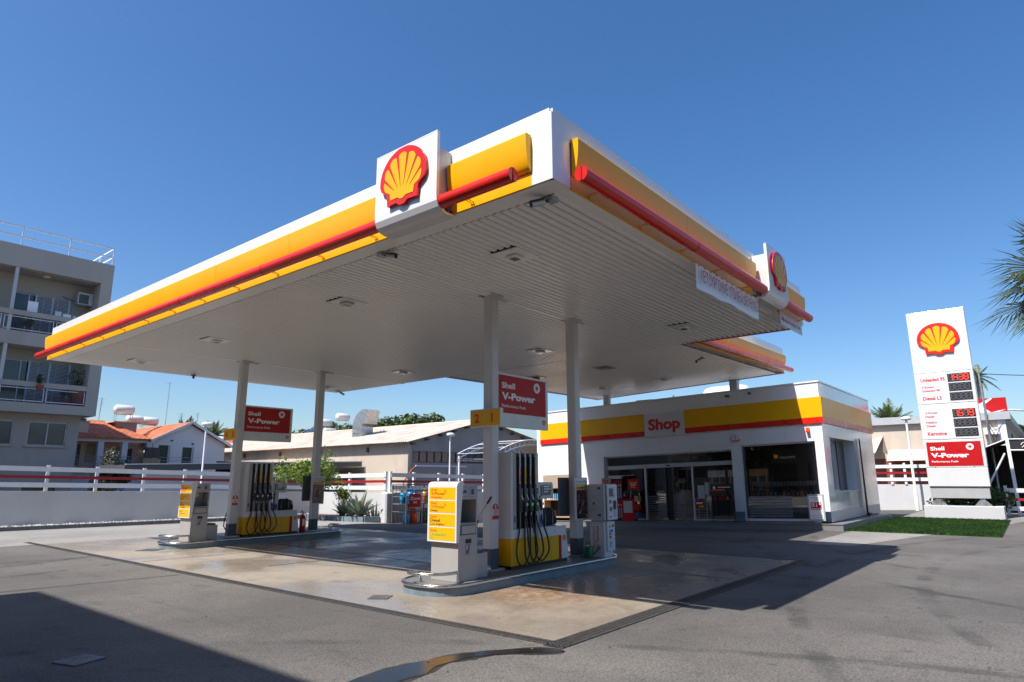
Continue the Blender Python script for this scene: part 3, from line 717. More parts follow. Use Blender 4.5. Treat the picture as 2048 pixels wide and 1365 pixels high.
for k in range(12): b.obox((x0 + .1 + k * .22, y - .012, 4.70), X, Y, Z, .012, .004, .006, 'dark_grey')
b.build('eyelets', t)
t = thing('height_limit_sign', 'small white Maximum height board hanging below the right emblem panel', 'sign', (13.3, CY0, 4.6))
b = MB(); b.box(12.62, 14.02, CY0 - .06, CY0 - .05, 4.47, 4.72, 'white'); b.build('board', t)
b = MB(); b.text('Maximum height 4.2m', (12.7, CY0 - .063, 4.56), X, Z, .09, 'text_red', .01, maxw=1.2); b.build('lettering', t)
# ---------------------------------------------------------------- pump islands (built once in world space, then copied by OFF)
ISLG = {}
def place_pair(t, label2, off=None):
    """copy a finished thing onto the second island"""
    return dup(t, t.location + Vector(off or OFF), label2)
t = thing('pump_island', 'near raised pump island with a steel edge and blue grey kerb', 'pump island', (8.85, 7.25, 0), 'raised pump islands')
x0, x1, y0, y1, r = 6.5, 11.4, 6.55, 7.68, .52
def stad(g=0., z=0.):
    P = []
    for cx, cy, a0 in ((x1 - r, y0 + r, -90), (x1 - r, y1 - r, 0), (x0 + r, y1 - r, 90), (x0 + r, y0 + r, 180)):
        for k in range(9): a = R(a0 + 90 * k / 8); P.append((cx + (r + g) * math.cos(a), cy + (r + g) * math.sin(a)))
    return P
P = stad(); k = len(P)
b = MB(); b.add([(x, y, 0) for x, y in P] + [(x, y, .135) for x, y in P], [(i, (i + 1) % k, (i + 1) % k + k, i + k) for i in range(k)], 'kerb_blue'); b.build('kerb', t)
b = MB(); b.prism(stad(-.0), (0, 0, .148), X, Y, .01, 'isl_top'); b.build('top_slab', t)
b = MB(); b.tube([(x, y, .142) for x, y in stad(.012)], .026, 'steel', 8, closed=True); b.build('edge_rail', t, 0)
place_pair(t, 'far left raised pump island with a steel edge and dark kerb')
def rail(label, flip, label2):
    t = thing('crash_rail', label, 'guard rail', (6.8 if not flip else 10.9, 7.25, .15), 'bent steel guard rails on the island ends')
    def q(x, y, z): return (x if not flip else 17.9 - x, y, z)
    h = .295; b = MB()
    pts = [(6.97, 6.74, .15), (6.965, 6.735, h - .04), (6.95, 6.725, h - .01), (6.91, 6.71, h), (6.80, 6.70, h), (6.66, 6.76, h), (6.54, 6.88, h), (6.47, 7.02, h), (6.455, 7.14, h), (6.49, 7.25, h), (6.57, 7.30, h), (6.65, 7.28, h - .005), (6.69, 7.23, h - .04), (6.70, 7.2, .15)]
    b.tube([q(*p) for p in pts], .023, 'steel', 10); b.build('rail', t)
    b = MB()
    for p in (pts[0], pts[-1]): o_ = Vector(q(*p)); b.tube([o_, o_ + Z * .008], .045, 'steel', 12)
    b.build('foot_plate', t)
    place_pair(t, label2)
rail('bent steel guard rail at the left end of the near island, before the price panel', False, 'bent steel guard rail at the left end of the far island')
rail('bent steel guard rail at the right end of the near island beside the pay terminal', True, 'bent steel guard rail at the right end of the far island')

# service unit with price panel, bucket niche and bin
t = thing('service_tower', 'near grey service unit with yellow fuel name panel, bucket niche and bin', 'service unit', (7.15, 7.0, .15), 'grey service units at the island ends')
b = MB(); X0, X1, Y0, Y1 = 6.965, 7.37, 6.74, 7.29
for z0, z1 in ((.15, .955), (1.29, 1.50)): b.box(X0, X1, Y0, Y1, z0, z1, 'grey_metal')
b.box(X0, X0 + .035, Y0, Y1, .955, 1.29, 'grey_metal'); b.box(X1 - .03, X1, Y0, Y1, .955, 1.29, 'grey_metal'); b.box(X0 + .035, X1 - .03, Y0 + .3, Y1, .955, 1.29, 'grey_metal')
b.box(X0 + .03, X1 - .02, Y0 - .006, Y0, .79, .80, 'dark_grey'); b.build('cabinet', t, .006)
b = MB(); b.box(X0 + .036, X1 - .031, Y0 + .02, Y0 + .295, .956, .97, 'dark_grey'); b.lathe([(.05, 0), (.055, .05), (.05, .09), (.02, .1)], (X0 + .14, Y0 + .14, 1.19), 'wall_white', 12); b.build('bucket_niche', t)
b = MB(); b.prism([(0, 0), (.31, 0), (.31, .135), (0, .135)], (X0 + .045, Y0 - .01, .785 + .01), *FY, .01, 'black'); b.prism([(0, 0), (.29, 0), (.29, .115), (0, .115)], (X0 + .055, Y0 - .014, .805), *FY, .004, 'grey_metal'); b.build('bin_flap', t)
b = MB(); b.obox((X0 + .21, Y0 - .004, .70), X, Y, Z, .06, .006, .028, 'black'); b.build('bin_slot', t, .01)
b = MB()
for cx in (.115, .29):
    o = V(X0 + cx, Y0 - .003, 1.40); s = .06
    b.prism([(-s, -s * 1.2), (s, -s * 1.2), (s, s * 1.2), (-s, s * 1.2)], o, *FY, .002, 'text_blue'); b.prism([(-s * .92, -s * 1.12), (s * .92, -s * 1.12), (s * .92, s * 1.12), (-s * .92, s * 1.12)], o + V(0, -.002, 0), *FY, 0, 'grey_metal')
    if cx < .2: b.prism([(-.04, -.02), (.045, -.02), (.045, .005), (.02, .03), (-.01, .03), (-.02, .01), (-.04, .01)], o + V(0, -.004, 0), *FY, 0, 'text_blue')
    else: b.prism([(-.032, -.04), (.032, -.04), (.032, .025), (.015, .045), (-.032, .035)], o + V(0, -.004, 0), *FY, 0, 'text_blue')
o = V(X0 + .21, Y0 - .003, .585)
b.prism([(-.055, -.075), (.055, -.075), (.055, .075), (-.055, .075)], o, *FY, .002, 'text_blue'); b.prism([(-.051, -.071), (.051, -.071), (.051, .071), (-.051, .071)], o + V(0, -.002, 0), *FY, 0, 'grey_metal')
b.prism([(0, -.06), (.012, -.06), (.014, 0), (.024, 0), (.02, .03), (0, .035), (-.012, .01)], o + V(0, -.004, 0), *FY, 0, 'text_blue'); b.prism([(.016 * math.cos(a / 3), .016 * math.sin(a / 3)) for a in range(19)], o + V(.01, -.004, .05), *FY, 0, 'text_blue')
b.prism([(-.04, -.06), (-.012, -.06), (-.008, -.015), (-.044, -.015)], o + V(0, -.004, 0), *FY, 0, 'text_blue')
b.build('pictograms', t)
b = MB(); b.box(X1, X1 + .3, Y0 + .06, Y1 - .03, .15, .50, 'grey_metal'); b.box(X1 + .02, X1 + .26, Y0 + .1, Y1 - .1, .501, .54, 'dark_grey'); b.build('rear_box', t, .008)
pn = MB(); PY0, PY1 = 6.725, 7.325   # price panel: white surround with a rolled top
u = -Y
prof = [(0, .69), (.055, .69), (.055, 1.485), (.04, 1.525), (.0, 1.545), (-.08, 1.55), (-.08, 1.50)]
vs = [V(X0, y, 0) - X * d + Z * z for d, z in prof for y in (PY1, PY0)]; k = len(prof)
pn.add(vs, [(2 * j, 2 * j + 1, 2 * j + 3, 2 * j + 2) for j in range(k - 1)], 'white'); pn.add([vs[2 * j] for j in range(k)], [tuple(range(k))], 'white'); pn.add([vs[2 * j + 1] for j in range(k)], [tuple(reversed(range(k)))], 'white')
pp = pn.build('price_panel', t)
W3 = [(.125, .30, .23), (.125, .30, .145), (.125, .20, .30), (.125, .33, .06)]
rows = [(1.295, 1.465, ('Shell', 'text_orange'), ('V-Power', 'text_red'), ('Unleaded', 'text_orange')), (1.105, 1.275, ('Shell', 'text_orange'), ('V-Power', 'text_orange'), ('Diesel', 'text_black')),
        (.912, 1.085, ('Shell', 'text_orange'), ('Diesel', 'text_black'), ('Low Sulphur', 'text_black')), (.715, .895, ('Shell', 'text_orange'), ('Unleaded', 'text_green'), ('95', 'text_green'))]
for i, (z0, z1, a, c, d) in enumerate(rows):
    b = MB(); xx = X0 - .0575
    b.prism([(0, 0), (.54, 0), (.54, z1 - z0), (0, z1 - z0)], (xx, PY1 - .03, z0), *FX, .002, 'yellow')
    e = b.build('fuel_tile', pp)
    b = MB(); o = V(xx - .002, PY1 - .065, z0)
    b.text(a[0], o + Z * .118, *FX, .036, a[1], .02, maxw=W3[i][0]); b.text(c[0], o + Z * .062, *FX, .046, c[1], .018, maxw=W3[i][1]); b.text(d[0], o + Z * .016, *FX, .031, d[1], .018, maxw=W3[i][2])
    if i < 2: 
        ring = [(.018 * math.cos(R(q)), .018 * math.sin(R(q))) for q in range(0, 360, 30)]; b.prism(ring, o + V(0, -.30, .115), *FX, 0, c[1]); b.prism([(p_ * .5, q_ * .5) for p_, q_ in ring], o + V(-.001, -.30, .115), *FX, 0, 'yellow')
    b.build('lettering', e)
place_pair(t, 'far grey service unit with small yellow fuel name panel on the left island')

# fuel dispenser
t = thing('fuel_dispenser', 'near tall fuel pump with four hoses and yellow lower panels', 'fuel pump', (9.2, 7.25, .15), 'four hose fuel pumps')
XA, XB, XC, YF, YB = 8.42, 9.16, 10.03, 6.955, 7.55
b = MB()
b.box(XA, XA + .05, YF, YB, .77, 2.02, 'column'); b.box(XA + .05, XB, YF + .03, YB - .03, .77, 2.01, 'grey_metal'); b.box(XB - .075, XB, YF - .006, YB + .006, .77, 2.02, 'column')
b.box(XA + .052, XA + .14, YF, YB, .78, 2.015, 'grey_metal')
b.box(XA, XA + .003, YF - .002, YB, .76, .77, 'dark_grey')
b.build('tower', t, .006)
b = MB(); b.box(XA - .004, XB + .004, YF - .004, YB + .004, .625, .77, 'white'); b.box(XB + .004, 9.745, YF, YB, .60, .745, 'white'); 
tp = [(XB + .004, .745), (9.745, .745), (9.745, .60), (9.82, .60), (9.82, .2), (10.05, .2), (9.955, .765), (XB + .004, .765)]
b.prism([(9.745, .60), (9.825, .60), (9.825, .745), (9.745, .745)], (0, YF + .0, 0), *FY, YB - YF, 'white')
b.prism([(9.825, .2), (10.04, .2), (9.965, .745), (9.825, .745)], (0, YF, 0), *FY, YB - YF, 'white')
b.prism([(XB + .004, .745), (9.965, .745), (9.955, .765), (XB + .004, .765)], (0, YF - .012, 0), *FY, YB - YF + .024, 'white')
b.build('white_casing', t)
b = MB(); b.box(XA - .004, XB + .002, YF - .004, YB + .004, .2, .622, 'yellow'); b.build('yellow_panel', t, .004)
b = MB(); b.box(XB + .006, 9.742, YF, YB, .2, .597, 'yellow'); b.build('yellow_panel', t)
b = MB(); b.box(9.743, 9.822, YF - .003, YB + .003, .2, .598, 'red_sign'); b.build('red_stripe', t)
b = MB(); b.box(XA + .02, 10.02, YF + .02, YB - .02, .148, .2, 'black'); b.build('plinth', t)
b = MB(); b.box(9.5, 9.503, YF - .003, YF, .2, .6, 'dark_grey'); b.box(9.62, 9.635, YF - .006, YF, .67, .685, 'dark_grey'); b.box(XA + .075, XA + .11, YF - .005, YF, .88, .98, 'dark_grey'); b.box(XB - .06, XB - .01, YF - .02, YF - .005, .58, .86, 'silver'); b.build('lock', t)
emblem(t, (9.915, YF - .004, .54), X, Z, .055, .002)
chx = [8.60, 8.745, 8.89, 9.03]
for i, cx in enumerate(chx):
    b = MB(); b.box(cx - .024, cx + .024, YF - .012, YF + .03, .78, 2.005, 'black'); b.build('hose_channel', t)
for i, cx in enumerate(chx):
    c = ('red_sign', 'yellow', 'red_sign', 'yellow')[i]; b = MB(); lx = cx + .052
    b.box(lx - .025, lx + .025, YF - .006, YF + .03, 1.44, 2.0, 'silver')
    b.box(lx - .021, lx + .021, YF - .010, YF - .006, 1.50, 1.77, 'text_white' if c == 'red_sign' else c); b.box(lx - .021, lx + .021, YF - .011, YF - .01, 1.44, 1.50, 'dark_grey')
    if c == 'red_sign': b.box(lx + .003, lx + .021, YF - .0115, YF - .010, 1.50, 1.77, c)
    b.text(('V-Power', 'Diesel', 'V-Power', 'Unleaded')[i], (lx + .012 - (.008 if c == 'red_sign' else 0), YF - .013, 1.53), Z, -X, .02, 'text_red' if c == 'red_sign' else 'text_black', .01); b.build('grade_label', t)
    b = MB(); b.box(lx - .045, lx + .045, YF - .03, YF + .03, 1.04, 1.43, 'dark_grey'); b.build('nozzle_boot', t, .008)
    # nozzle: spout up into the boot, handle with guard, coloured cap
    b = MB(); g = 'black' if i in (0, 3) else 'green_can'
    b.tube([(lx - .03, YF - .05, 1.32), (lx - .012, YF - .07, 1.25), (lx + .005, YF - .085, 1.19)], .011, 'steel', 8)
    b.tube([(lx + .0, YF - .075, 1.24), (lx + .022, YF - .1, 1.17), (lx + .028, YF - .1, 1.06)], [.02, .033, .02], g, 8)
    b.tube([(lx + .03, YF - .105, 1.04), (lx + .026, YF - .1, .985)], .014, 'galv', 8)
    b.tube([(lx - .01, YF - .10, 1.16), (lx - .02, YF - .12, 1.10), (lx + .01, YF - .12, 1.05)], .006, 'black', 6)
    b.tube([(lx + .03, YF - .12, 1.165), (lx + .03, YF - .138, 1.165)], .023, 'text_white', 12); b.tube([(lx + .03, YF - .138, 1.165), (lx + .03, YF - .142, 1.165)], .012, 'text_orange', 10)
    nz = b.build('nozzle', t)
    # hose: from the nozzle tail down in a loop and back up the channel
    dx = (.10, .13, .15, -.02)[i] if i < 3 else .12; bx = lx + (.03, .10, .12, .14)[i]
    A = V(lx + .026, YF - .1, .985); low = .235 + .012 * i; cxb = cx - (.10 if i == 0 else .03)
    ctrl = [A, V(lx + .035, YF - .12, .85), V(bx + .02, YF - .13, .60), V(bx + .05, YF - .13, .40), V(bx - .02, YF - .12, low + .03), V((bx + cxb) / 2 - .02, YF - .11, low - .03), V(cxb - .01, YF - .08, low + .05), V(cxb + .0, YF - .05, .48), V(cx - .005, YF - .03, .75), V(cx, YF - .022, 1.1), V(cx, YF - .02, 1.95)]
    pts = []
    for j in range(len(ctrl) - 1):
        p0, p1, p2, p3 = ctrl[max(0, j - 1)], ctrl[j], ctrl[j + 1], ctrl[min(len(ctrl) - 1, j + 2)]
        for s in range(5):
            q = s / 5; pts.append(.5 * ((2 * p1) + (p2 - p0) * q + (2 * p0 - 5 * p1 + 4 * p2 - p3) * q * q + (3 * p1 - p0 - 3 * p2 + p3) * q ** 3))
    pts.append(ctrl[-1]); b = MB(); b.tube(pts, .0145, 'black', 8); b.build('hose', t)
b = MB(); b.tube([(XA + .08 - .12, YB + .1, .9), (XA - .14, YB + .12, .6), (XA - .16, YB + .12, .4), (XA - .08, YB + .12, .27), (XA + .1, YB + .1, .25)], .0145, 'black', 8); b.build('hose', t)
b = MB()   # payment / volume display beside the tower
b.prism([(0, 0), (.44, 0), (.43, .25), (.40, .28), (0, .285)], (XB + .002, YF, 1.24), *FY, .30, 'silver'); hd = b.build('display_head', t, .004)
b = MB(); b.box(XB + .14, XB + .36, YF - .006, YF, 1.30, 1.47, 'screen'); b.box(XB + .07, XB + .115, YF - .006, YF, 1.29, 1.47, 'dark_grey'); b.box(XB + .375, XB + .39, YF - .006, YF, 1.365, 1.385, 'dark_grey')
for z, w in ((1.435, .16), (1.395, .18), (1.35, .12)): b.box(XB + .16, XB + .16 + w, YF - .008, YF - .006, z, z + .018, 'text_white')
b.box(XB + .02, XB + .06, YF - .004, YF, 1.25, 1.29, 'rust'); b.build('display', hd)
b = MB(); b.box(XB + .16, XB + .26, YF + .10, YF + .2, .765, 1.24, 'silver'); b.build('display_post', t)
place_pair(t, 'far tall fuel pump with four hoses on the left island')

# things left standing on the pump's low shelf
def holdall(o, label, label2):
    t = thing('cloth_bag', label, 'bag', o, 'black bags on the pump shelves'); o = Vector(o)
    b = MB(); n = 14; rings = []
    for i in range(n + 1):
        s = i / n; x = -.26 + .52 * s; hh = .30 * (1 - .25 * abs(2 * s - 1) ** 3) + .012 * math.sin(s * 21); ww = .115 * (1 - .25 * abs(2 * s - 1) ** 4)
        rings.append([(x + .02 * math.sin(a * 2), ww * math.copysign(abs(math.cos(a)) ** .5, math.cos(a)), hh / 2 + hh / 2 * math.copysign(abs(math.sin(a)) ** .6, math.sin(a))) for a in [2 * math.pi * k / 14 for k in range(14)]])
    vs = [o + Vector(p) for g in rings for p in g]
    b.add(vs, [(i * 14 + k, i * 14 + (k + 1) % 14, i * 14 + 14 + (k + 1) % 14, i * 14 + 14 + k) for i in range(n) for k in range(14)], 'black_cloth', True)
    b.add(vs[:14], [tuple(range(13, -1, -1))], 'black_cloth'); b.add(vs[-14:], [tuple(range(14))], 'black_cloth'); b.build('bag_body', t)
    b = MB()
    for s in (-.12, .1): b.tube([o + V(s, -.118, .02), o + V(s, -.122, .15), o + V(s + .01, -.10, .29), o + V(s + .02, 0, .31)], .006, 'galv', 5)
    b.obox(o + V(.2, -.105, .2), X, Y, Z, .025, .004, .05, 'text_orange'); b.build('strap', t)
    dup(t, Vector(o) + OFF, label2)
holdall((9.67, 7.22, .766), 'black cloth bag on the shelf of the near fuel pump', 'black cloth bag on the shelf of the far left fuel pump')
def jug(o, m, label, label2):
    t = thing('screenwash_bottle', label, 'bottle', o, 'plastic bottles on the pump shelves'); o = Vector(o)
    b = MB(); b.bbox(o.x - .05, o.x + .05, o.y - .07, o.y + .07, o.z, o.z + .2, m, .02); b.build('bottle_body', t)
    b = MB(); b.lathe([(.03, 0), (.02, .02), (.02, .05), (0, .055)], o + Z * .2, 'text_white', 10); b.build('cap', t)
    b = MB(); b.obox(o + V(0, -.072, .1), X, Y, Z, .04, .001, .05, 'text_blue'); b.build('bottle_label', t)
    dup(t, Vector(o) + OFF, label2)
jug((9.24, 7.1, .766), 'gas_navy', 'dark blue bottle next to the tower of the near fuel pump', 'dark blue bottle next to the tower of the far fuel pump')
jug((9.36, 7.12, .766), 'purple', 'purple bottle beside the black bag on the near pump', 'purple bottle beside the black bag on the far pump')
# ---------------------------------------------------------------- signs on the columns
def burst(b, o, u, v, r, white='text_white', red='text_red'):
    n = Vector(u).cross(Vector(v)).normalized(); o = Vector(o)
    b.prism([(r * math.cos(R(a)), r * math.sin(R(a))) for a in range(0, 360, 15)], o, u, v, 0, white)
    P = []
    for k in range(24): a = R(15 * k); q = r * (.68 if k % 2 == 0 else .30); P.append((q * math.cos(a), q * math.sin(a)))
    b.prism(P, o + n * .002, u, v, 0, red)
def vpower(name, parent, o, u, v, w, h, red='red_sign'):
    """red board with the fuel name, lower left corner o, width w, height h"""
    o, u, v = Vector(o), Vector(u), Vector(v); n = u.cross(v).normalized()
    b = MB(); b.prism([(0, 0), (w, 0), (w, h), (0, h)], o + n * .004, u, v, .004, red); r = b.build('red_board', parent)
    b = MB(); p = o + n * .0065
    b.text('Shell', p + u * (.065 * w) + v * (.66 * h), u, v, .155 * h, 'text_white', .04, maxw=.265 * w)
    b.text('V-Power', p + u * (.065 * w) + v * (.36 * h), u, v, .185 * h, 'text_white', .06, maxw=.70 * w)
    b.text('Performance Fuels', p + u * (.065 * w) + v * (.15 * h), u, v, .085 * h, 'text_white', .015, maxw=.49 * w)
    burst(b, p + u * (.80 * w) + v * (.78 * h), u, v, .07 * w); b.build('lettering', r)
t = thing('fuel_sign', 'red and white fuel advertising board on the near column above pump 1', 'sign', (9.09, 7.25, 2.45), 'red fuel boards on the canopy columns')
b = MB(); b.box(8.36, 9.83, 7.21, 7.30, 2.46, 3.40, 'white'); b.box(8.335, 8.36, 7.22, 7.28, 2.55, 3.38, 'galv'); b.build('sign_box', t, .006)
vpower('v', t, (8.395, 7.21, 2.70), X, Z, 1.36, .66)
emblem(t, (9.70, 7.206, 2.59), X, Z, .055, .002)
place_pair(t, 'red and white fuel advertising board on the far left column above pump 3', (.46, 9.35, .15))
def numbers(label, dy, dx, dz, a, c):
    t = thing('pump_number_sign', label, 'sign', (8.05 + dx, 7.2 + dy, 2.43 + dz), 'yellow pump number signs')
    y1, y0, x = 7.545 + dy, 6.875 + dy, 8.085 + dx
    b = MB(); b.box(x - .03, x + .045, y0, y1, 2.43 + dz, 2.73 + dz, 'white'); b.build('sign_box', t, .004)
    for (q1, q0, s) in ((y1 - .01, (y0 + y1) / 2 + .01 + .02, a), ((y0 + y1) / 2 + .01, y0 + .01, c)):
        b = MB(); b.box(x - .036, x - .029, q0, q1, 2.45 + dz, 2.71 + dz, 'yellow'); p = b.build('number_tile', t)
        b = MB(); b.text(s, (x - .038, (q0 + q1) / 2 + .0, 2.51 + dz), *FX, .145, 'text_red', .05, 'c'); b.build('numeral', p)
numbers('yellow number sign reading 2 and 1 on the near column', 0, 0, 0, '2', '1')
numbers('yellow number sign reading 4 and 3 on the far left column', OFF.y, OFF.x - .06, .17, '4', '3')

def poster(label, x0, x1, y, z0, z1, front, group='poster frames on the rear columns'):
    """front: True shows its print to -y, False turns its back to us"""
    t = thing('poster_frame', label, 'poster frame', ((x0 + x1) / 2, y, z0), group); s = -1 if front else 1
    b = MB(); b.bbox(x0, x1, min(y, y - s * .05), max(y, y - s * .05), z0, z1, 'white' if front else 'dark_grey', .01); b.build('frame', t)
    if front:
        w = x1 - x0; h = z1 - z0; o = V(x0, y - .002, z0)
        b = MB(); b.box(x0 + .03, x1 - .03, y - .003, y, z0 + .03, z0 + h * .70, 'poster_dark'); b.obox(o + X * (w * .82) + Z * .08 + Y * -.003, X, Y, Z, .03, .001, .025, 'yellow')
        P = [(0, 0), (.05, 0), (.2, .24), (.17, .25)]; b.prism(P, o + X * .1 + Z * .12 - Y * .002, *FY, 0, 'grey_metal'); b.prism([(0, 0), (.09, .03), (.05, .22), (.0, .2)], o + X * .16 + Z * .17 - Y * .0024, *FY, 0, 'rust'); b.prism([(0, 0), (.02, .03), (.05, .17), (.02, .2)], o + X * .08 + Z * .29 - Y * .0028, *FY, 0, 'poster_photo')
        b.build('poster_print', t)
        b = MB(); b.box(x0 + .03, x1 - .03, y - .003, y, z0 + h * .72, z0 + h * .84, 'yellow')
        for i in range(5): b.prism([(.014 * math.cos(q / 2), .014 * math.sin(q / 2)) for q in range(12)], (x0 + .07 + i * (w - .14) / 4, y - .005, z0 + h * .755), *FY, 0, 'text_red'); b.obox((x0 + .07 + i * (w - .14) / 4, y - .004, z0 + h * .80), X, Y, Z, .02, .001, .012, 'text_white' if i < 4 else 'text_blue')
        b.build('safety_strip', t)
        b = MB(); b.text('For your safety', (x0 + w / 2, y - .003, z0 + h * .885), *FY, .03, 'text_black', .012, 'c', maxw=w * .84); b.build('lettering', t)
    return t
poster('poster frame reading For your safety on the second near column beside the pay terminal', 10.45, 10.87, 7.05, .81, 1.60, True)
poster('dark back of a poster frame on the far face of the second near column', 10.30, 10.64, 7.36, .90, 1.60, False)
poster('For your safety poster frame on the second far column before the citrus tree', 10.45 + OFF.x, 10.87 + OFF.x, 7.05 + OFF.y, .81 + .08, 1.60 + .08, True)
poster('dark back of a poster frame on the far face of the second far column', 10.33 + OFF.x, 10.6 + OFF.x, 7.36 + OFF.y, .98, 1.68, False)

# squeegee leaning on the column
t = thing('squeegee', 'long handled squeegee leaning against the near column', 'squeegee', (7.75, 7.5, .5))
a, c = V(7.72, 7.42, .55), V(8.12, 7.12, 1.30); d = (c - a).normalized()
b = MB(); b.tube([a, c - d * .13], .011, 'galv', 8); b.build('shaft', t)
b = MB(); b.tube([c - d * .13, c], .017, 'black', 8); b.tube([a + d * .3, a + d * .34], .014, 'black', 8); b.build('grip', t)
b = MB(); b.obox(a, Y, X, Z, .11, .012, .02, 'black'); b.build('blade', t)
# watering can
t = thing('watering_can', 'green plastic watering can on the near island by the column base', 'watering can', (10.52, 6.84, .15)); o = V(10.52, 6.84, .15)
b = MB(); b.lathe([(.085, 0), (.09, .02), (.088, .19), (.08, .21), (.05, .215)], o, 'green_can', 18); b.build('can_body', t)
b = MB(); b.tube([o + V(.07, -.03, .04), o + V(.13, -.07, .09), o + V(.19, -.12, .17), o + V(.235, -.15, .235)], [.02, .015, .012, .012], 'green_can', 8); b.tube([o + V(.235, -.15, .235), o + V(.255, -.165, .25)], [.014, .028], 'green_can', 10); b.build('spout', t)
b = MB(); b.tube([o + V(.05, .0, .20), o + V(.02, 0, .27), o + V(-.05, 0, .275), o + V(-.11, 0, .22), o + V(-.12, 0, .12), o + V(-.085, 0, .06)], .010, 'green_can', 8); b.build('handle', t)
# fire extinguisher beside the far left pump
t = thing('fire_extinguisher', 'red fire extinguisher at the right end of the far left pump', 'extinguisher', (10.72, 16.42, .15)); o = V(10.72, 16.42, .15)
b = MB(); b.lathe([(.075, 0), (.08, .02), (.08, .38), (.06, .44), (.03, .47), (.03, .49)], o, 'red_sign', 18); b.build('cylinder', t)
b = MB(); b.obox(o + V(-.02, -.079, .26), X, Y, Z, .035, .004, .09, 'text_white'); b.build('instruction_plate', t)
b = MB(); b.tube([o + V(0, 0, .49), o + V(0, 0, .53)], .018, 'black', 8); b.tube([o + V(0, 0, .52), o + V(-.07, -.03, .56)], .008, 'black', 6); b.tube([o + V(0, 0, .53), o + V(-.06, -.03, .60)], .008, 'black', 6); b.tube([o + V(.02, 0, .51), o + V(.1, -.02, .47), o + V(.1, -.02, .2), o + V(.085, 0, .1)], .009, 'black', 6); b.build('valve', t)

# pay terminal
t = thing('pay_terminal', 'white outdoor pay terminal at the right end of the near island', 'pay terminal', (10.87, 6.78, .15))
X0, X1, Y0, Y1 = 10.72, 11.02, 6.58, 6.93
b = MB(); b.bbox(X0 + .0, X1, Y0 + .03, Y1, .15, .80, 'white', .015); p = b.build('pedestal', t)
b = MB(); b.text('Χρηματίζεται', (X0 - .003, Y1 - .11, .28), Z, Y, .045, 'text_red', .012, maxw=.42); b.text('Pay Terminal', (X0 - .003, Y1 - .19, .28), Z, Y, .05, 'text_red', .03, maxw=.42)
b.v = [(x, y, z) for x, y, z in b.v]; b.build('lettering', p)
b = MB(); b.box(X0 + .05, X1 + .02, Y0 - .005, Y0 + .028, .26, .79, 'white'); d_ = b.build('lower_door', t, .006)
b = MB()
for i, (dx, dz, c) in enumerate([(.10, .70, 'yellow'), (.2, .71, 'text_blue'), (.10, .62, 'cyanish'), (.10, .57, 'text_red'), (.10, .51, 'rust'), (.16, .62, 'text_blue')]):
    b.obox((X0 + .05 + dx, Y0 - .008, dz), X, Y, Z, .03, .002, .022, c if c in M else 'gas_cyan')
b.tube([(X0 + .16 + .03 * math.cos(a), Y0 - .012, .38 + .05 * math.sin(a)) for a in [k * .6 for k in range(10)]], .007, 'galv', 6); b.build('stickers', d_)
b = MB(); b.bbox(X0 - .04, X1 + .04, Y0 - .02, Y1 + .03, .82, 1.47, 'silver', .02); b.build('head', t)
b = MB(); yf = Y0 - .025    # front shell with a recess
b.bbox(X0 + .0, X1 + .06, yf - .04, yf, .825, 1.475, 'white', .02)
fr = b.build('front_shell', t)
b = MB(); b.prism([(0, 0), (.22, 0), (.22, .20), (0, .20)], (X0 + .04, yf - .042, 1.22), *FY, .001, 'silver'); b.prism([(0, 0), (.15, 0), (.13, .15), (0, .15)], (X0 + .06, yf - .045, 1.245), *FY, .002, 'screen_blue'); b.build('screen', fr)
b = MB(); b.obox((X0 + .09, yf - .044, 1.15), X, Y, Z, .03, .004, .03, 'dark_grey'); b.obox((X0 + .10, yf - .044, 1.02), X, Y, Z, .034, .004, .04, 'dark_grey'); b.obox((X0 + .24, yf - .044, 1.09), X, Y, Z, .045, .008, .08, 'black'); b.obox((X0 + .26, yf - .04, .93), X, Y, Z, .05, .01, .06, 'silver'); b.obox((X0 + .09, yf - .044, .88), X, Y, Z, .03, .004, .01, 'dark_grey'); b.build('card_slots', fr)
b = MB(); xx = X0 - .043
for dy, dz, w, h in ((.10, 1.40, .032, .022), (.10, .91, .032, .022), (.22, 1.12, .02, .022)): b.obox((xx, Y0 + dy, dz), Y, X, Z, w, .003, h, 'dark_grey')
for dz in (1.26, .99):
    b.tube([(xx, Y0 + .22 + .03 * math.cos(k * .52), dz + .035 * math.sin(k * .52)) for k in range(12)], .004, 'galv', 5, closed=True)
b.build('side_plates', t)

# ---------------------------------------------------------------- gas bottle cage against the wall
gx, gy = 17.05, 19.75
t = thing('bottle_cage', 'grey metal cage of gas bottles with a red board on its front', 'bottle cage', (17.9, 19.9, 0))
b = MB(); x0, x1, y0, y1, h = 17.2, 18.85, 19.45, 20.25, 1.36; g0 = gz(18, 19.8)
for x in (x0, (x0 + x1) / 2 + .0, x1):
    for y in (y0, y1): b.box(x - .018, x + .018, y - .018, y + .018, g0, h, 'galv' if y == y0 else 'dark_grey')
for z in (g0 + .05, .33, .62, .9, 1.13, h):
    for y in (y0, y1): b.box(x0, x1, y - .012, y + .012, z - .014, z + .014, 'dark_grey')
    for x in (x0, x1): b.box(x - .012, x + .012, y0, y1, z - .014, z + .014, 'galv')
for k in range(1, 8): b.box(x0 + k * .2, x0 + k * .2 + .008, y1, y1 + .008, g0, h, 'dark_grey'); 
for k in range(1, 4): b.box(x0 - .004, x0 + .004, y0 + k * .2, y0 + k * .2 + .008, g0, h, 'dark_grey')
b.box(x0, x1, y0, y1, .62, .64, 'dark_grey'); b.box(x0, x1, y0, y1, g0 + .05, g0 + .07, 'dark_grey'); b.build('cage_frame', t)
b = MB(); b.box(x0 + .12, x0 + .72, y0 - .04, y0 - .025, .50, 1.0, 'red_sign'); p = b.build('sign_board', t)
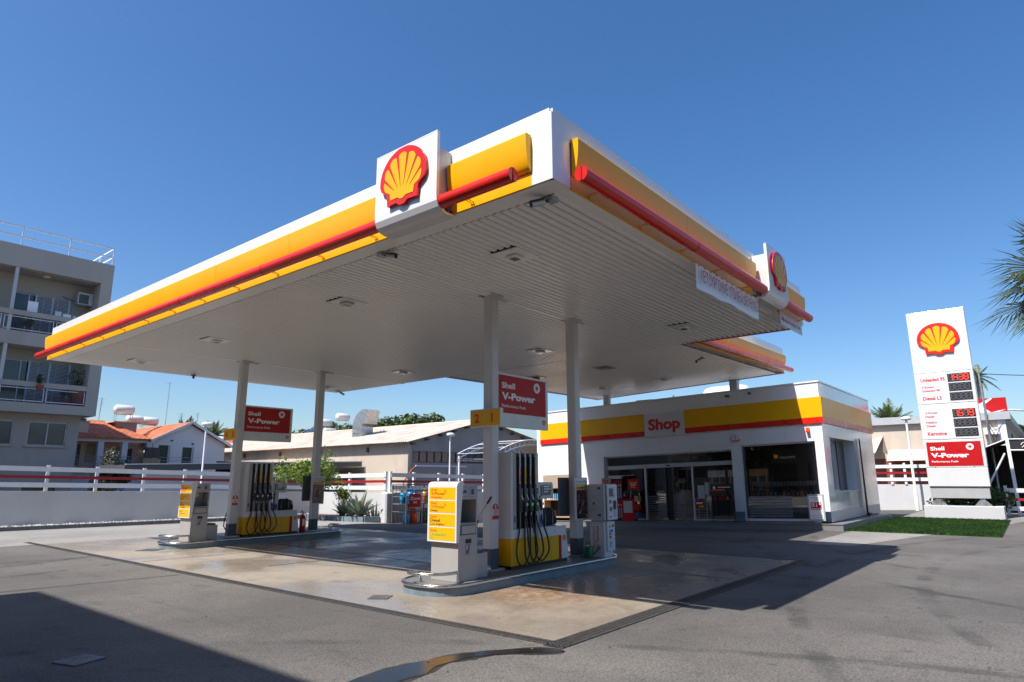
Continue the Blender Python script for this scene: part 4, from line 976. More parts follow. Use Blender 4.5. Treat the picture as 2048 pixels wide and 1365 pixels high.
b = MB(); b.text('Coral', (x0 + .42, y0 - .043, .78), X, Z, .11, 'text_white', .03, 'c', maxw=.48); b.text('GAS', (x0 + .42, y0 - .043, .65), X, Z, .075, 'text_white', .03, 'c'); b.build('lettering', p)
def bottle(x, y, z, r, h, m, label):
    t = thing('gas_bottle', label, 'gas bottle', (x, y, z), 'gas bottles in the cage')
    b = MB(); b.lathe([(r * .8, 0), (r * .82, .03), (r * .82, .04), (r, .07), (r, h * .62), (r * .86, h * .74), (r * .45, h * .80), (.02, h * .81)], (x, y, z), M['gas_' + m], 18); b.build('bottle_body', t)
    b = MB(); b.tube([(x, y, z + h * .8), (x, y, z + h * .92)], .02, 'steel', 8); b.tube([(x - .04, y, z + h * .88), (x + .04, y, z + h * .88)], .014, 'galv', 6); b.build('valve', t)
    b = MB(); q = r * .62
    for a in (-.9, .9, 2.2, 4.0): b.box(x + q * math.cos(a) - .012, x + q * math.cos(a) + .012, y + q * math.sin(a) - .012, y + q * math.sin(a) + .012, z + h * .72, z + h * .97, M['gas_' + m])
    b.tube([(x + q * math.cos(R(a)), y + q * math.sin(R(a)), z + h * .97) for a in range(0, 360, 30)], .016, M['gas_' + m], 6, closed=True); b.build('collar', t)
bz = g0 + .07; tz = .64
for x, y, z, r, h, m, lab in [(17.36, 19.62, bz, .15, .50, 'cyan', 'light blue gas bottle on the floor of the cage, leftmost'), (17.72, 19.64, bz, .18, .54, 'orange', 'big bright orange gas bottle on the floor of the cage'),
    (17.95, 19.92, bz, .16, .56, 'orange', 'orange gas bottle standing behind the big orange one'), (18.28, 19.64, bz, .13, .56, 'gas_green' if 0 else 'gas_green', 'dark green gas bottle on the floor of the cage'), (18.56, 19.66, bz, .13, .55, 'navy', 'dark blue gas bottle on the floor of the cage, rightmost'),
    (17.42, 19.9, tz, .12, .50, 'cyan', 'light blue gas bottle on the upper shelf behind the side bars'), (17.66, 19.75, tz, .14, .56, 'blue', 'blue gas bottle on the upper shelf above the red board'), (17.92, 19.75, tz, .13, .52, 'navy', 'dark blue gas bottle on the upper shelf above the red board'),
    (18.30, 19.62, tz, .12, .56, 'tan', 'tan brown gas bottle on the upper shelf'), (18.56, 19.66, tz, .13, .57, 'navy', 'blue gas bottle on the upper shelf right of the tan one')]:
    bottle(x, y, z, r, h, m.replace('gas_', '') if 'gas_' + m not in M else m, lab)

# ---------------------------------------------------------------- price sign
PX = 29.7
t = thing('price_sign', 'tall white fuel price tower with red led digits on a white plinth', 'price sign', (30.0, 2.9, 0))
b = MB(); b.box(PX - .05, PX + .75, 1.58, 4.05, -.25, .50, 'wall_white'); b.build('plinth', t, .02)
y0, y1 = 1.88, 3.80; tk = .38
b = MB(); b.box(PX + .05, PX + tk - .05, y0 + .05, y1 - .03, .78, 1.22, 'silver'); b.build('grey_base_band', t)
for y in (y0 + .22, y1 - .32):
    b = MB(); b.box(PX + .08, PX + .3, y, y + .16, .5, .80, 'galv'); 
    for s in (-1, 1): b.prism([(0, 0), (.2, 0), (0, .24)], (PX + .12, y + .08 + s * .08, .5), Y * s, Z, .02, 'galv')
    b.build('foot', t)
b = MB(); secs = [1.20, 1.90, 2.95, 4.31, 5.52, 7.80]
for a, c in zip(secs[:-1], secs[1:]): b.box(PX, PX + tk, y0, y1, a + .006, c - .006, 'white')
b.box(PX, PX + tk, y0, y1, 7.78 + .002, 7.98, 'white')
b.box(PX + .02, PX + tk - .02, y0 + .02, y1 - .02, 1.2, 7.8, 'dark_grey')
b.build('tower_panels', t, .012)
emblem(t, (PX - .06, (y0 + y1) / 2 + .0, 6.78), -Y, Z, .70, .05)
vpower('v', t, (PX - .002, y1 - .10, 1.96), -Y, Z, 1.72, .90)
H7 = {'0': 'abcdef', '1': 'bc', '2': 'abged', '3': 'abgcd', '4': 'fgbc', '5': 'afgcd', '6': 'afgcde', '7': 'abc', '8': 'abcdefg', '9': 'abfgcd', ' ': ''}
def led(parent, yl, z, w, h, s, lit):
    b = MB(); b.box(PX - .02, PX - .0005, yl - w, yl, z, z + h, 'black'); p = b.build('led_display', parent)
    for on in (False, True):
        b = MB(); n = 4; dw = w / (n + .35); k = 0
        def seg(c, cx):
            a, g, th = dw * .36, h * .36, h * .055; ax, zz = {'a': (0, g), 'g': (0, 0), 'd': (0, -g), 'b': (a, g / 2), 'c': (a, -g / 2), 'f': (-a, g / 2), 'e': (-a, -g / 2)}[c]
            q = (a * .8, th) if c in 'agd' else (th, g * .42)
            b.obox((PX - .024 - (.002 if on else 0), cx - ax, z + h / 2 + zz), Y, X, Z, q[0], .003, q[1], 'led' if on else 'dark_grey')
        for i in range(n):
            ch = s[i] if lit else ' '; cx = yl - (i + .62) * dw
            for c in 'abcdefg':
                if (c in H7[ch]) == on: seg(c, cx)
            if on and i == 0 and lit: b.obox((PX - .026, cx - dw * .52, z + h * .14), Y, X, Z, .018, .003, .018, 'led')
        if b.v: b.build('led_digits' if on else 'unlit_segments', p)
for base, names, pr in ((4.33, (('Unleaded 95',), ('V-Power', 'Unleaded 98'), ('Diesel LS',)), '1438'), (2.97, (('V-Power', 'Diesel'), ('Heating', 'Diesel'), ('Kerosine',)), '1579')):
    b = MB(); b.box(PX - .006, PX + .0, y0 + .12, y1 - .12, base + .0, base + 1.16, 'house_white'); pl = b.build('price_panel', t)
    b = MB()
    for i, nm in enumerate(names):
        z = base + .81 - i * .36; led(t, y0 + .83, z, .72, .30, pr, i == 0)
        if len(nm) == 1: b.text(nm[0], (PX - .009, y1 - .2, z + .06), *FX, .135, 'text_red', .04, maxw=.80 if i == 0 else .62)
        else:
            b.text(nm[0], (PX - .009, y1 - .2, z + .16), *FX, .085, 'text_red', .03); b.text(nm[1], (PX - .009, y1 - .2, z + .02), *FX, .085, 'text_red', .03)
    b.build('lettering', pl)
b = MB()
for y in (y0 + .4, y1 - .3): b.obox((PX - .003, y, 1.925), Y, X, Z, .02, .003, .012, 'dark_grey')
b.build('fixing_clip', t)

# artificial grass: a mat with blades
gp = [(21.72, 5.02), (22.5, 1.32 + .0), (30.05, 1.5), (29.6, 4.95)]
gp = [(21.72, 5.02), (21.83, 1.30), (30.0, 1.46), (29.65, 4.98)]
def in_poly(x, y, P):
    r = False
    for i in range(len(P)):
        (a, c), (d, e) = P[i - 1], P[i]
        if (c > y) != (e > y) and x < (d - a) * (y - c) / (e - c) + a: r = not r
    return r
b = MB(); b.prism(gp[::-1] if False else [gp[0], gp[1], gp[2], gp[3]], (0, 0, .02), X, Y, .018, 'grass')
vs, fs = [], []
for i in range(52000):
    x, y = random.uniform(21.6, 30.2), random.uniform(1.2, 5.1)
    if not in_poly(x, y, gp): continue
    if PX - .1 < x < PX + .8 and y < 4.1: continue
    a = random.uniform(0, math.pi); h = random.uniform(.04, .075) * (1 if y % .25 < .2 else .7); w = .011; lx, ly = random.uniform(-.02, .02), random.uniform(-.02, .02); o = len(vs)
    vs += [(x - w * math.cos(a), y - w * math.sin(a), .02), (x + w * math.cos(a), y + w * math.sin(a), .02), (x + lx, y + ly, .02 + h)]; fs.append((o, o + 1, o + 2))
b.add(vs, fs, 'grass'); tag(single(b, 'artificial_grass', 'bright green artificial grass in front of the price sign', 'grass', (25.8, 3.2, 0)), kind='stuff')

# ---------------------------------------------------------------- street lamps
def lamp(label, x, y, z0, h, r=.045, head=(.26, .12), lean=0.):
    t = thing('lamp_post', label, 'lamp post', (x, y, z0), 'white lamp posts round the forecourt')
    b = MB(); b.tube([(x, y, z0), (x, y, z0 + h * .22), (x, y, z0 + h * .23), (x, y, z0 + h)], [r * 1.5, r * 1.4, r, r * .8], 'fence_white', 10); b.build('pole', t)
    b = MB(); w, q = head; vs = []
    n = 14; prof = [(.0, .10), (.5, .10), (.85, .07), (1, .0), (.9, -.05), (.5, -.07), (.0, -.075)]
    for s, z in prof:
        for k in range(n): a = 2 * math.pi * k / n; vs.append((x + w * s * math.cos(a) + w * .15, y + (q + .06) * s * math.sin(a), z0 + h + z))
    b.add(vs, [(i * n + k, i * n + (k + 1) % n, i * n + n + (k + 1) % n, i * n + n + k) for i in range(len(prof) - 1) for k in range(n)], 'fence_white', True); b.build('lamp_head', t)
lamp('white lamp post behind the left wall beside the far column', 13.75, 29.0, 0, 4.0)
lamp('white lamp post behind the gas bottle cage', 22.5, 22.4, -.3, 3.95, .04, (.24, .1))
lamp('white lamp post with a round cap between the shop and the price sign', 36.2, 5.2, 0, 4.3, .06, (.2, .16))
t = thing('curved_lamp_post', 'grey curved lamp post at the right edge beyond the black awning', 'lamp post', (46, -.2, 0))
b = MB(); b.tube([(46, .35, 0), (46, .42, 3.2), (46, .56, 4.9), (46, .9, 5.15), (46, 1.5, 5.22), (46, 2.1, 5.25)], .05, 'galv', 8); b.build('pole', t)
b = MB(); b.obox((46, 2.0, 5.27), Y, X, Z, .35, .1, .06, 'fence_white'); b.build('lamp_head', t)
# leaning utility pole with its cables
t = thing('utility_pole', 'thin grey utility pole with cables right behind the price tower', 'utility pole', (38, 2.13, 0))
b = MB(); b.tube([(38, 2.12, 0), (38, 2.13, 3.2), (38, 2.2, 6.45)], [.07, .06, .045], 'galv', 8); b.build('pole', t)
b = MB(); b.tube([(38, 2.2, 6.4)] + [(38 + 2 * q, 2.2 - 6 * q, 6.4 - .25 * math.sin(math.pi * q)) for q in [k / 10 for k in range(1, 11)]], .018, 'black', 5)
for k in range(5): b.tube([(38, 2.2, 4.3 - .1 * k), (38.6, 1.9 + .05 * k, 3.7 - .3 * (k % 3)), (39.6, 1.6 + .1 * k, 4.1 - .1 * k)], .012, 'black', 5)
b.tube([(37.93, 2.1, 4.4), (37.92, 2.14, 3.9), (37.92, 2.05, 3.2), (37.9, 1.9, 2.6)], .03, 'bark', 6); b.build('cable', t)
# ---------------------------------------------------------------- shop
def W(): b = MB(); b.warp = shear; return b
SX, SY, SB = 22.34, 5.55, .2      # front plane, right side plane, floor level
shop = thing('shop_building', 'white petrol station shop with a yellow and red band and glass front', 'building', (25.5, 11, 0))
b = W(); b.box(21.65, 29.2, 5.08, 18.5, -.25, .185, 'granite'); b.build('raised_step', shop, 0)
b = W(); b.box(21.63, 21.78, 5.06, 18.4, .187, .2, 'granite'); b.box(21.78, 29.2, 5.06, 5.2, .187, .2, 'granite'); b.build('step_edging', shop)
T = 4.60; YE = 17.0
# front wall: cladding panels round the openings
b = W(); th = .14
def pan(y0, y1, z0, z1, w=1.15):
    k = max(1, round((y1 - y0) / w))
    for i in range(k): a, c = y0 + (y1 - y0) * i / k, y0 + (y1 - y0) * (i + 1) / k; b.box(SX, SX + .03, a + .0025, c - .0025, z0 + .0025, z1 - .0025, 'white_gloss')
D1, D2, W1, W2 = 8.56, 13.70, 5.82, 8.24       # door opening, window opening
pan(D2, YE, SB + .32, 1.50); pan(D2, YE, 1.50, 2.60); pan(SY, YE, 2.72, 3.25); pan(SY, YE, 3.25, T, 1.6)
b.box(SX, SX + .03, D1, D2, 2.602, 2.718, 'white_gloss'); b.box(SX, SX + .03, D2 + .002, YE, 2.602, 2.718, 'white_gloss')
pan(W2, D1, SB + .32, 1.50, 1); pan(W2, D1, 1.50, 2.72, 1); pan(SY, W1, SB + .32, 1.5, 1); pan(SY, W1, 1.5, 2.72, 1)
b.box(SX + .03, SX + .17, D2 + .03, YE, SB, T, 'grey_metal'); b.box(SX + .03, SX + .17, D1, D2, 2.63, T, 'grey_metal'); b.box(SX + .03, SX + .17, W2 + .03, D1 - .03, SB, 2.75, 'grey_metal'); b.box(SX + .03, SX + .17, SY + .03, W1 - .03, SB, 2.75, 'grey_metal'); b.box(SX + .03, SX + .17, W1, W2, 2.76, T, 'grey_metal')
b.build('front_cladding', shop)
b = W()
for y0, y1 in ((D2, YE), (W2, D1), (SY, W1)): b.box(SX - .002, SX + .03, y0 + .003, y1 - .003, SB, SB + .318, 'kerb_blue')
b.build('base_band', shop)
# reveals
b = W()
for y0, y1, z1 in ((D1, D2, 2.60), (W1, W2, 2.72)):
    b.box(SX + .031, SX + .3, y0 - .03, y0, SB, z1, 'white'); b.box(SX + .031, SX + .3, y1, y1 + .03, SB, z1, 'white'); b.box(SX + .031, SX + .3, y0, y1, z1, z1 + .03, 'white')
b.build('reveals', shop)
# side wall, window recessed
S1, S2, SE = 23.1, 26.5, 29.75
b = W()
def span(x0, x1, z0, z1, w=.85):
    k = max(1, round((x1 - x0) / w))
    for i in range(k): a, c = x0 + (x1 - x0) * i / k, x0 + (x1 - x0) * (i + 1) / k; b.box(a + .003, c - .003, SY, SY + .03, z0 + .003, z1 - .003, 'side_panel')
span(SX + .03, SE, SB + .32, 1.12); span(SX + .03, S1, 1.12, 2.85, .8); span(S2, SE, 1.12, 2.0); span(S2, SE, 2.0, 2.85); span(SX + .03, SE, 2.85, 3.3); span(SX + .03, SE, 3.3, T, 1.2)
b.box(SX + .17, SE, SY + .03, SY + .17, SB, 1.10, 'grey_metal'); b.box(SX + .17, SE, SY + .03, SY + .17, 2.88, T, 'grey_metal'); b.box(SX + .17, S1 - .03, SY + .03, SY + .17, 1.1, 2.88, 'grey_metal'); b.box(S2 + .03, SE, SY + .03, SY + .17, 1.1, 2.88, 'grey_metal')
b.box(SX + .03, SE, SY - .0, SY + .028, SB, SB + .318, 'silver')
b.build('side_cladding', shop)
b = W(); b.box(S1 - .03, S1, SY + .031, SY + .55, 1.12, 2.85, 'white'); b.box(S2, S2 + .03, SY + .031, SY + .55, 1.12, 2.85, 'white'); b.box(S1, S2, SY + .031, SY + .55, 2.85, 2.88, 'white'); b.box(S1, S2, SY - .02, SY + .55, 1.09, 1.12, 'white'); b.build('side_reveals', shop)
b = W(); b.box(S1, S2 - 1.0, SY + .40, SY + .412, 1.13, 2.84, 'glass_side'); p = b.build('side_window', shop)
b = W(); b.box(S2 - 1.0, S2, SY + .38, SY + .42, 1.12, 2.85, 'dark_grey'); b.box(S1, S1 + .04, SY + .39, SY + .43, 1.12, 2.85, 'fence_white'); b.box(S1, S2 - 1, SY + .39, SY + .43, 1.12, 1.15, 'fence_white'); b.build('window_frame', p)
# back walls, roof, parapet inner
b = W(); b.box(SE - .15, SE, SY + .17, YE, SB, T - .01, 'wall_white'); b.box(SX + .17, SE - .15, YE - .15, YE, SB, T - .01, 'wall_white'); b.box(SX + .17, SE - .15, SY + .17, YE - .15, 3.9, 4.05, 'grey_metal'); b.build('rear_wall', shop)
b = W(); b.box(SX - .03, SX + .19, SY - .03, YE + .02, T + .002, T + .05, 'white_gloss'); b.box(SX + .19, SE, SY - .03, SY + .19, T + .002, T + .05, 'white_gloss'); b.build('parapet_coping', shop)
# band
b = W()
for y0, y1 in ((SY - .06, 10.19), (11.82, 16.78)):
    k = round((y1 - y0) / 2.4)
    for i in range(k): a, c = y0 + (y1 - y0) * i / k, y0 + (y1 - y0) * (i + 1) / k; b.box(SX - .06, SX - .002, a + .002, c - .002, 3.47, 4.12, 'yellow')
b.build('yellow_band', shop)
b = W()
for y0, y1 in ((SY - .06, 10.19), (11.82, 16.78)): b.box(SX - .06, SX - .002, y0 + .002, y1 - .002, 3.28, 3.468, 'red')
b.build('red_stripe', shop)
b = W(); b.box(SX - .055, SE + .0, SY - .06, SY - .002, 3.47, 4.12, 'yellow'); b.build('yellow_band', shop)
b = W(); b.box(SX - .055, SE + .0, SY - .06, SY - .002, 3.28, 3.468, 'red'); b.build('red_stripe', shop)
b = W(); b.box(SX - .07, SX - .002, 10.195, 11.815, 3.22, 4.10, 'white'); p = b.build('shop_sign', shop, .01)
b = W(); b.text('Shop', (SX - .074, 11.0, 3.50), *FX, .40, 'text_red', .06, 'c', maxw=1.30); b.build('lettering', p)
# door set: transom, header, fixed panes, sliding leaves
xg = SX + .22
b = W(); b.box(xg - .03, xg + .03, D1, D2, 2.56, 2.60, 'fence_white'); b.box(xg - .07, xg + .03, D1, D2, 2.10, 2.24, 'silver'); b.box(xg - .03, xg + .03, D1, D1 + .05, SB, 2.56, 'silver'); b.box(xg - .03, xg + .03, D2 - .05, D2, SB, 2.56, 'silver')
b.box(xg - .09, xg - .07, 10.95, 11.1, 2.15, 2.19, 'black')
for y in (12.02, 10.13): b.box(xg - .025, xg + .025, y - .03, y + .03, SB, 2.10, 'fence_white')
b.box(xg - .03, xg + .03, 12.05, D2 - .05, SB, SB + .05, 'fence_white'); b.box(xg - .03, xg + .03, D1 + .05, 10.1, SB, SB + .05, 'fence_white')
b.build('door_frame', shop)
for y0, y1, z0, z1, nm in ((D1 + .05, D2 - .05, 2.24, 2.56, 'transom_pane'), (12.05, D2 - .05, SB + .05, 2.10, 'fixed_pane'), (D1 + .05, 10.10, SB + .05, 2.10, 'fixed_pane')):
    b = W(); b.box(xg - .006, xg + .006, y0, y1, z0, z1, 'glass'); b.build(nm, shop)
for y0, y1, e in ((11.22, 11.99, 1), (10.16, 10.93, -1)):
    b = W(); b.box(xg + .045, xg + .055, y0, y1, SB + .03, 2.09, 'glass'); p = b.build('sliding_door', shop)
    b = W(); ye = y0 if e == 1 else y1; b.box(xg + .04, xg + .06, ye - .02, ye + .02, SB + .02, 2.09, 'dark_grey'); b.box(xg + .035, xg + .065, ye - .04, ye + .14 * e, SB + .02, SB + .09, 'galv'); b.build('door_stile', p)
    b = W()
    for k in range(9): b.box(xg + .038, xg + .042, y0 + .05, y1 - .02, SB + .16 + k * .085, SB + .16 + k * .085 + .04, 'frost')
    b.build('frosted_stripes', p)
b = W(); b.box(xg + .1, xg + .25, 10.93, 11.22, SB, 2.10, 'black'); b.build('door_post', shop)
# big window
b = W(); b.box(xg - .006, xg + .006, W1 + .03, W2 - .03, SB + .09, 2.68, 'glass'); p = b.build('shop_window', shop)
b = W(); b.box(xg - .03, xg + .03, W1, W2, 2.68, 2.72, 'fence_white'); b.box(xg - .03, xg + .03, W1, W2, SB, SB + .09, 'fence_white'); b.box(xg - .03, xg + .03, W1, W1 + .03, SB, 2.7, 'dark_grey'); b.box(xg - .03, xg + .03, W2 - .03, W2, SB, 2.7, 'dark_grey'); b.build('window_frame', p)
b = W()
for k in range(8): b.box(xg - .012, xg - .0075, 6.75, W2 - .1, SB + .14 + k * .088, SB + .14 + k * .088 + .055, 'frost')
b.build('frosted_stripes', p)
b = W(); b.text('WELCOME', (xg - .009, 7.02, 2.22), *FX, .07, 'silver', 0, maxw=.5); b.text('ΚΑΛΩΣΗΡΘΑΤΕ'[:0] + 'WASH PREPAIRED', (xg - .009, 8.0, 2.14), *FX, .06, 'slat', 0, maxw=.5) if False else None
b.build('window_lettering', p)
emblem(p, (xg - .0095, 7.14, 2.25), -Y, Z, .085, .001)
# interior: floor, ceiling, back
b = W(); b.box(SX + .18, SE - .16, SY + .2, YE - .2, SB - .02, SB + .012, 'interior_floor'); b.build('shop_floor', shop)
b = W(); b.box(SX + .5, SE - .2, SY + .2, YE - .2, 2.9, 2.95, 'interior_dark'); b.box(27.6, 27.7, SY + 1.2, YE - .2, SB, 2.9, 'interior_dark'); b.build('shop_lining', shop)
for y in (7.4, 11.0, 13.2):
    b = W(); b.box(24.0, 24.3, y - .3, y + .3, 2.88, 2.896, 'shop_lamp'); b.build('ceiling_lamp', shop)
# window counter with snacks
t = thing('display_counter', 'long snack counter with a striped front behind the shop window', 'counter', (23.1, 7, .1))
b = W(); b.box(22.85, 23.3, W1 + .1, W2 - .1, SB, .95, 'slat'); b.box(22.8, 23.35, W1 + .05, W2 - .05, .95, .98, 'dark_grey'); b.box(22.95, 23.3, W1 + .05, W2 - .05, 1.30, 1.33, 'dark_grey'); 
for y in (W1 + .1, 7.0, W2 - .1): b.box(23.1, 23.14, y - .02, y + .02, .98, 1.30, 'dark_grey')
b.build('counter_body', t)
cols = ['gas_tan', 'gas_gas_green', 'rust', 'gas_tan', 'wood', 'gas_blue', 'leafy', 'yellow', 'red_sign', 'gas_cyan', 'gas_orange', 'yellow', 'gas_navy', 'rust', 'gas_cyan']
names = ['tan', 'dark green', 'rust brown', 'caramel', 'beige', 'blue', 'green', 'golden', 'dark red', 'light blue', 'orange red', 'bright yellow', 'navy blue', 'brown', 'pale blue']
for i in range(15):
    y = 8.08 - i * .142; cm = cols[i] if cols[i] in M else 'gas_gas_green'
    b = W(); b.prism([(-.06, 0), (.06, 0), (.055, .10), (.062, .2), (-.062, .2), (-.055, .10)], (22.9, y, .985), *FX, .05, cm); b.obox((22.898, y, 1.08), Y, X, Z, .035, .002, .04, 'text_white' if i % 3 else 'yellow')
    o = single(b, 'snack_bag', f'{names[i]} snack bag, number {i + 1} from the left on the window counter', 'snack bag', (22.9, y, .9), 'snack bags behind the shop window')
    if i in (6, 3, 4, 7, 13): pass
for i in range(22):
    y = 8.12 - i * .105
    b = W(); b.box(22.97, 23.02, y - .036, y + .036, 1.335, 1.48, 'silver' if i < 17 else 'text_white')
    single(b, 'carton', f'small pale carton, number {i + 1} from the left on the shelf behind the shop window', 'carton', (22.99, y, 1.3), 'pale cartons on the window shelf')
# drinks coolers deep in the shop
for i, y in enumerate((8.9, 9.75, 10.6)):
    t = thing('drinks_cooler', ('glass door drinks cooler with a yellow header at the back right of the shop', 'glass door drinks cooler in the middle of the back of the shop', 'blue lit drinks cooler behind the sliding doors')[i], 'fridge', (26.2, y, .2), 'drinks coolers inside the shop')
    b = W(); b.box(25.9, 26.5, y - .38, y + .38, .2, 2.0, 'dark_grey'); b.box(25.88, 25.9, y - .36, y + .36, 1.72, 1.98, ('wood', 'silver', 'shutter')[i]); b.build('cabinet', t)
    b = W()
    for z in (.5, .85, 1.2, 1.5): 
        b.box(25.87, 25.9, y - .34, y + .34, z - .02, z, 'shutter')
        for k in range(8): b.box(25.86, 25.89, y - .31 + k * .08, y - .27 + k * .08, z, z + .2, ('screen_blue', 'gas_gas_green', 'rust', 'silver')[(k + i + int(z * 10)) % 4])
    b.build('shelf', t)
b = W(); b.box(24.6, 25.2, 11.4, 12.6, SB, 1.25, 'slat'); b.box(24.55, 24.6, 11.6, 12.3, 1.2, 1.6, 'dark_grey'); single(b, 'till_counter', 'grey till counter seen dimly behind the left sliding door', 'counter', (24.9, 12, .1))
# things along the front
def rack(label, y0, y1):
    t = thing('wiper_stand', label, 'display stand', (22.0, (y0 + y1) / 2, .1))
    b = W(); b.box(21.95, 22.1, y0, y1, SB, SB + .1, 'black'); b.box(22.05, 22.08, y0, y1, SB, 1.78, 'black'); b.box(21.93, 22.0, y0, y1, 1.74, 1.86, 'silver'); b.build('frame', t)
    k = 0; y = y0 + .05
    while y < y1 - .02:
        for z in (.30, 1.02):
            b = W(); b.box(21.96, 21.99, y - .024, y + .024, z, z + .66, 'slat'); b.box(21.95, 21.965, y - .026, y + .026, z + .38, z + .66, 'red_sign'); b.box(21.945, 21.952, y - .02, y + .02, z + .45, z + .5, 'text_white'); b.build('wiper_blade', t)
        y += .095
rack('black rack of wiper blades with red cards beside the shop door', 12.72, 13.28)
b = W(); b.box(21.9, 21.93, 13.15, 13.55, 1.38, 1.78, 'text_orange' if False else 'poster_photo')
for k in range(5): b.box(21.895, 21.9, 13.2, 13.5, 1.45 + k * .06, 1.465 + k * .06, 'text_red')
single(b, 'notice_board', 'faded red notice above the pay terminal left of the wiper rack', 'sign', (21.9, 13.35, 1.3))
t = thing('red_display_stand', 'red promotional stand with a framed panel beside the left door pane', 'display stand', (21.9, 12.3, .1))
b = W(); b.box(21.75, 22.0, 12.1, 12.62, SB, 1.0, 'red_sign'); b.box(21.745, 21.75, 12.18, 12.54, .5, .92, 'silver'); b.build('stand_body', t)
b = W(); b.box(21.95, 21.98, 12.0, 12.45, 1.3, 1.72, 'red_sign'); p = b.build('header_board', t)
b = W(); 
for z, w, m_ in ((1.58, .32, 'yellow'), (1.52, .28, 'text_white'), (1.46, .2, 'text_white'), (1.39, .2, 'yellow')): b.box(21.945, 21.949, 12.22 - w / 2, 12.22 + w / 2, z, z + .022, m_)
b.build('lettering', p)
b = W()
for k in range(3): b.box(21.74, 21.98, 11.94, 12.08, .3 + k * .3, .5 + k * .3, ('gas_navy', 'red_sign', 'gas_tan')[k])
b.build('side_stock', t)
t = thing('cloth_bag', 'black bag with a white strap on the red stand by the shop door', 'bag', (21.88, 12.3, .95))
b = W(); n = 12; rings = []
for i in range(n + 1):
    s = i / n; hh = .32 * (1 - .35 * abs(2 * s - 1) ** 3)
    rings.append([(21.88 + .1 * math.copysign(abs(math.cos(a)) ** .6, math.cos(a)), 12.02 + .6 * s, 1.0 + hh / 2 + hh / 2 * math.copysign(abs(math.sin(a)) ** .6, math.sin(a))) for a in [2 * math.pi * k / 12 for k in range(12)]])
vs = [p for g in rings for p in g]; b.add(vs, [(i * 12 + k, i * 12 + (k + 1) % 12, i * 12 + 12 + (k + 1) % 12, i * 12 + 12 + k) for i in range(n) for k in range(12)], 'black_cloth', True); b.add(vs[:12], [tuple(range(12))], 'black_cloth'); b.add(vs[-12:], [tuple(range(12))], 'black_cloth'); b.build('bag_body', t)
b = W(); b.tube([(21.775, 12.25, 1.02), (21.77, 12.24, 1.15), (21.80, 12.22, 1.3)], .012, 'silver', 6); b.obox((21.77, 12.5, 1.14), Y, X, Z, .03, .004, .05, 'text_orange'); b.build('strap', t)
# wire stand with leaflets, hanging clothes rack
t = thing('wire_stand', 'tall wire leaflet stand right of the sliding doors', 'display stand', (21.9, 9.55, .1))
b = W()
for y in (9.3, 9.72):
    for x in (21.75, 22.0): b.tube([(x, y, SB), (x, y, 1.0)], .008, 'galv', 5)
for k in range(9): b.tube([(21.75, 9.3, SB + .05 + k * .09), (21.75, 9.72, SB + .05 + k * .09)], .005, 'galv', 5)
for k in range(5): b.tube([(21.75, 9.34 + k * .085, SB), (21.75, 9.34 + k * .085, 1.0)], .004, 'galv', 5)
for k, y in enumerate((9.30, 9.45, 9.6)): b.tube([(21.85, y, 1.0), (22.0, y - .06, 1.55 - .1 * k)], .006, 'galv', 5)
b.build('wire_frame', t)
b = W(); b.prism([(0, 0), (.3, 0), (.3, .24), (0, .24)], (21.735, 9.7, .66), *FX, .01, 'red_sign'); b.obox((21.722, 9.5, .72), Y, X, Z, .08, .002, .03, 'yellow'); b.obox((21.722, 9.56, .83), Y, X, Z, .11, .002, .025, 'text_white'); b.build('price_card', t)
b = W(); b.obox((21.9, 9.55, 1.2), Y, X, Z, .12, .02, .22, 'silver'); b.obox((21.95, 9.36, 1.3), Y, X, Z, .06, .02, .22, 'silver'); b.build('leaflets', t)
t = thing('clothes_rack', 'black rack of hanging car goods with an orange header by the pillar', 'display stand', (21.9, 8.8, .1))
b = W(); 
for y in (8.42, 9.18): b.tube([(21.9, y, SB + .04), (21.9, y, 1.38)], .014, 'black', 6); b.tube([(21.7, y, SB + .03), (22.1, y, SB + .03)], .014, 'black', 6)
b.tube([(21.9, 8.42, 1.1), (21.9, 9.18, 1.1)], .012, 'black', 6); b.build('rack_frame', t)
b = W(); b.box(21.88, 21.9, 8.44, 9.16, 1.22, 1.40, 'black'); b.box(21.875, 21.88, 8.7, 9.16, 1.22, 1.28, 'text_orange'); b.prism([(.05 * math.cos(q / 2), .05 * math.sin(q / 2)) for q in range(12)], (21.874, 9.07, 1.33), *FX, 0, 'text_white'); b.obox((21.874, 8.72, 1.34), Y, X, Z, .22, .001, .014, 'text_white'); b.build('header_board', t)
for i in range(8):
    y = 8.50 + i * .088; b = W(); P = []
    b.prism([(-.04, -.62 - .05 * (i % 2)), (.04, -.60), (.05, 0), (-.05, 0)], (21.8 + .03 * (i % 2), y, 1.07), *FX, .12, 'black_cloth'); 
    if i in (1, 3, 4, 6): b.obox((21.795, y, .98), Y, X, Z, .03, .002, .05, 'red_sign' if i != 1 else 'text_orange')
    b.build('hanging_garment', t)
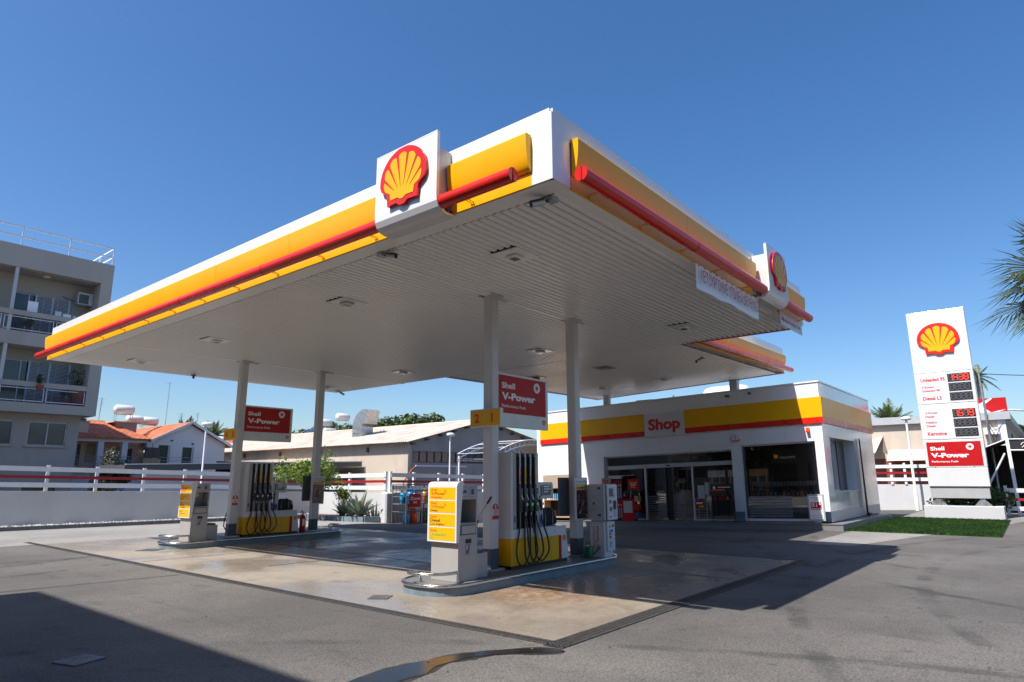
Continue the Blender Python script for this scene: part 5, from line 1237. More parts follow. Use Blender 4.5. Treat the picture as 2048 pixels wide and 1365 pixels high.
# emergency board
t = thing('emergency_board', 'grey framed board reading EMERGENCY BOX leaning beside the corner pillar', 'sign', (21.95, 5.85, .2))
b = W(); x = 21.95; b.box(x, x + .05, 5.62, 6.10, .26, 1.06, 'silver'); b.box(x + .0, x + .12, 5.78, 5.94, .2, .26, 'silver'); b.build('frame', t, .006)
b = W(); b.box(x - .004, x, 5.665, 6.055, .31, 1.01, 'text_white'); b.box(x - .006, x - .004, 5.70, 6.02, .60, .82, 'red_sign'); 
b.text('EMERGENCY', (x - .007, 5.86, .94), *FX, .034, 'text_red', 0, 'c', maxw=.3); b.text('BOX', (x - .007, 5.86, .88), *FX, .034, 'text_red', 0, 'c')
for k in range(2): b.box(x - .0085, x - .006, 5.96 - k * .05, 5.99 - k * .05, .68, .80, 'text_white')
b.prism([(0, 0), (.05, 0), (.03, .12), (.015, .12)], (x - .0075, 5.87, .68), *FX, 0, 'text_white'); b.prism([(.03 * math.cos(q / 2), .03 * math.sin(q / 2)) for q in range(12)], (x - .0075, 5.75, .77), *FX, 0, 'text_white'); b.box(x - .0085, x - .006, 5.72, 6.0, .625, .64, 'text_white')
for z in (.42, .36): b.box(x - .0065, x - .004, 5.70, 6.02, z, z + .008, 'slat')
b.build('printed_sheet', t)
# alarm, beacon, pipe, cameras
b = W(); b.prism([(-.14, 0), (-.1, -.1), (.1, -.1), (.14, 0), (.13, .13), (-.13, .13)], (SX - .08, 8.35, 2.98), *FX, .075, 'white'); b.prism([(-.145, -.03), (-.11, -.115), (.11, -.115), (.145, -.03), (.1, -.075), (-.1, -.075)], (SX - .085, 8.35, 2.98), *FX, .07, 'text_orange'); b.prism([(-.02, -.05), (.03, -.03), (-.005, .02), (.03, .06), (-.03, .05), (.0, .0)], (SX - .083, 8.35, 3.0), *FX, .001, 'text_red')
single(b, 'alarm_box', 'white and orange alarm box on the wall above the pillar', 'alarm box', (SX, 8.35, 2.95))
b = W(); b.obox((SX - .05, 5.98, 3.08), X, Y, Z, .045, .045, .07, 'text_orange'); b.obox((SX - .07, 5.98, 3.02), X, Y, Z, .05, .05, .02, 'text_red'); single(b, 'warning_beacon', 'small red beacon box high on the wall near the shop corner', 'beacon', (SX, 5.98, 3.0))
t = thing('drain_pipe', 'thin black pipe standing against the shop side wall', 'pipe', (26.9, 5.45, .2)); b = W(); b.tube([(26.95, 5.44, SB), (27.0, 5.47, 2.9), (27.1, 5.5, 2.95), (27.15, 5.5, 2.85), (27.05, 5.48, .3)], .025, 'black', 8); b.obox((27.0, 5.42, SB + .05), X, Y, Z, .1, .06, .05, 'black'); b.tube([(27.1, 5.42, SB + .03), (27.5, 5.4, SB + .03), (28.2, 5.35, SB + .02)], .02, 'black', 6); b.build('pipe', t)
cctv('dark CCTV camera on the shop parapet, the left one of two', (SX - .0, 8.5, 4.36), (-1, .3, -.1), True); cctv('dark CCTV camera on the shop parapet nearer the lit corner', (SX - .0, 7.75, 4.40), (-1, -.3, -.1), True)
# roof: water tank, air conditioner
t = thing('water_tank', 'white rounded water tank on the shop roof behind the parapet', 'water tank', (27, 10.0, 4.0)); b = MB(); b.lathe([(.0, -1.0), (.35, -.97), (.5, -.85), (.56, -.6), (.56, .6), (.5, .85), (.35, .97), (0, 1.0)], (26.5, 10.15, 4.78), 'white', 24, 'y'); b.build('tank_shell', t)
b = MB(); b.box(26.2, 26.8, 9.5, 9.6, 3.9, 4.3, 'galv'); b.box(26.2, 26.8, 10.7, 10.8, 3.9, 4.3, 'galv'); b.build('cradle', t)
t = thing('air_conditioner', 'pale air conditioner on the shop roof under the canopy edge', 'air conditioner', (24.2, 12.7, 4.0)); b = MB(); b.box(24.0, 24.7, 12.3, 13.05, 4.05, 4.72, 'amber'); b.build('casing', t); b = MB(); b.box(24.0, 24.7, 12.296, 12.3, 4.15, 4.65, 'dark_grey'); b.build('fan_grille', t)
# oil display left of the shop, seen under the near pump head
t = thing('oil_shelf', 'wooden shelf unit of motor oil bottles left of the shop', 'shelf', (21.9, 15.6, 0)); b = W(); y0, y1, x = 14.7, 16.35, 21.9
b.box(x, x + .45, y0, y1, 1.62, 1.72, 'amber'); b.box(x, x + .45, y0, y0 + .04, SB - .1, 1.62, 'wood'); b.box(x, x + .45, y1 - .04, y1, SB - .1, 1.62, 'wood'); b.box(x + .43, x + .45, y0, y1, SB, 1.62, 'black'); b.box(x - .02, x, y0, y1, 1.45, 1.98, 'amber')
for z in (.3, .98): b.box(x, x + .43, y0 + .04, y1 - .04, z, z + .03, 'wood')
b.build('shelf_unit', t)
oc = [('text_white', 'white'), ('silver', 'grey'), ('gas_cyan', 'blue'), ('text_white', 'white'), ('text_red', 'red'), ('text_orange', 'orange')]
for i in range(15):
    y = 16.2 - i * .1; c = oc[(i // 2) % 6]; b = W(); b.bbox(x + .05, x + .13, y - .036, y + .036, 1.012, 1.22, c[0], .008); b.lathe([(.02, 0), (.02, .03), (0, .035)], (x + .09, y, 1.22), 'dark_grey', 8)
    single(b, 'oil_bottle', f'{c[1]} oil bottle, number {i + 1} from the left on the wooden shelf', 'bottle', (x + .09, y, .9), 'oil bottles on the wooden shelf')
# ---------------------------------------------------------------- perimeter walls, fences, planting
def lerp(a, c, t): return Vector(a) * (1 - t) + Vector(c) * t
def fence(label, A, B, zA, zB, hA, hB, posts, name='rail_fence'):
    """A, B plan ends; z top of the wall, h top of posts; white rails with a red middle one"""
    A, B = Vector((*A, 0)), Vector((*B, 0)); t = thing(name, label, 'fence', ((A.x + B.x) / 2, (A.y + B.y) / 2, (zA + zB) / 2))
    n = (B - A).normalized(); s = Vector((n.y, -n.x, 0)); s = s if s.y < 0 or s.x < 0 else -s
    for q in posts:
        p = A + (B - A) * q; z0, z1 = zA + (zB - zA) * q, hA + (hB - hA) * q
        b = MB(); b.obox(p + Z * (z0 + z1) / 2, n, s, Z, .05, .05, (z1 - z0) / 2, 'fence_white'); b.obox(p + Z * (z1 + .01), n, s, Z, .056, .056, .012, 'fence_white'); b.build('post', t)
    for f, m, w in ((.86, 'fence_white', .08), (.55, 'fence_red', .05), (.24, 'fence_white', .08)):
        b = MB(); a = A + s * .065 + Z * (zA + (hA - zA) * f); c = B + s * .065 + Z * (zB + (hB - zB) * f)
        b.beam(a, c, .025, w * 2, m); b.build('rail', t)
def wall(label, A, B, zA, zB, d=.2, g=None, cop=True):
    A, B = Vector((*A, 0)), Vector((*B, 0)); n = (B - A).normalized(); s = Vector((-n.y, n.x, 0)) * d
    b = MB(); P = [A, B, B + s, A + s]; zt = [zA, zB, zB, zA]; gg = [gz(p.x, p.y) - .3 for p in P]
    b.add([p + Z * g_ for p, g_ in zip(P, gg)] + [p + Z * z for p, z in zip(P, zt)], [(3, 2, 1, 0), (4, 5, 6, 7), (0, 1, 5, 4), (1, 2, 6, 5), (2, 3, 7, 6), (3, 0, 4, 7)], 'wall_white')
    return single(b, 'boundary_wall', label, 'wall', ((A.x + B.x) / 2, (A.y + B.y) / 2, 0))
wA, wB = (-6.0, 34.8), (17.45, 25.35)
def on(t): return (6.25 + 11.05 * t, 27.0 - 1.6 * t)
wall('long white rendered wall in shade along the left side of the forecourt', on(-1.2), on(1.0), 1.51, 1.03)
fence('long white rail fence with a red middle rail on the left wall', on(-1.2), on(1.0), 1.51, 1.03, 2.50, 1.80, [(x - (6.25 - 1.2 * 11.05)) / (11.05 * 2.2) for x in (-1.5, 0, 1.5, 3.0, 4.45, 5.93, 7.395, 8.84, 10.35, 11.76, 13.66, 15.4, 17.2)])
wall('short sunlit white wall behind the agave bed', (17.3, 25.4), (17.3, 20.75), 1.03, 1.04)
fence('short sunlit white rail fence with a bright red rail above the agave bed', (17.35, 25.3), (17.35, 20.8), 1.03, 1.04, 1.80, 1.85, [.0, .46, .98])
wall('shaded white wall behind the gas bottle cage', (17.3, 20.6), (27.5, 20.6), 1.04, .92)
fence('white rail fence with a dark red rail on the wall behind the gas bottles', (17.45, 20.72), (27.5, 20.72), 1.04, .92, 1.85, 1.66, [.0, .125, .27, .42, .56, .7, .84, .98])
b = MB(); b.bbox(17.02, 17.46, 20.42, 20.78, -.1, 1.06, 'wall_white', .05); single(b, 'rounded_pillar', 'square shaded white pillar at the corner of the walls beside the gas cage', 'pillar', (17.22, 20.62, 0))
wall('sunlit white wall between the shop and the price sign', (37.0, 9.5), (37.0, 4.1), 1.2, 1.2)
fence('sunlit white rail fence with a red rail right of the shop', (37.0, 9.5), (37.0, 4.15), 1.2, 1.2, 2.2, 2.2, [.05, .33, .61, .72, .98])
fence('low white rail fence with a dark red rail before the black awning at right', (33.0, 1.62), (33.0, -3), .05, .05, 1.18, 1.12, [.0, .22, .5, .8])
# kerb and gravel along the left wall
def strip(name, label, o0, o1, z0, z1, m, kind=None, cat=None):
    b = MB(); K = 34
    for i in range(K):
        t0, t1 = -1.2 + 2.15 * i / K, -1.2 + 2.15 * (i + 1) / K - .0006
        n = Vector((-1.6, -11.05, 0)).normalized()
        a, c = Vector((*on(t0), 0)), Vector((*on(t1), 0))
        P = [a + n * o1, c + n * o1, c + n * o0, a + n * o0]
        b.add([p + Z * z0 for p in P] + [p + Z * z1 for p in P], [(3, 2, 1, 0), (4, 5, 6, 7), (0, 1, 5, 4), (1, 2, 6, 5), (2, 3, 7, 6), (3, 0, 4, 7)], m)
    return b
b = strip('kerb', '', .78, .92, -.05, .13, 'kerbstone'); tag(b.build('kerb'), kind='structure')
b = strip('gravel', '', .0, .775, 0, .10, 'gravel')
n_ = Vector((-1.6, -11.05, 0)).normalized()
for i in range(2600):
    t_ = random.uniform(-.3, .95); o = Vector((*on(t_), 0)) + n_ * random.uniform(.12, .76); r = random.uniform(.012, .035)
    b.obox(o + Z * (.10 + r * .4), (random.uniform(-1, 1), random.uniform(-1, 1), .2), (random.uniform(-1, 1), .5, random.uniform(-1, 1)), (.1, random.uniform(-1, 1), 1), r, r * .8, r * .6, 'gravel')
tag(b.build('gravel'), kind='stuff', label='pale gravel strip along the foot of the left wall', cat='gravel')

def leaf_cloud(blobs, n, size, m, b=None, seed=1, flat=.0, shell=.55, aspect=.55):
    rnd = random.Random(seed); b = b or MB(); vs, fs = [], []
    tot = sum(r[0] * r[1] * r[2] for _, r in blobs)
    for c, r in blobs:
        k = int(n * r[0] * r[1] * r[2] / tot)
        for _ in range(k):
            while True:
                p = Vector((rnd.gauss(0, 1), rnd.gauss(0, 1), rnd.gauss(0, 1))).normalized()
                q = rnd.uniform(shell, 1.12) if rnd.random() < .75 else rnd.uniform(.1, 1)
                if rnd.random() < .9 or q < 1: break
            w = Vector((p.x * r[0] * q, p.y * r[1] * q, p.z * r[2] * q)) + Vector(c)
            d = (p + Vector((rnd.uniform(-1, 1), rnd.uniform(-1, 1), rnd.uniform(-1, 1))) * .8).normalized()
            t_ = d.cross(Vector((rnd.uniform(-1, 1), rnd.uniform(-1, 1), rnd.uniform(-1, 1)))).normalized(); e = d.cross(t_); s = size * rnd.uniform(.6, 1.4); o = len(vs)
            vs += [w - t_ * s, w + e * s * aspect, w + t_ * s, w - e * s * aspect]; fs.append((o, o + 1, o + 2, o + 3))
    b.add(vs, fs, m); return b
def blobs_for(c, r, k, seed, low=-.5):
    rnd = random.Random(seed); out = []
    for _ in range(k):
        p = Vector((rnd.gauss(0, 1), rnd.gauss(0, 1), rnd.gauss(0, .8))).normalized() * rnd.uniform(.3, .85); p.z = max(low, p.z)
        q = rnd.uniform(.28, .5); out.append((Vector(c) + Vector((p.x * r[0], p.y * r[1], p.z * r[2])), (r[0] * q, r[1] * q, r[2] * q * .9)))
    return out
def tree(label, base, h_trunk, c, r, n, size, m, seed, name='tree', k=16, tr=.1, group=None, cat='tree', bl=None):
    t = thing(name, label, cat, base, group); rnd = random.Random(seed); base = Vector(base); bl = bl or blobs_for(c, r, k, seed)
    b = MB(); top = base + Z * h_trunk; mid = lerp(base, top, .5) + V(tr * .6, tr * .3, 0)
    b.tube([base - Z * .1, mid, top], [tr * 1.3, tr, tr * .8], 'bark', 8)
    for cc, rr in bl[:10]: 
        m2 = lerp(top, cc, .5) + V(rnd.uniform(-.1, .1), rnd.uniform(-.1, .1), .05); b.tube([top - Z * .1, m2, cc], [tr * .6, tr * .4, tr * .12], 'bark', 6)
    b.build('trunk', t); leaf_cloud(bl, n, size, m, seed=seed).build('crown', t)
    return t
tree('bushy lime green citrus tree behind the second far column', (15.45, 23.0, 0), 1.0, (15.3, 23.35, 1.95), (1.3, 1.35, .95), 5200, .062, 'leaf_citrus', 5, 'citrus_tree', 20, .05,
     bl=blobs_for((15.3, 23.3, 1.80), (1.3, 1.35, .85), 24, 5, -1.) + [((15.85, 22.6, 2.45), (.2, .2, .35)), ((14.75, 24.2, 2.35), (.25, .25, .2)), ((16.2, 22.35, 1.25), (.2, .3, .5)), ((15.7, 22.7, 2.8), (.1, .12, .2)), ((14.5, 24.7, 2.2), (.15, .2, .16))])
tree('young lime green shrub against the sunlit wall', (16.75, 22.75, 0), .45, (16.7, 22.75, .98), (.3, .32, .42), 420, .05, 'leaf_citrus', 9, 'shrub', 7, .018, cat='shrub')
b = leaf_cloud(blobs_for((13.0, 37.0, 1.9), (.9, .9, 1.5), 16, 3, -.9), 5200, .06, 'leaf_grey', seed=3); single(b, 'grey_green_bush', 'tall grey green bush between the apartment block and the white house', 'bush', (13.0, 37.0, 0))
# planter edge and agaves
t = thing('planter', 'low planting bed edged with grey kerb blocks under the agave', 'planter', (16.7, 22.5, 0))
b = MB()
pts = [(15.6, 26.1), (16.2, 24.2), (16.15, 23.0), (16.15, 21.85), (16.35, 20.9), (17.0, 20.75)]
for p, q in zip(pts[:-1], pts[1:]):
    p, q = Vector((*p, 0)), Vector((*q, 0)); k = max(1, round((q - p).length / .45))
    for i in range(k): b.beam(p + (q - p) * (i / k + .01) + Z * .04, p + (q - p) * ((i + .97) / k) + Z * .04, .1, .2, 'kerb_blue')
b.build('edging', t)
b = MB(); b.prism([(15.7, 26.0), (16.2, 24.2), (16.2, 21.9), (16.4, 20.95), (17.25, 20.9), (17.25, 25.2)], (0, 0, .10), X, Y, .1, 'soil'); b.build('soil', t)
def agave(label, x, y, h, n, seed):
    rnd = random.Random(seed); b = MB(); o = V(x, y, .08)
    for i in range(n):
        a = i * 2.4 + rnd.uniform(-.3, .3); e = R(78 - 62 * (i / n) ** 1.1) if i < n * .85 else R(rnd.uniform(-5, 20)); L_ = h * rnd.uniform(.75, 1.1) * (1 if i < n * .8 else .6); w = .055 * h * rnd.uniform(.8, 1.1) * 1.5
        d = V(math.cos(a) * math.cos(e), math.sin(a) * math.cos(e), math.sin(e)); sd = V(-math.sin(a), math.cos(a), 0); up = sd.cross(d) * -1
        vs = []; K = 7; bend = rnd.uniform(.0, .22) * (2.5 if rnd.random() < .2 else 1)
        for k in range(K + 1):
            s = k / K; c = o + d * (L_ * s) - Z * (bend * L_ * s ** 2.5); ww = w * (.8 + .6 * s) * (1 - s ** 2.2) + .002
            vs += [c - sd * ww + up * ww * .45, c, c + sd * ww + up * ww * .45]
        b.add(vs, [(3 * k, 3 * k + 1, 3 * k + 4, 3 * k + 3) for k in range(K)] + [(3 * k + 1, 3 * k + 2, 3 * k + 5, 3 * k + 4) for k in range(K)], 'leaf_agave', True)
    single(b, 'agave_plant', label, 'agave', (x, y, 0), 'agaves in the planting bed')
agave('largest grey green agave at the right end of the bed', 16.65, 21.5, 1.15, 34, 1)
agave('middle agave with dry brown lower leaves', 16.55, 22.05, .75, 26, 2); agave('smaller agave at the left of the bed beneath the shrub', 16.6, 22.65, .8, 24, 4)

# arched pergola roof behind the near pump
t = thing('arched_shelter', 'white arched metal shelter frame behind the near fuel pump', 'shelter', (28, 23, 0))
xs0, xs1, ys = 24.9, 31.3, (21.6, 24.2)
def arch(x): s = (x - xs0) / (xs1 - xs0); return 2.72 + .92 * math.sin(math.pi * (.06 + .88 * s)) - .92 * math.sin(math.pi * .06)
b = MB()
for y in ys:
    for dz in (0, .26): b.tube([(xs0 + (xs1 - xs0) * k / 16, y, arch(xs0 + (xs1 - xs0) * k / 16) + dz - .13) for k in range(17)], .028, 'fence_white', 6)
    for k in range(1, 16, 1): x = xs0 + (xs1 - xs0) * k / 16; b.tube([(x, y, arch(x) - .13), (x, y, arch(x) + .13)], .014, 'fence_white', 5)
    b.tube([(xs0, y, 2.6), (xs1, y, 2.6)], .02, 'fence_white', 6); b.tube([(xs0, y, 2.5), (xs1, y, 2.5)], .02, 'fence_white', 6)
for k in range(0, 17, 2): x = xs0 + (xs1 - xs0) * k / 16; b.tube([(x, ys[0], arch(x) + .13), (x, ys[1], arch(x) + .13)], .014, 'fence_white', 5)
b.build('arch_frame', t)
for x in (xs0 + .1, xs1 - .1):
    for y in ys: b = MB(); b.tube([(x, y, -.3), (x, y, 3.3 if x < 26 and y < 22 else 2.75)], .055, 'fence_white', 8); b.build('post', t)
b = MB(); b.add([(xs0 + (xs1 - xs0) * k / 16, y, arch(xs0 + (xs1 - xs0) * k / 16) + .15) for k in range(6, 17) for y in ys], [(2 * k, 2 * k + 1, 2 * k + 3, 2 * k + 2) for k in range(10)], 'awning_beige'); b.build('roof_sheet', t)

# ---------------------------------------------------------------- buildings
def frame_window(b, x0, x1, z0, z1, y, fr, gl, mull=1, t=.05, recess=.1, n=-1):
    b.box(x0, x1, y + recess, y + recess + .02, z0, z1, gl)
    for a, c in ((x0, x0 + t), (x1 - t, x1)): b.box(a, c, y + recess - .05, y + recess - .001, z0, z1, fr)
    for a, c in ((z0, z0 + t), (z1 - t, z1)): b.box(x0 + t, x1 - t, y + recess - .05, y + recess - .001, a, c, fr)
    for k in range(mull): xm = x0 + (x1 - x0) * (k + 1) / (mull + 1); b.box(xm - t / 2, xm + t / 2, y + recess - .048, y + recess - .002, z0 + t, z1 - t, fr)
def wall_y(b, x0, x1, z0, z1, y0, y1, holes, m):
    """wall slab facing -y between y0 and y1 with rectangular holes (hx0,hx1,hz0,hz1), all at the same heights per call"""
    xs = sorted({x0, x1} | {h[0] for h in holes} | {h[1] for h in holes}); zs = sorted({z0, z1} | {h[2] for h in holes} | {h[3] for h in holes})
    for a, c in zip(xs[:-1], xs[1:]):
        run = None
        for d, e in zip(zs[:-1], zs[1:]):
            hole = any(h[0] <= a + 1e-6 and c - 1e-6 <= h[1] and h[2] <= d + 1e-6 and e - 1e-6 <= h[3] for h in holes)
            if not hole: run = (run[0], e) if run else (d, e)
            if hole and run: b.box(a, c, y0, y1, run[0], run[1], m); run = None
        if run: b.box(a, c, y0, y1, run[0], run[1], m)

# apartment block
AY = 38.0
t = thing('apartment_building', 'grey rendered apartment block with balconies at the left edge', 'building', (2, 44, 0))
xR, xL = 12.22, -18
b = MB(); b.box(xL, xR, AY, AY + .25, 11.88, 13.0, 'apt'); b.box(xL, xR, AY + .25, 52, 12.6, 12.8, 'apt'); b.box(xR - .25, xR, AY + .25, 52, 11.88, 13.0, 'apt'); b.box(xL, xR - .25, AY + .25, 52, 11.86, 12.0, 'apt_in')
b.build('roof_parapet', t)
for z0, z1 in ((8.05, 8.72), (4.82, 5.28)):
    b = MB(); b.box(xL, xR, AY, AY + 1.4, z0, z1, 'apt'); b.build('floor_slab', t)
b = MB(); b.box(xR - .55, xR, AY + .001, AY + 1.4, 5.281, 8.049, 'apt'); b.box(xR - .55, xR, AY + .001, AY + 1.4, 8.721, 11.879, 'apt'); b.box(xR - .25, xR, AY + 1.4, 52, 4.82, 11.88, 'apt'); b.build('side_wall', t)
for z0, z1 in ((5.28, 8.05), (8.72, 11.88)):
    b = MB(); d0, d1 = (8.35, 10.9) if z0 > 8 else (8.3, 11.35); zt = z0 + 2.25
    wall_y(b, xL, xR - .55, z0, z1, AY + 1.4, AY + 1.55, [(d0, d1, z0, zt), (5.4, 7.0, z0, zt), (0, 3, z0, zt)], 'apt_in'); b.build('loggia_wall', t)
    b = MB(); frame_window(b, d0, d1, z0, zt, AY + 1.42, 'shutter', 'glass_far', 3); p = b.build('sliding_door', t)
    b = MB()
    for k in range(int((zt - z0) / .07)):
        q0 = d0 + (d1 - d0) * .36; b.box(q0, d1 - .06, AY + 1.40, AY + 1.425, z0 + .03 + k * .07, z0 + .075 + k * .07, 'slat')
    for k in (0, 1, 2): q = q0 + (d1 - q0) * k / 2.2; b.box(q - .04, q + .04, AY + 1.38, AY + 1.399, z0, zt, 'shutter')
    b.build('shutter', p)
    b = MB(); frame_window(b, 5.4, 7.0, z0, zt, AY + 1.42, 'dark_grey', 'glass_far', 1); b.build('sliding_door', t)
    b = MB(); b.box(7.95, 8.1, AY + .05, AY + .2, z0, z1 - .001, 'silver'); b.box(2.5, 2.65, AY + .05, AY + .2, z0, z1 - .001, 'silver'); b.build('balcony_post', t)
    # railing: concrete beam on a mesh panel
    rl = MB(); rl.box(xL, xR - .56, AY - .0, AY + .22, z0 + .78, z0 + 1.03, 'apt'); rl.build('balcony_beam', t)
    b = MB()
    for a in [xL + 2.15 * k for k in range(14)]:
        e = min(a + 2.05, xR - .6)
        if e < a + .3: continue
        b.box(a, e, AY + .06, AY + .09, z0 + .08, z0 + .11, 'fence_white'); b.box(a, e, AY + .06, AY + .09, z0 + .68, z0 + .71, 'fence_white'); b.box(a, a + .03, AY + .06, AY + .09, z0 + .05, z0 + .75, 'fence_white'); b.box(e - .03, e, AY + .06, AY + .09, z0 + .05, z0 + .75, 'fence_white')
        if a > 3:
            for k in range(int((e - a) / .075)): b.box(a + k * .075, a + k * .075 + .009, AY + .07, AY + .08, z0 + .1, z0 + .68, 'dark_grey')
            for k in range(8): b.box(a, e, AY + .069, AY + .081, z0 + .12 + k * .075, z0 + .129 + k * .075, 'dark_grey')
    b.build('balcony_railing', t)
# ground floors, set back
wx = [(9.65, 11.3), (7.5, 9.05), (5.0, 6.6), (2.4, 4.0), (-1, .8)]
b = MB(); GY = AY + 1.0
hs = [(a, c, 3.28, 4.47) for a, c in wx] + [(a + .1, c - .15, .6, 1.35) for a, c in wx]
wall_y(b, xL, 11.85, 0, 4.82, GY, GY + .25, hs, 'apt'); b.box(11.6, 11.85, GY + .25, 52, 0, 4.82, 'apt'); b.build('ground_floor_wall', t)
for a, c in wx:
    b = MB(); frame_window(b, a, c, 3.28, 4.47, GY, 'galv', 'glass_far', 1, .05, .1); p = b.build('window', t)
    b = MB(); b.box(a - .08, c + .05, GY - .1, GY + .02, 3.20, 3.279, 'apt'); b.build('sill', p)
    b = MB(); b.box(a + .05, c - .05, GY + .16, GY + .17, 3.3, 4.44, 'interior_dark')
    for k in range(14): q = a + .1 + (c - a - .2) * k / 13; b.box(q, q + .05, GY + .14, GY + .15, 3.33, 4.42, 'dark_grey')
    b.build('curtain', p)
    b = MB(); b.box(a + .1, c - .15, GY + .12, GY + .14, .6, 1.35, 'glass_far'); b.box(a + .05, c - .1, GY - .12, GY + .0, 1.351, 1.40, 'dark_grey'); b.build('window', t)
b = MB()
for z in (13.45, 13.95): b.beam((xL, AY + .1, z), (xR - .1, AY + .1, z), .05, .06, 'fence_white'); b.beam((xR - .1, AY + .1, z), (xR - .1, AY + 7, z), .05, .06, 'fence_white')
for k in range(15): b.box(xR - .12 - k * 2.05, xR - .07 - k * 2.05, AY + .07, AY + .12, 13.0, 13.95, 'fence_white')
for k in range(1, 4): b.box(xR - .12, xR - .07, AY + .07 + k * 2, AY + .12 + k * 2, 13.0, 13.95, 'fence_white')
b.build('roof_railing', t)
b = MB(); b.lathe([(.16, 0), (.2, .05), (.2, .09), (0, .1)], (9.4, AY + .7, 11.76), 'silver', 14); b.build('ceiling_lamp', t)
t2 = thing('air_conditioner', 'pale outdoor air conditioner on the top balcony of the apartment block', 'air conditioner', (11.2, AY + 1.1, 10.7)); b = MB(); b.box(10.95, 11.65, AY + .85, AY + 1.35, 10.75, 11.4, 'silver'); b.build('casing', t2)
b = MB(); b.box(11.0, 11.45, AY + .84, AY + .849, 10.8, 11.3, 'dark_grey'); b.build('fan_grille', t2); b = MB(); b.beam((10.4, AY + 1.35, 11.1), (11.5, AY + .95, 10.72), .04, .04, 'dark_grey'); b.build('bracket', t2)
# washing and plants on the balconies
def cloth(label, x, z, w, h, m, seed):
    b = MB(); r = random.Random(seed); P = [(0, 0)] + [(w * k / 5, -h + r.uniform(-.06, .06)) for k in range(6)] + [(w, 0)]
    b.prism([(0, 0)] + P[1:-1] + [(w, 0)], (x, AY + .35, z), *FY, .02, m); single(b, 'hanging_laundry', label, 'laundry', (x, AY + .35, z - h), 'washing hanging on the top balcony')
cloth('white shirt hanging leftmost on the top balcony line', 8.72, 10.35, .42, .6, 'text_white', 1); cloth('white cloth hanging in the middle of the top balcony line', 9.9, 10.05, .28, .42, 'house_white', 2)
cloth('white towel hanging right of the middle cloth on the top balcony', 10.25, 9.98, .36, .55, 'text_white', 3); cloth('narrow white cloth hanging rightmost on the top balcony', 10.7, 9.95, .14, .45, 'house_white', 4)
def potplant(label, x, z, s, seed, pot='rust', y=AY + .45):
    t = thing('potted_plant', label, 'plant', (x, y, z), 'pot plants on the balconies'); b = MB(); b.lathe([(.1 * s, 0), (.14 * s, .22 * s)], (x, y, z), pot, 10); b.build('pot', t)
    leaf_cloud(blobs_for((x, y, z + .42 * s), (.22 * s, .2 * s, .28 * s), 6, seed), 160, .06, 'leaf_tree', seed=seed).build('foliage', t)
potplant('tall potted plant at the right end of the lower balcony', 11.45, 5.35, 3.0, 11); potplant('low potted plant in an orange trough on the lower balcony', 9.6, 5.9, 1.2, 12, 'rust', AY - .12); potplant('small potted plant behind the top balcony mesh, left', 8.9, 8.75, 1.1, 13); potplant('small potted plant behind the top balcony mesh, middle', 10.1, 8.75, 1.3, 14); potplant('small potted plant behind the top balcony mesh, right', 10.9, 8.75, 1.2, 15); potplant('small potted plant on the lower balcony next to the tall one', 10.9, 5.35, 1.4, 16)

# white house with orange roofs
t = thing('white_house', 'white two storey house with orange tiled roofs and a columned balcony', 'house', (19, 50, 0)); HY = 48.0
b = MB(); wall_y(b, 19.2, 24.3, 0, 4.15, HY, HY + .25, [(19.55, 20.35, 2.45, 3.95), (21.2, 22.0, 2.4, 3.85), (20.2, 21.2, .2, 1.4)], 'house_white')
b.prism([(0, 0), (5.1, 0), (2.4, 1.34)], (19.2, HY, 4.15), *FY, .25, 'house_white'); b.box(19.2, 19.45, HY + .25, HY + 9, 0, 4.15, 'house_white'); b.box(24.05, 24.3, HY + .25, HY + 9, 0, 4.15, 'house_white'); b.build('gable_wall', t)
for x0, x1, z1 in ((19.55, 20.35, 3.95), (21.2, 22.0, 3.85)):
    b = MB(); b.box(x0, x1 - .12, HY + .08, HY + .12, 2.42, z1, 'green_door'); p = b.build('shutter_door', t); b = MB(); b.box(x1 - .12, x1, HY + .05, HY + .2, 2.42, z1, 'silver'); b.build('door_frame', p)
b = MB(); b.obox((20.4, HY - .03, 4.28), X, Y, Z, .08, .03, .05, 'dark_grey'); b.obox((21.9, HY - .03, 4.1), X, Y, Z, .08, .03, .05, 'dark_grey'); b.build('wall_vent', t)
def roofplane(P, m, th=.1): 
    b = MB(); P = [Vector(p) for p in P]; b.add(P + [p - Z * th for p in P], [(0, 1, 2, 3), (7, 6, 5, 4)] + [(i, i + 4, (i + 1) % 4 + 4, (i + 1) % 4) for i in range(4)], m); return b
roofplane([(18.85, HY - .35, 4.26), (18.85, HY + 9, 4.26), (21.6, HY + 9, 5.68), (21.6, HY - .35, 5.68)], 'tiles_y').build('roof', t)
roofplane([(21.6, HY - .35, 5.68), (21.6, HY + 9, 5.68), (24.75, HY + 9, 4.02), (24.75, HY - .35, 4.02)], 'tiles_y').build('roof', t)
b = MB(); b.beam((18.9, HY - .36, 4.2), (21.6, HY - .36, 5.62), .04, .18, 'house_white'); b.beam((21.6, HY - .36, 5.62), (24.75, HY - .36, 3.96), .04, .18, 'house_white'); b.build('barge_board', t)
b = MB(); wall_y(b, 9, 19.2, 2.2, 4.2, HY + 1.6, HY + 1.8, [(14.6, 15.3, 2.5, 3.9), (15.6, 16.2, 2.7, 3.95), (17.1, 17.7, 2.5, 3.8), (18.0, 18.5, 2.3, 3.7)], 'terracotta_wall'); b.box(9, 19.2, HY + .4, HY + .6, 0, 2.1, 'house_white'); b.build('porch_wall', t)
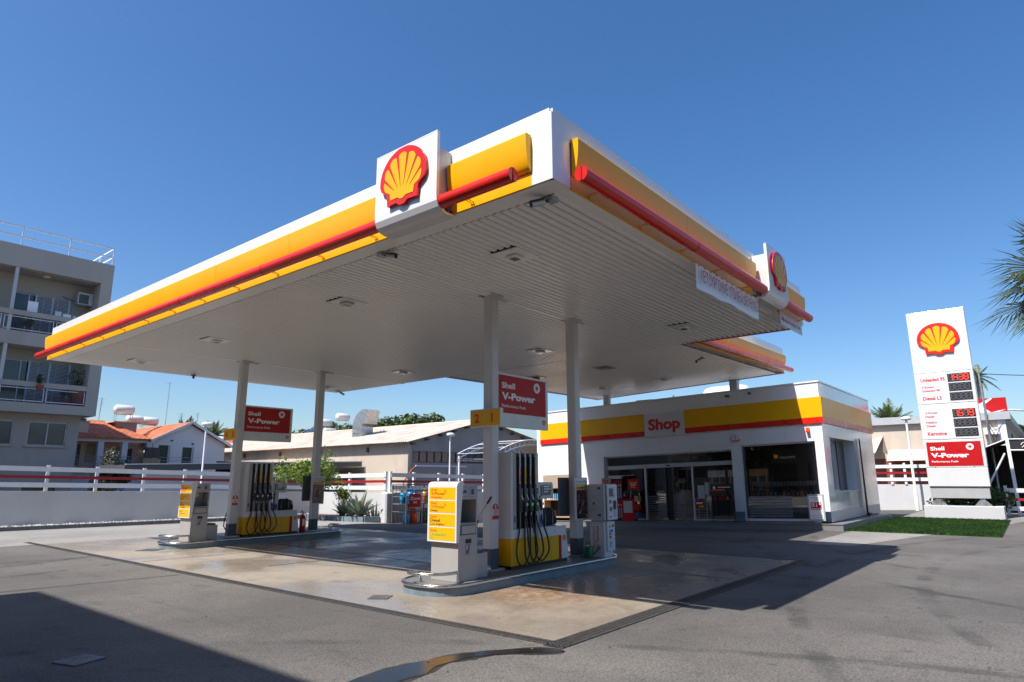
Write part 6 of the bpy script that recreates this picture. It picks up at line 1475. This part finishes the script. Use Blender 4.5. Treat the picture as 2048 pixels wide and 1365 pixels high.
for x0, x1, z0, z1 in ((14.6, 15.3, 2.5, 3.9), (15.6, 16.2, 2.7, 3.95), (17.1, 17.7, 2.5, 3.8), (18.0, 18.5, 2.3, 3.7)):
    b = MB(); b.box(x0, x1, HY + 1.7, HY + 1.72, z0, z1, 'dark_grey' if x0 in (14.6, 18.0) else 'umber'); b.build('window', t)
b = MB(); b.box(9, 19.2, HY - .1, HY + 1.6, 2.12, 2.32, 'house_white'); b.box(18.5, 19.6, HY - .4, HY + .0, 2.33, 3.0, 'umber'); b.build('balcony_floor', t)
b = MB(); b.box(9, 19.2, HY - .1, HY + .25, 4.05, 4.36, 'house_white'); b.build('porch_beam', t)
for x in (12.6, 14.0 + .0, 15.95, 17.4, 18.95): b = MB(); b.box(x - .17, x + .17, HY - .05, HY + .3, 2.32, 4.05, 'house_white'); b.build('porch_column', t)
b = MB()
for z in (2.5, 2.68, 2.86, 3.1): b.tube([(9, HY - .08, z), (22.3, HY - .45, z)], .014, 'galv', 4)
for k in range(34): x = 12 + k * .1 * 1.9; b.tube([(x, HY - .15, 2.33), (x, HY - .15, 3.1)], .009, 'galv', 4)
b.build('balcony_railing', t)
roofplane([(9, HY - .35, 4.33), (19.0, HY - .35, 4.33), (17.3, HY + 4.2, 5.75), (9, HY + 4.2, 5.82)], 'tiles').build('roof', t)
b = MB(); b.box(14.6, 15.3, HY + .6, HY + 1.2, 4.6, 5.3, 'cream'); b.box(14.55, 15.35, HY + .55, HY + 1.25, 5.3, 5.38, 'apt_in'); b.box(14.75, 15.15, HY + .7, HY + 1.1, 5.38, 5.55, 'dark_grey'); b.build('chimney', t)
b = MB(); b.box(17.6, 18.9, HY + 2.4, HY + 3.6, 4.7, 5.55, 'cream_grey'); b.box(17.3, 19.1, HY + 2.2, HY + 3.8, 5.55, 5.62, 'cream'); b.build('tank_platform', t)
b = MB(); b.box(18.55, 19.5, HY - .42, HY - .3, 3.05, 3.75, 'firewood'); single(b, 'firewood_stack', 'dark stack on the ledge of the white house balcony', 'stack', (19, HY - .4, 3.0))
def solar_tank(label, x, y, z, L_=1.2, r=.28, leg=.5, m='white', g='white rooftop water tanks'):
    t = thing('rooftop_tank', label, 'water tank', (x, y, z - leg - r), g); b = MB(); b.lathe([(0, -L_ / 2), (r * .7, -L_ / 2 + .03), (r, -L_ / 2 + .14), (r, L_ / 2 - .14), (r * .7, L_ / 2 - .03), (0, L_ / 2)], (x, y, z), m, 16, 'x'); b.build('tank_shell', t)
    b = MB()
    for dx in (-.4, .4):
        for dy in (-.2, .2): b.tube([(x + dx * L_, y + dy, z - r * .6), (x + dx * L_, y + dy, z - r - leg)], .018, 'galv', 5)
    b.tube([(x - L_ * .4, y, z - r - .02), (x + L_ * .4, y, z - r - .02)], .02, 'galv', 5); b.build('stand', t)
solar_tank('highest white water tank on the white house, raised on blue legs', 18.3, HY + 3.4, 6.55, 1.35, .34, .55); solar_tank('white water tank in the middle of the orange roof ridge', 19.3, HY + 4.0, 5.95, 1.2, .3, .2); solar_tank('white water tank on the right of the roof ridge group', 20.6, HY + 4.6, 5.95, 1.2, .3, .2)
solar_tank('small white water tank behind the gable beside the lamp post', 27.9, 56, 4.95, 1.1, .32, .3)
def antenna(label, x, y, z0, z1, bars):
    b = MB(); b.tube([(x, y, z0), (x + .05, y, z1)], .022, 'galv', 5)
    for k in range(bars): z = z1 - .12 - k * .16; b.tube([(x - .25 + .03 * k, y, z), (x + .25 - .03 * k, y, z)], .01, 'galv', 4)
    single(b, 'antenna', label, 'antenna', (x, y, z0), 'rooftop aerials')
antenna('television aerial with many rods on the left orange roof', 17.0, HY + 4.2, 5.7, 7.4, 7); antenna('very tall thin mast behind the white water tanks', 22.3, HY + 6, 4.5, 9.3, 1); antenna('small aerial just right of the tall mast', 22.6, HY + 4, 5.0, 6.7, 3); antenna('small aerial over the orange gable ridge', 26.6, 58, 5.0, 7.4, 3)
# second orange roof beyond
t = thing('orange_roofed_house', 'low house with an orange roof behind the warehouse end', 'house', (31, 62, 0)); b = MB(); b.box(28, 44, 60, 68, 0, 4.1, 'cream'); b.build('wall', t); roofplane([(27.6, 59.5, 4.0), (44, 59.5, 4.2), (44, 64, 5.6), (27.6, 64, 5.6)], 'tiles').build('roof', t)

# low shed behind the wall
t = thing('lean_to_shed', 'low white shed with a dark slate lean-to roof behind the left wall', 'shed', (18, 34, 0))
b = MB(); b.box(13.3, 18.0, 34, 34.2, 0, 1.95, 'house_white'); b.box(18.5, 23.5, 35, 35.2, 0, 1.6, 'apt'); b.build('wall', t)
roofplane([(12.2, 33.4, 2.28), (25.8, 33.4, 2.62), (25.8, 37.5, 2.66), (12.2, 37.5, 2.3)], 'dark_grey', .3).build('roof', t)
b = MB(); b.beam((12.2, 33.35, 2.3), (25.8, 33.35, 2.64), .05, .05, 'house_white'); b.build('gutter', t); b = MB(); b.box(18.1, 25.7, 36.5, 36.6, 0, 2.6, 'interior_dark'); b.build('dark_interior', t)
b = MB(); b.obox((17.5, 30.6, 1.02), X, Y, Z, 1.1, .5, .18, 'gas_navy'); b.obox((17.5, 30.6, .4), X, Y, Z, 1.0, .45, .45, 'dark_grey'); single(b, 'covered_load', 'dark blue cover just showing over the left wall', 'cover', (17.5, 30.6, 0))

# warehouse
t = thing('warehouse', 'long cream warehouse with a weathered corrugated roof behind the wall', 'warehouse', (32, 43, 0)); wx0, wy0, wy1 = 26.0, 29.35, 58.0; ev, rg, xr, xe = 3.72, 5.42, 32.6, 39.2
b = MB()
ys_ = [(wy0, 38.3), (43.2, wy1)]
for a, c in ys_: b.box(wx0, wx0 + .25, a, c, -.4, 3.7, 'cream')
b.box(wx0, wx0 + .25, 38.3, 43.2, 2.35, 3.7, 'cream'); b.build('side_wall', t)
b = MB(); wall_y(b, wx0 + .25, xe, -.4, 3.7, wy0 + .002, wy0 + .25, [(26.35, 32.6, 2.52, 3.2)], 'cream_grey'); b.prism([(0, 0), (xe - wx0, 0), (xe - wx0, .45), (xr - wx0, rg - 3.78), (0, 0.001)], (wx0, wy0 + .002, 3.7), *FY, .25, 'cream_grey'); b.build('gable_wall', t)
b = MB(); b.box(26.35, 32.6, wy0 + .1, wy0 + .12, 2.52, 3.2, 'glass_far'); b.box(26.35, 32.6, wy0 + .04, wy0 + .09, 2.52, 2.56, 'rust'); 
for k in range(11): x = 26.35 + 6.25 * k / 10; b.box(x - .02, x + .02, wy0 + .04, wy0 + .09, 2.56, 3.2, 'rust')
for k in range(60): x = 26.4 + 6.15 * k / 60; b.beam((x, wy0 + .095, 2.56), (x + .5, wy0 + .095, 3.18), .006, .012, 'galv')
b.build('window_strip', t)
def corr(P, nrm, K):
    """corrugated sheet, ridges running from eave to ridge: P = eave0, eave1, ridge1, ridge0"""
    b = MB(); e0, e1, r1, r0 = (Vector(p) for p in P); vs = []
    for i in range(K + 1):
        s = i / K; dz = .028 * (1 if i % 2 else -1); vs += [lerp(e0, e1, s) + Z * dz, lerp(r0, r1, s) + Z * dz]
    b.add(vs, [(2 * i, 2 * i + 2, 2 * i + 3, 2 * i + 1) for i in range(K)], 'corrugated'); return b
corr([(wx0 - .45, wy0 - .35, ev - .02), (wx0 - .45, wy1 + .5, ev - .02), (xr, wy1 + .5, rg), (xr, wy0 - .35, rg)], 1, 330).build('roof', t)
corr([(xe + .4, wy0 - .35, 4.05), (xe + .4, wy1 + .5, 4.05), (xr, wy1 + .5, rg), (xr, wy0 - .35, rg)], 1, 330).build('roof', t)
b = MB(); b.tube([(xr, wy0 - .35, rg + .02), (xr, wy1 + .5, rg + .02)], .09, 'corrugated', 8)
for k in range(12): s = k / 11; x = wx0 + .2 + (xe - wx0 - .3) * s; z = (ev + (rg - ev) * (x - wx0) / (xr - wx0)) if x < xr else rg - (rg - 4.05) * (x - xr) / (xe - xr); b.box(x - .1, x + .1, wy0 - .33, wy0 - .0, z - .22, z - .1, 'dark_grey')
for k in range(4): b.box(wx0 - .12, wx0, 33 + k * 5, 33.15 + k * 5, 3.2, 3.5, 'bark')
b.build('rafter_ends', t)
b = MB(); b.box(wx0 + 1.2, wx0 + 1.3, 38.3, 43.2, -.4, 2.4, 'interior_dark'); b.box(wx0 + .25, wx0 + 1.2, 38.2, 38.3, -.4, 2.4, 'apt'); b.build('open_bay', t)
b = MB(); b.beam((wx0 - .9, 38.0, 2.34), (wx0 - .9, 44.5, 2.34), .06, .1, 'rust'); b.add([(wx0, 38, 2.52), (wx0, 44.5, 2.52), (wx0 - .95, 44.5, 2.40), (wx0 - .95, 38, 2.40)], [(0, 1, 2, 3)], 'corrugated'); b.build('lean_to', t)
b = MB(); b.box(26.2, 30.5, wy0 - .5, wy0 - .44, 2.28, 2.36, 'fence_white'); b.tube([(29.6, wy0 - .47, 2.3), (29.6, wy0 - .47, .2)], .04, 'fence_white', 6); b.tube([(26.4, wy0 - .3, 2.3), (25.8, wy0 - .6, 2.1), (25.2, wy0 - .6, 1.4), (25.1, wy0 - .6, .8)], .05, 'rust', 6); b.build('cable_tray', t)
# duct on the roof
t = thing('ventilation_duct', 'big galvanised duct elbow on the corrugated warehouse roof', 'duct', (29.5, 38.2, 4.4)); b = MB()
c = V(29.3, 38.0, 0); hw = .52; path = []
for k in range(9): a = R(90 * k / 8 * 1.25); path.append((V(0, -1, 0) * (.75 * (1 - math.cos(a))) + Z * (.75 * math.sin(a)), a))
rings = [[c + Z * 4.35 + X * dx + Y * dy for dx, dy in ((-hw, hw), (hw, hw), (hw, -hw), (-hw, -hw))]]
for p, a in path:
    nn = Vector((0, math.cos(a), -math.sin(a) * -1 * -1)); nn = Vector((0, math.cos(a), math.sin(a)))
    o = c + Z * 5.15 + p; rings.append([o - X * hw + nn * hw, o + X * hw + nn * hw, o + X * hw - nn * hw * .95, o - X * hw - nn * hw * .95])
vs = [p for g in rings for p in g]; K = len(rings)
b.add(vs, [(4 * i + k, 4 * i + (k + 1) % 4, 4 * i + 4 + (k + 1) % 4, 4 * i + 4 + k) for i in range(K - 1) for k in range(4)], 'galv'); b.build('duct_body', t)
b = MB()
for zz in (4.75, 5.13): b.obox(c + Z * zz, X, Y, Z, hw + .015, hw + .015, .02, 'steel')
b.build('flange', t); b = MB(); b.add(vs[-4:], [(0, 1, 2, 3)], 'galv'); b.build('opening', t)
b = MB(); b.lathe([(.1, 0), (.1, .3), (.24, .32), (.02, .46), (0, .46)], (30.0, 36.6, 4.55), 'galv', 12); single(b, 'roof_vent', 'small capped vent beside the big duct on the warehouse roof', 'vent', (30, 36.6, 4.5))
# solar heaters, dishes beyond the ridge
b = MB(); b.add([(36, 55, 5.2), (36, 58.5, 5.0), (38, 58.5, 6.5), (38, 55, 6.7)], [(0, 1, 2, 3)], 'glass_far'); b.beam((36, 55, 5.2), (38, 55, 6.7), .08, .1, 'galv'); b.beam((36, 58.5, 5.0), (38, 58.5, 6.5), .08, .1, 'galv'); b.box(35.6, 38.4, 54.8, 59, 4.6, 5.15, 'cream'); b.tube([(38, 55.3, 6.6), (38, 55.3, 5.1)], .05, 'galv', 5)
single(b, 'solar_panel', 'tilted solar panel on a cream base beyond the warehouse roof', 'solar panel', (37, 54, 4.6))
solar_tank('white solar tank of the pair beyond the warehouse, the left one', 36.5, 53.2, 6.85, 1.5, .33, 1.0, g='tanks beyond the warehouse ridge'); solar_tank('white solar tank of the pair beyond the warehouse, the right higher one', 36.8, 50.8, 7.25, 1.4, .33, 1.4, g='tanks beyond the warehouse ridge')
solar_tank('grey cylinder tank under the white solar tanks', 36.3, 52.0, 5.9, 1.4, .35, .5, 'silver', 'tanks beyond the warehouse ridge')
for lab, x, y, z in (('white satellite dish right of the far left red sign', 35, 59.5, 5.4), ('second white satellite dish near the solar panel', 35.5, 57.5, 5.6)):
    t = thing('satellite_dish', lab, 'satellite dish', (x, y, z - .6), 'satellite dishes beyond the warehouse'); b = MB(); b.lathe([(.02, .0), (.25, .03), (.42, .12), (.43, .12), (.25, .05), (.02, .02)], (x, y, z), 'fence_white', 16, 'x'); b.build('dish', t); b = MB(); b.tube([(x + .05, y, z), (x + .1, y, z - .7)], .03, 'galv', 5); b.build('mast', t)
# trees beyond
for i, (x, y, rx, rz, lab) in enumerate([(52, 63.5, 3.9, 3.2, 'broad green tree directly behind the big roof duct'), (52, 56, 3.6, 2.4, 'green tree right of the roof duct beyond the warehouse'), (50, 69, 3.8, 2.6, 'green tree left of the roof duct beyond the solar tanks'), (50, 78, 4.6, 2.8, 'green tree behind the far satellite dishes'),
                                         (50, 90, 5, 2.9, 'green tree behind the far left red fuel board'), (46, 102, 5.5, 3.4, 'dark green tree right of the small water tank')]):
    tree(lab, (x, y, 0), 4.2, (x, y, 6.3), (rx, rx, rz), 3800, .3, 'leaf_tree', 20 + i, 'broadleaf_tree', 15, .3, 'trees beyond the warehouse')
def palm(label, x, y, h, L_, n, seed, fan=False, group=None, tr=.22, droop=1.):
    t = thing('palm_tree', label, 'palm', (x, y, 0), group); rnd = random.Random(seed); b = MB()
    b.tube([(x, y, -.2)] + [(x + .1 * math.sin(k), y, h * k / 8) for k in range(1, 9)], [tr * 1.5, tr * 1.15] + [tr] * 7, 'palm_bark', 10); b.build('trunk', t)
    top = V(x, y, h); vs, fs = [], []
    for i in range(n):
        a = i * 2.39996; e = R(75 - 105 * (i / n) + rnd.uniform(-8, 8)); L2 = L_ * rnd.uniform(.85, 1.1)
        d0 = V(math.cos(a) * math.cos(e), math.sin(a) * math.cos(e), math.sin(e)); sd = V(-math.sin(a), math.cos(a), 0); P = []
        K = 16
        for k in range(K + 1): s = k / K; P.append(top + d0 * (L2 * s) - Z * (droop * .42 * L2 * s * s * math.cos(e)))
        if fan:
            m_ = 9; hub = P[m_]; ax = (P[m_] - P[m_ - 1]).normalized(); up = sd.cross(ax)
            for j in range(30):
                q = R(-105 + 210 * j / 29); dd = (ax * math.cos(q) + sd * math.sin(q)).normalized(); ll = L2 * .62 * (1 - .25 * abs(q) / 2) * rnd.uniform(.85, 1.08); w = .032
                c1 = hub + dd * ll * .55 + up * rnd.uniform(-.05, .05); c2 = hub + dd * ll - Z * ll * rnd.uniform(.03, .34); s_ = dd.cross(up).normalized() * w; o = len(vs)
                vs += [hub - s_ * .4, hub + s_ * .4, c1 - s_, c1 + s_, c2]; fs += [(o, o + 1, o + 3, o + 2), (o + 2, o + 3, o + 4)]
            for k in range(m_): o = len(vs); vs += [P[k] - sd * .025, P[k] + sd * .025, P[k + 1] + sd * .02, P[k + 1] - sd * .02]; fs.append((o, o + 1, o + 2, o + 3))
        else:
            for k in range(K): o = len(vs); vs += [P[k] - sd * .03, P[k] + sd * .03, P[k + 1] + sd * .02, P[k + 1] - sd * .02]; fs.append((o, o + 1, o + 2, o + 3))
            for k in range(2, K * 3):
                s = k / (K * 3); p = P[int(s * K)]; f_ = s * K - int(s * K); p = lerp(p, P[min(K, int(s * K) + 1)], f_); ax = (P[min(K, int(s * K) + 1)] - P[max(0, int(s * K) - 1)]).normalized()
                for sg in (-1, 1):
                    dd = (sd * sg * .9 + ax * .55 - Z * rnd.uniform(.1, .5)).normalized(); ll = L2 * .24 * math.sin(math.pi * (.12 + .86 * s)) * rnd.uniform(.85, 1.15); w = ax * .028; o = len(vs)
                    vs += [p - w, p + w, p + dd * ll - Z * ll * .15]; fs.append((o, o + 1, o + 2))
    b = MB(); b.add(vs, fs, 'leaf_palm'); b.build('crown', t)
palm('large fan palm reaching in from the right edge of the sky', 26.0, -1.5, 7.3, 2.6, 40, 3, True, None, .2, .5)
palm('feather palm rising behind the flat roof right of the shop', 60, 9.75, 5.6, 2.4, 46, 6, False, 'feather palms in the distance')
palm('thin feather palm just behind the upper price tower', 55, 3.25, 8.3, 1.25, 13, 8, False, 'feather palms in the distance', .18, 1.5)
palm('feather palm behind the orange gable ridge, the left one', 31.2, 70, 6.2, 2.2, 40, 9, False, 'feather palms in the distance'); palm('feather palm just left of the lamp head behind the gable', 34.0, 70, 6.1, 2.3, 40, 10, False, 'feather palms in the distance')

# building right of the shop
t = thing('flat_roofed_building', 'beige flat roofed building with a grey roof band and awnings right of the shop', 'building', (48, 6, 0)); BX = 44.0
b = MB(); b.box(BX, BX + .3, 1.75, 16, 0, 4.56, 'cream'); b.box(BX + .3, 66, 1.75, 2.05, 0, 4.5, 'apt'); b.build('wall', t)
b = MB(); b.box(BX - .25, BX + .3, 1.45, 16, 4.561, 4.98, 'silver'); b.box(BX + .3, 66, 1.45, 2.05, 4.501, 4.9, 'silver'); b.box(BX + .3, 66, 2.05, 16, 4.6, 4.8, 'silver'); b.build('roof_band', t)
b = MB(); b.box(BX - .08, BX - .001, 1.7, 2.05, 0, 4.56, 'house_white'); b.build('corner_pilaster', t)
b = MB(); y0, y1 = 5.0, 7.55; P = [(BX, y1, 3.95), (BX, y0, 3.95), (BX - 1.0, y0, 2.75), (BX - 1.0, y1, 2.75)]
b.add([(BX, 7.6, 3.95), (BX, 8.6, 3.6), (BX - 1.4, 8.5, 2.9), (BX - 1.3, 7.9, 2.9)], [(0, 1, 2, 3)], 'awning_beige'); b.add([(BX - .01, 7.6, 3.98), (BX - 1.3, 7.5, 2.9), (BX - .01, 7.5, 2.9)], [(0, 1, 2)], 'awning_beige'); b.add([(BX, 7.4, 3.1), (BX, 4.6, 3.1), (BX - 1.1, 4.6, 2.45), (BX - 1.1, 7.4, 2.45)], [(0, 1, 2, 3)], 'awning_beige'); b.build('awning', t)
b = MB(); b.box(BX - .012, BX - .002, 4.2, 8.4, .2, 2.6, 'rust'); b.build('dark_opening', t)
b = MB(); b.box(50, 51.6, 1.73, 1.748, 3.0, 4.1, 'glass_far'); b.box(56, 57.6, 1.73, 1.748, 3.0, 4.1, 'glass_far'); b.build('window', t)
b = MB(); b.obox((BX - .15, 2.35, 3.95), X, Y, Z, .14, .33, .16, 'fence_white'); single(b, 'air_conditioner', 'small white air conditioner high on the beige wall beside the price tower', 'air conditioner', (BX - .15, 2.35, 3.8))
b = MB(); b.obox((BX - .12, 2.5, 3.0), X, Y, Z, .1, .13, .32, 'dark_grey'); single(b, 'wall_lantern', 'dark wall lamp on the beige wall above the black awning', 'wall lamp', (BX - .12, 2.5, 2.7))
t = thing('roof_sign', 'red roof sign with a white curved stroke behind the price tower', 'sign', (45, 3, 4.98)); b = MB(); b.box(BX + .4, BX + .9, 1.55, 5.0, 4.99, 5.80, 'red_sign'); b.build('sign_box', t)
b = MB(); b.prism([(0, .0), (.5, .0), (.18, .28), (.2, .45), (.62, .78), (.5, .8), (-.05, .5), (-.12, .28)], (BX + .39, 2.75, 4.99), -Y, Z, .004, 'text_white'); b.build('white_stroke', t)
b = MB(); b.add([(BX + .385, 2.0, 4.99), (BX + .385, 2.4, 4.99), (BX + .385, 1.6, 5.15)], [(0, 1, 2)], 'text_white'); b.build('white_stroke', t)
# black awning at the right edge
t = thing('black_awning', 'black canvas awning on white posts at the right edge', 'awning', (34.3, .8, 0)); b = MB()
A, B2, Cc, D = (34.0, 1.35, 3.05), (34.0, -4.5, 2.95), (36.8, -4.5, 2.9), (36.8, 1.9, 3.0)
b.add([(34.0, 1.38, 3.06), (34.3, 2.75, 2.52), (39, 3.0, 2.55), (39, 1.6, 3.1)], [(0, 1, 2, 3)], 'awning_black'); b.add([(34.0, 1.38, 3.06), (34.0, -4.5, 3.0), (39, -4.5, 3.05), (39, 1.6, 3.1)], [(0, 1, 2, 3)], 'awning_black'); b.add([(33.98, 1.33, 3.04), (33.98, -4.5, 2.95), (33.98, -4.5, 2.55), (33.98, 1.3, 2.68)], [(0, 1, 2, 3)], 'awning_black'); b.build('canvas', t)
b = MB(); b.tube([(33.97, 1.38, 3.07), (34.3, 2.75, 2.53)], .03, 'fence_white', 5); b.tube([(33.97, 1.38, 3.07), (33.97, -4.5, 3.0)], .025, 'fence_white', 5); b.tube([(33.95, 1.3, 2.62), (33.95, -4.5, 2.5)], .035, 'fence_white', 6); b.tube([(34, 2.25, 1.1), (34.0, 1.5, 2.5)], .04, 'fence_white', 6); b.build('brace', t)
for y in (1.36, -2.5): b = MB(); b.beam((34, y, 3.05), (34, y - .05, 0), .12, .12, 'fence_white'); b.build('post', t)
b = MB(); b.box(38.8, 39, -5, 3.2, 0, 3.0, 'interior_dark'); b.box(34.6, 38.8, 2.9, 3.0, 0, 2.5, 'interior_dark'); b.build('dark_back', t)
b = MB()
for s in (0, .55): b.tube([(33.965, .85 - s * .45 + .07 * math.cos(k * .7), 2.82 + .1 * math.sin(k * .55)) for k in range(9)], .016, 'text_white', 5)
b.build('monogram', t)
def hedge(label, bl, n, seed): single(leaf_cloud(bl, n, .07, 'leaf_tree', seed=seed), 'hedge', label, 'hedge', bl[0][0] * 1 if isinstance(bl[0][0], Vector) else Vector(bl[0][0]))
hedge('dark green hedge seen under the price tower', [(V(32.3, 2.6, .7), (.5, 1.3, .5)), (V(32.4, 3.6, .5), (.4, .6, .4))], 2600, 31)
for i, (x, y, lab) in enumerate([(72, -1.5, 'dense dark tree beyond the curved lamp post'), (80, 2.0, 'dark tree behind the flat roofed building at the right')]): tree(lab, (x, y, 0), 2.5, (x, y, 4.6), (3.8, 3.8, 3.2), 3600, .28, 'leaf_tree', 50 + i, 'broadleaf_tree', 15, .3, 'dark trees at the right edge')
# small tree top showing over the shop roof
tree('leafy tree top showing above the shop roof beside the tank', (31.5, 14.0, 0), 3.2, (31.5, 14.0, 5.0), (1.7, 1.5, 1.1), 1500, .11, 'leaf_citrus', 61, 'tree', 9, .12)

# block of flats behind the photographer that throws the shadow at the lower left
t = thing('opposite_building', 'plain rendered block standing behind the camera whose shadow crosses the lower left', 'building', (-9, 3, 0))
b = MB(); b.box(-16, -3.2, -14, 13.0, 0, 10.3, 'apt'); b.build('wall', t)
b = MB()
b.v = []; b.f = []; b.mi = []; b.sm = []
for k in range(7):
    for z in (1.2, 4.2, 7.2): b = MB(); b.box(-3.2, -3.18, -12 + k * 3.6, -10.4 + k * 3.6, z, z + 1.5, 'glass_far'); b.build('window', t)
t = thing('reflection_block', 'unseen block added behind the camera to darken the shop glass reflections', 'added block', (-24, 20, 0))  # added out of view so the shop window mirrors less bright sky
b = MB(); b.box(-30, -18, 13.5, 25.5, 0, 6.2, 'apt'); b.build('wall', t)
for k in range(3): b = MB(); b.box(-18, -17.98, 14.5 + k * 3.7, 17.2 + k * 3.7, 0, 2.8, 'dark_grey'); b.build('block_door', t)
t = thing('opposite_house', 'plain house across the road behind the camera, mirrored dimly in the shop glass', 'house', (-24, 40, 0))
b = MB(); b.box(-32, -20, 26, 42, 0, 8.5, 'apt'); b.build('wall', t)
for k in range(5):
    for z in (1, 4.2): b = MB(); b.box(-20, -19.98, 27.5 + k * 3, 29 + k * 3, z, z + 1.6, 'glass_far'); b.build('window', t)
for i, (x, y) in enumerate([(-14, 20), (-17, 25), (-13, 47), (-12, 56), (-9, 66), (-16, 62)]): tree('street tree ' + ('behind the camera to the left', 'between the two blocks behind the camera', 'left of the opposite house out of view', 'far along the opposite side of the road', 'farthest along the opposite side of the road', 'behind the far street trees')[i], (x, y, 0), 3, (x, y, 5.5), (4, 4, 4), 1800, .35, 'leaf_tree', 80 + i, 'street_tree', 12, .25, 'street trees behind the camera')

# ---------------------------------------------------------------- light, sky, camera
sd = Vector((-.635, .12, 1.0)).normalized()
sun = bpy.data.lights.new('sun', 'SUN'); sun.energy = 5.0; sun.angle = R(.55); sun.color = (1, .955, .89)
so = bpy.data.objects.new('sun', sun); COL.objects.link(so); so.rotation_euler = (-sd).to_track_quat('-Z', 'Y').to_euler()
w = bpy.data.worlds.new('World'); SC.world = w; w.use_nodes = True; nt = w.node_tree; bg = nt.nodes['Background']
sk = nt.nodes.new('ShaderNodeTexSky'); sk.sky_type = 'NISHITA'; sk.sun_disc = False; sk.sun_elevation = math.asin(sd.z); sk.sun_rotation = math.atan2(sd.x, sd.y)
sk.altitude = 0; sk.air_density = 1.0; sk.dust_density = 1.3; sk.ozone_density = 3.6
hs = nt.nodes.new('ShaderNodeHueSaturation'); hs.inputs['Saturation'].default_value = 1.25; hs.inputs['Hue'].default_value = .503; nt.links.new(sk.outputs[0], hs.inputs['Color']); nt.links.new(hs.outputs[0], bg.inputs[0]); bg.inputs[1].default_value = .112
cam = bpy.data.cameras.new('camera'); co = bpy.data.objects.new('camera', cam); COL.objects.link(co); SC.camera = co
yaw, pit, rol, F = R(39.41273232), R(11.94991846), R(-.27336788), 1292.66
cam.sensor_width = 36; cam.lens = F / 2048 * 36; cam.clip_start = .05; cam.clip_end = 3000
f = V(math.cos(pit) * math.cos(yaw), math.cos(pit) * math.sin(yaw), math.sin(pit)); r = V(math.sin(yaw), -math.cos(yaw), 0); u = r.cross(f)
r2 = r * math.cos(rol) + u * math.sin(rol); u2 = -r * math.sin(rol) + u * math.cos(rol)
co.matrix_world = Matrix(((r2.x, u2.x, -f.x, 0), (r2.y, u2.y, -f.y, 0), (r2.z, u2.z, -f.z, 1.6), (0, 0, 0, 1)))
SC.view_settings.view_transform = 'Standard'; SC.view_settings.look = 'None'; SC.view_settings.exposure = .6; SC.view_settings.gamma = 1; SC.view_settings.use_curve_mapping = False
SC.cycles.max_bounces = 8; SC.cycles.transparent_max_bounces = 12; SC.cycles.use_denoising = True; SC.cycles.caustics_reflective = False; SC.cycles.caustics_refractive = False
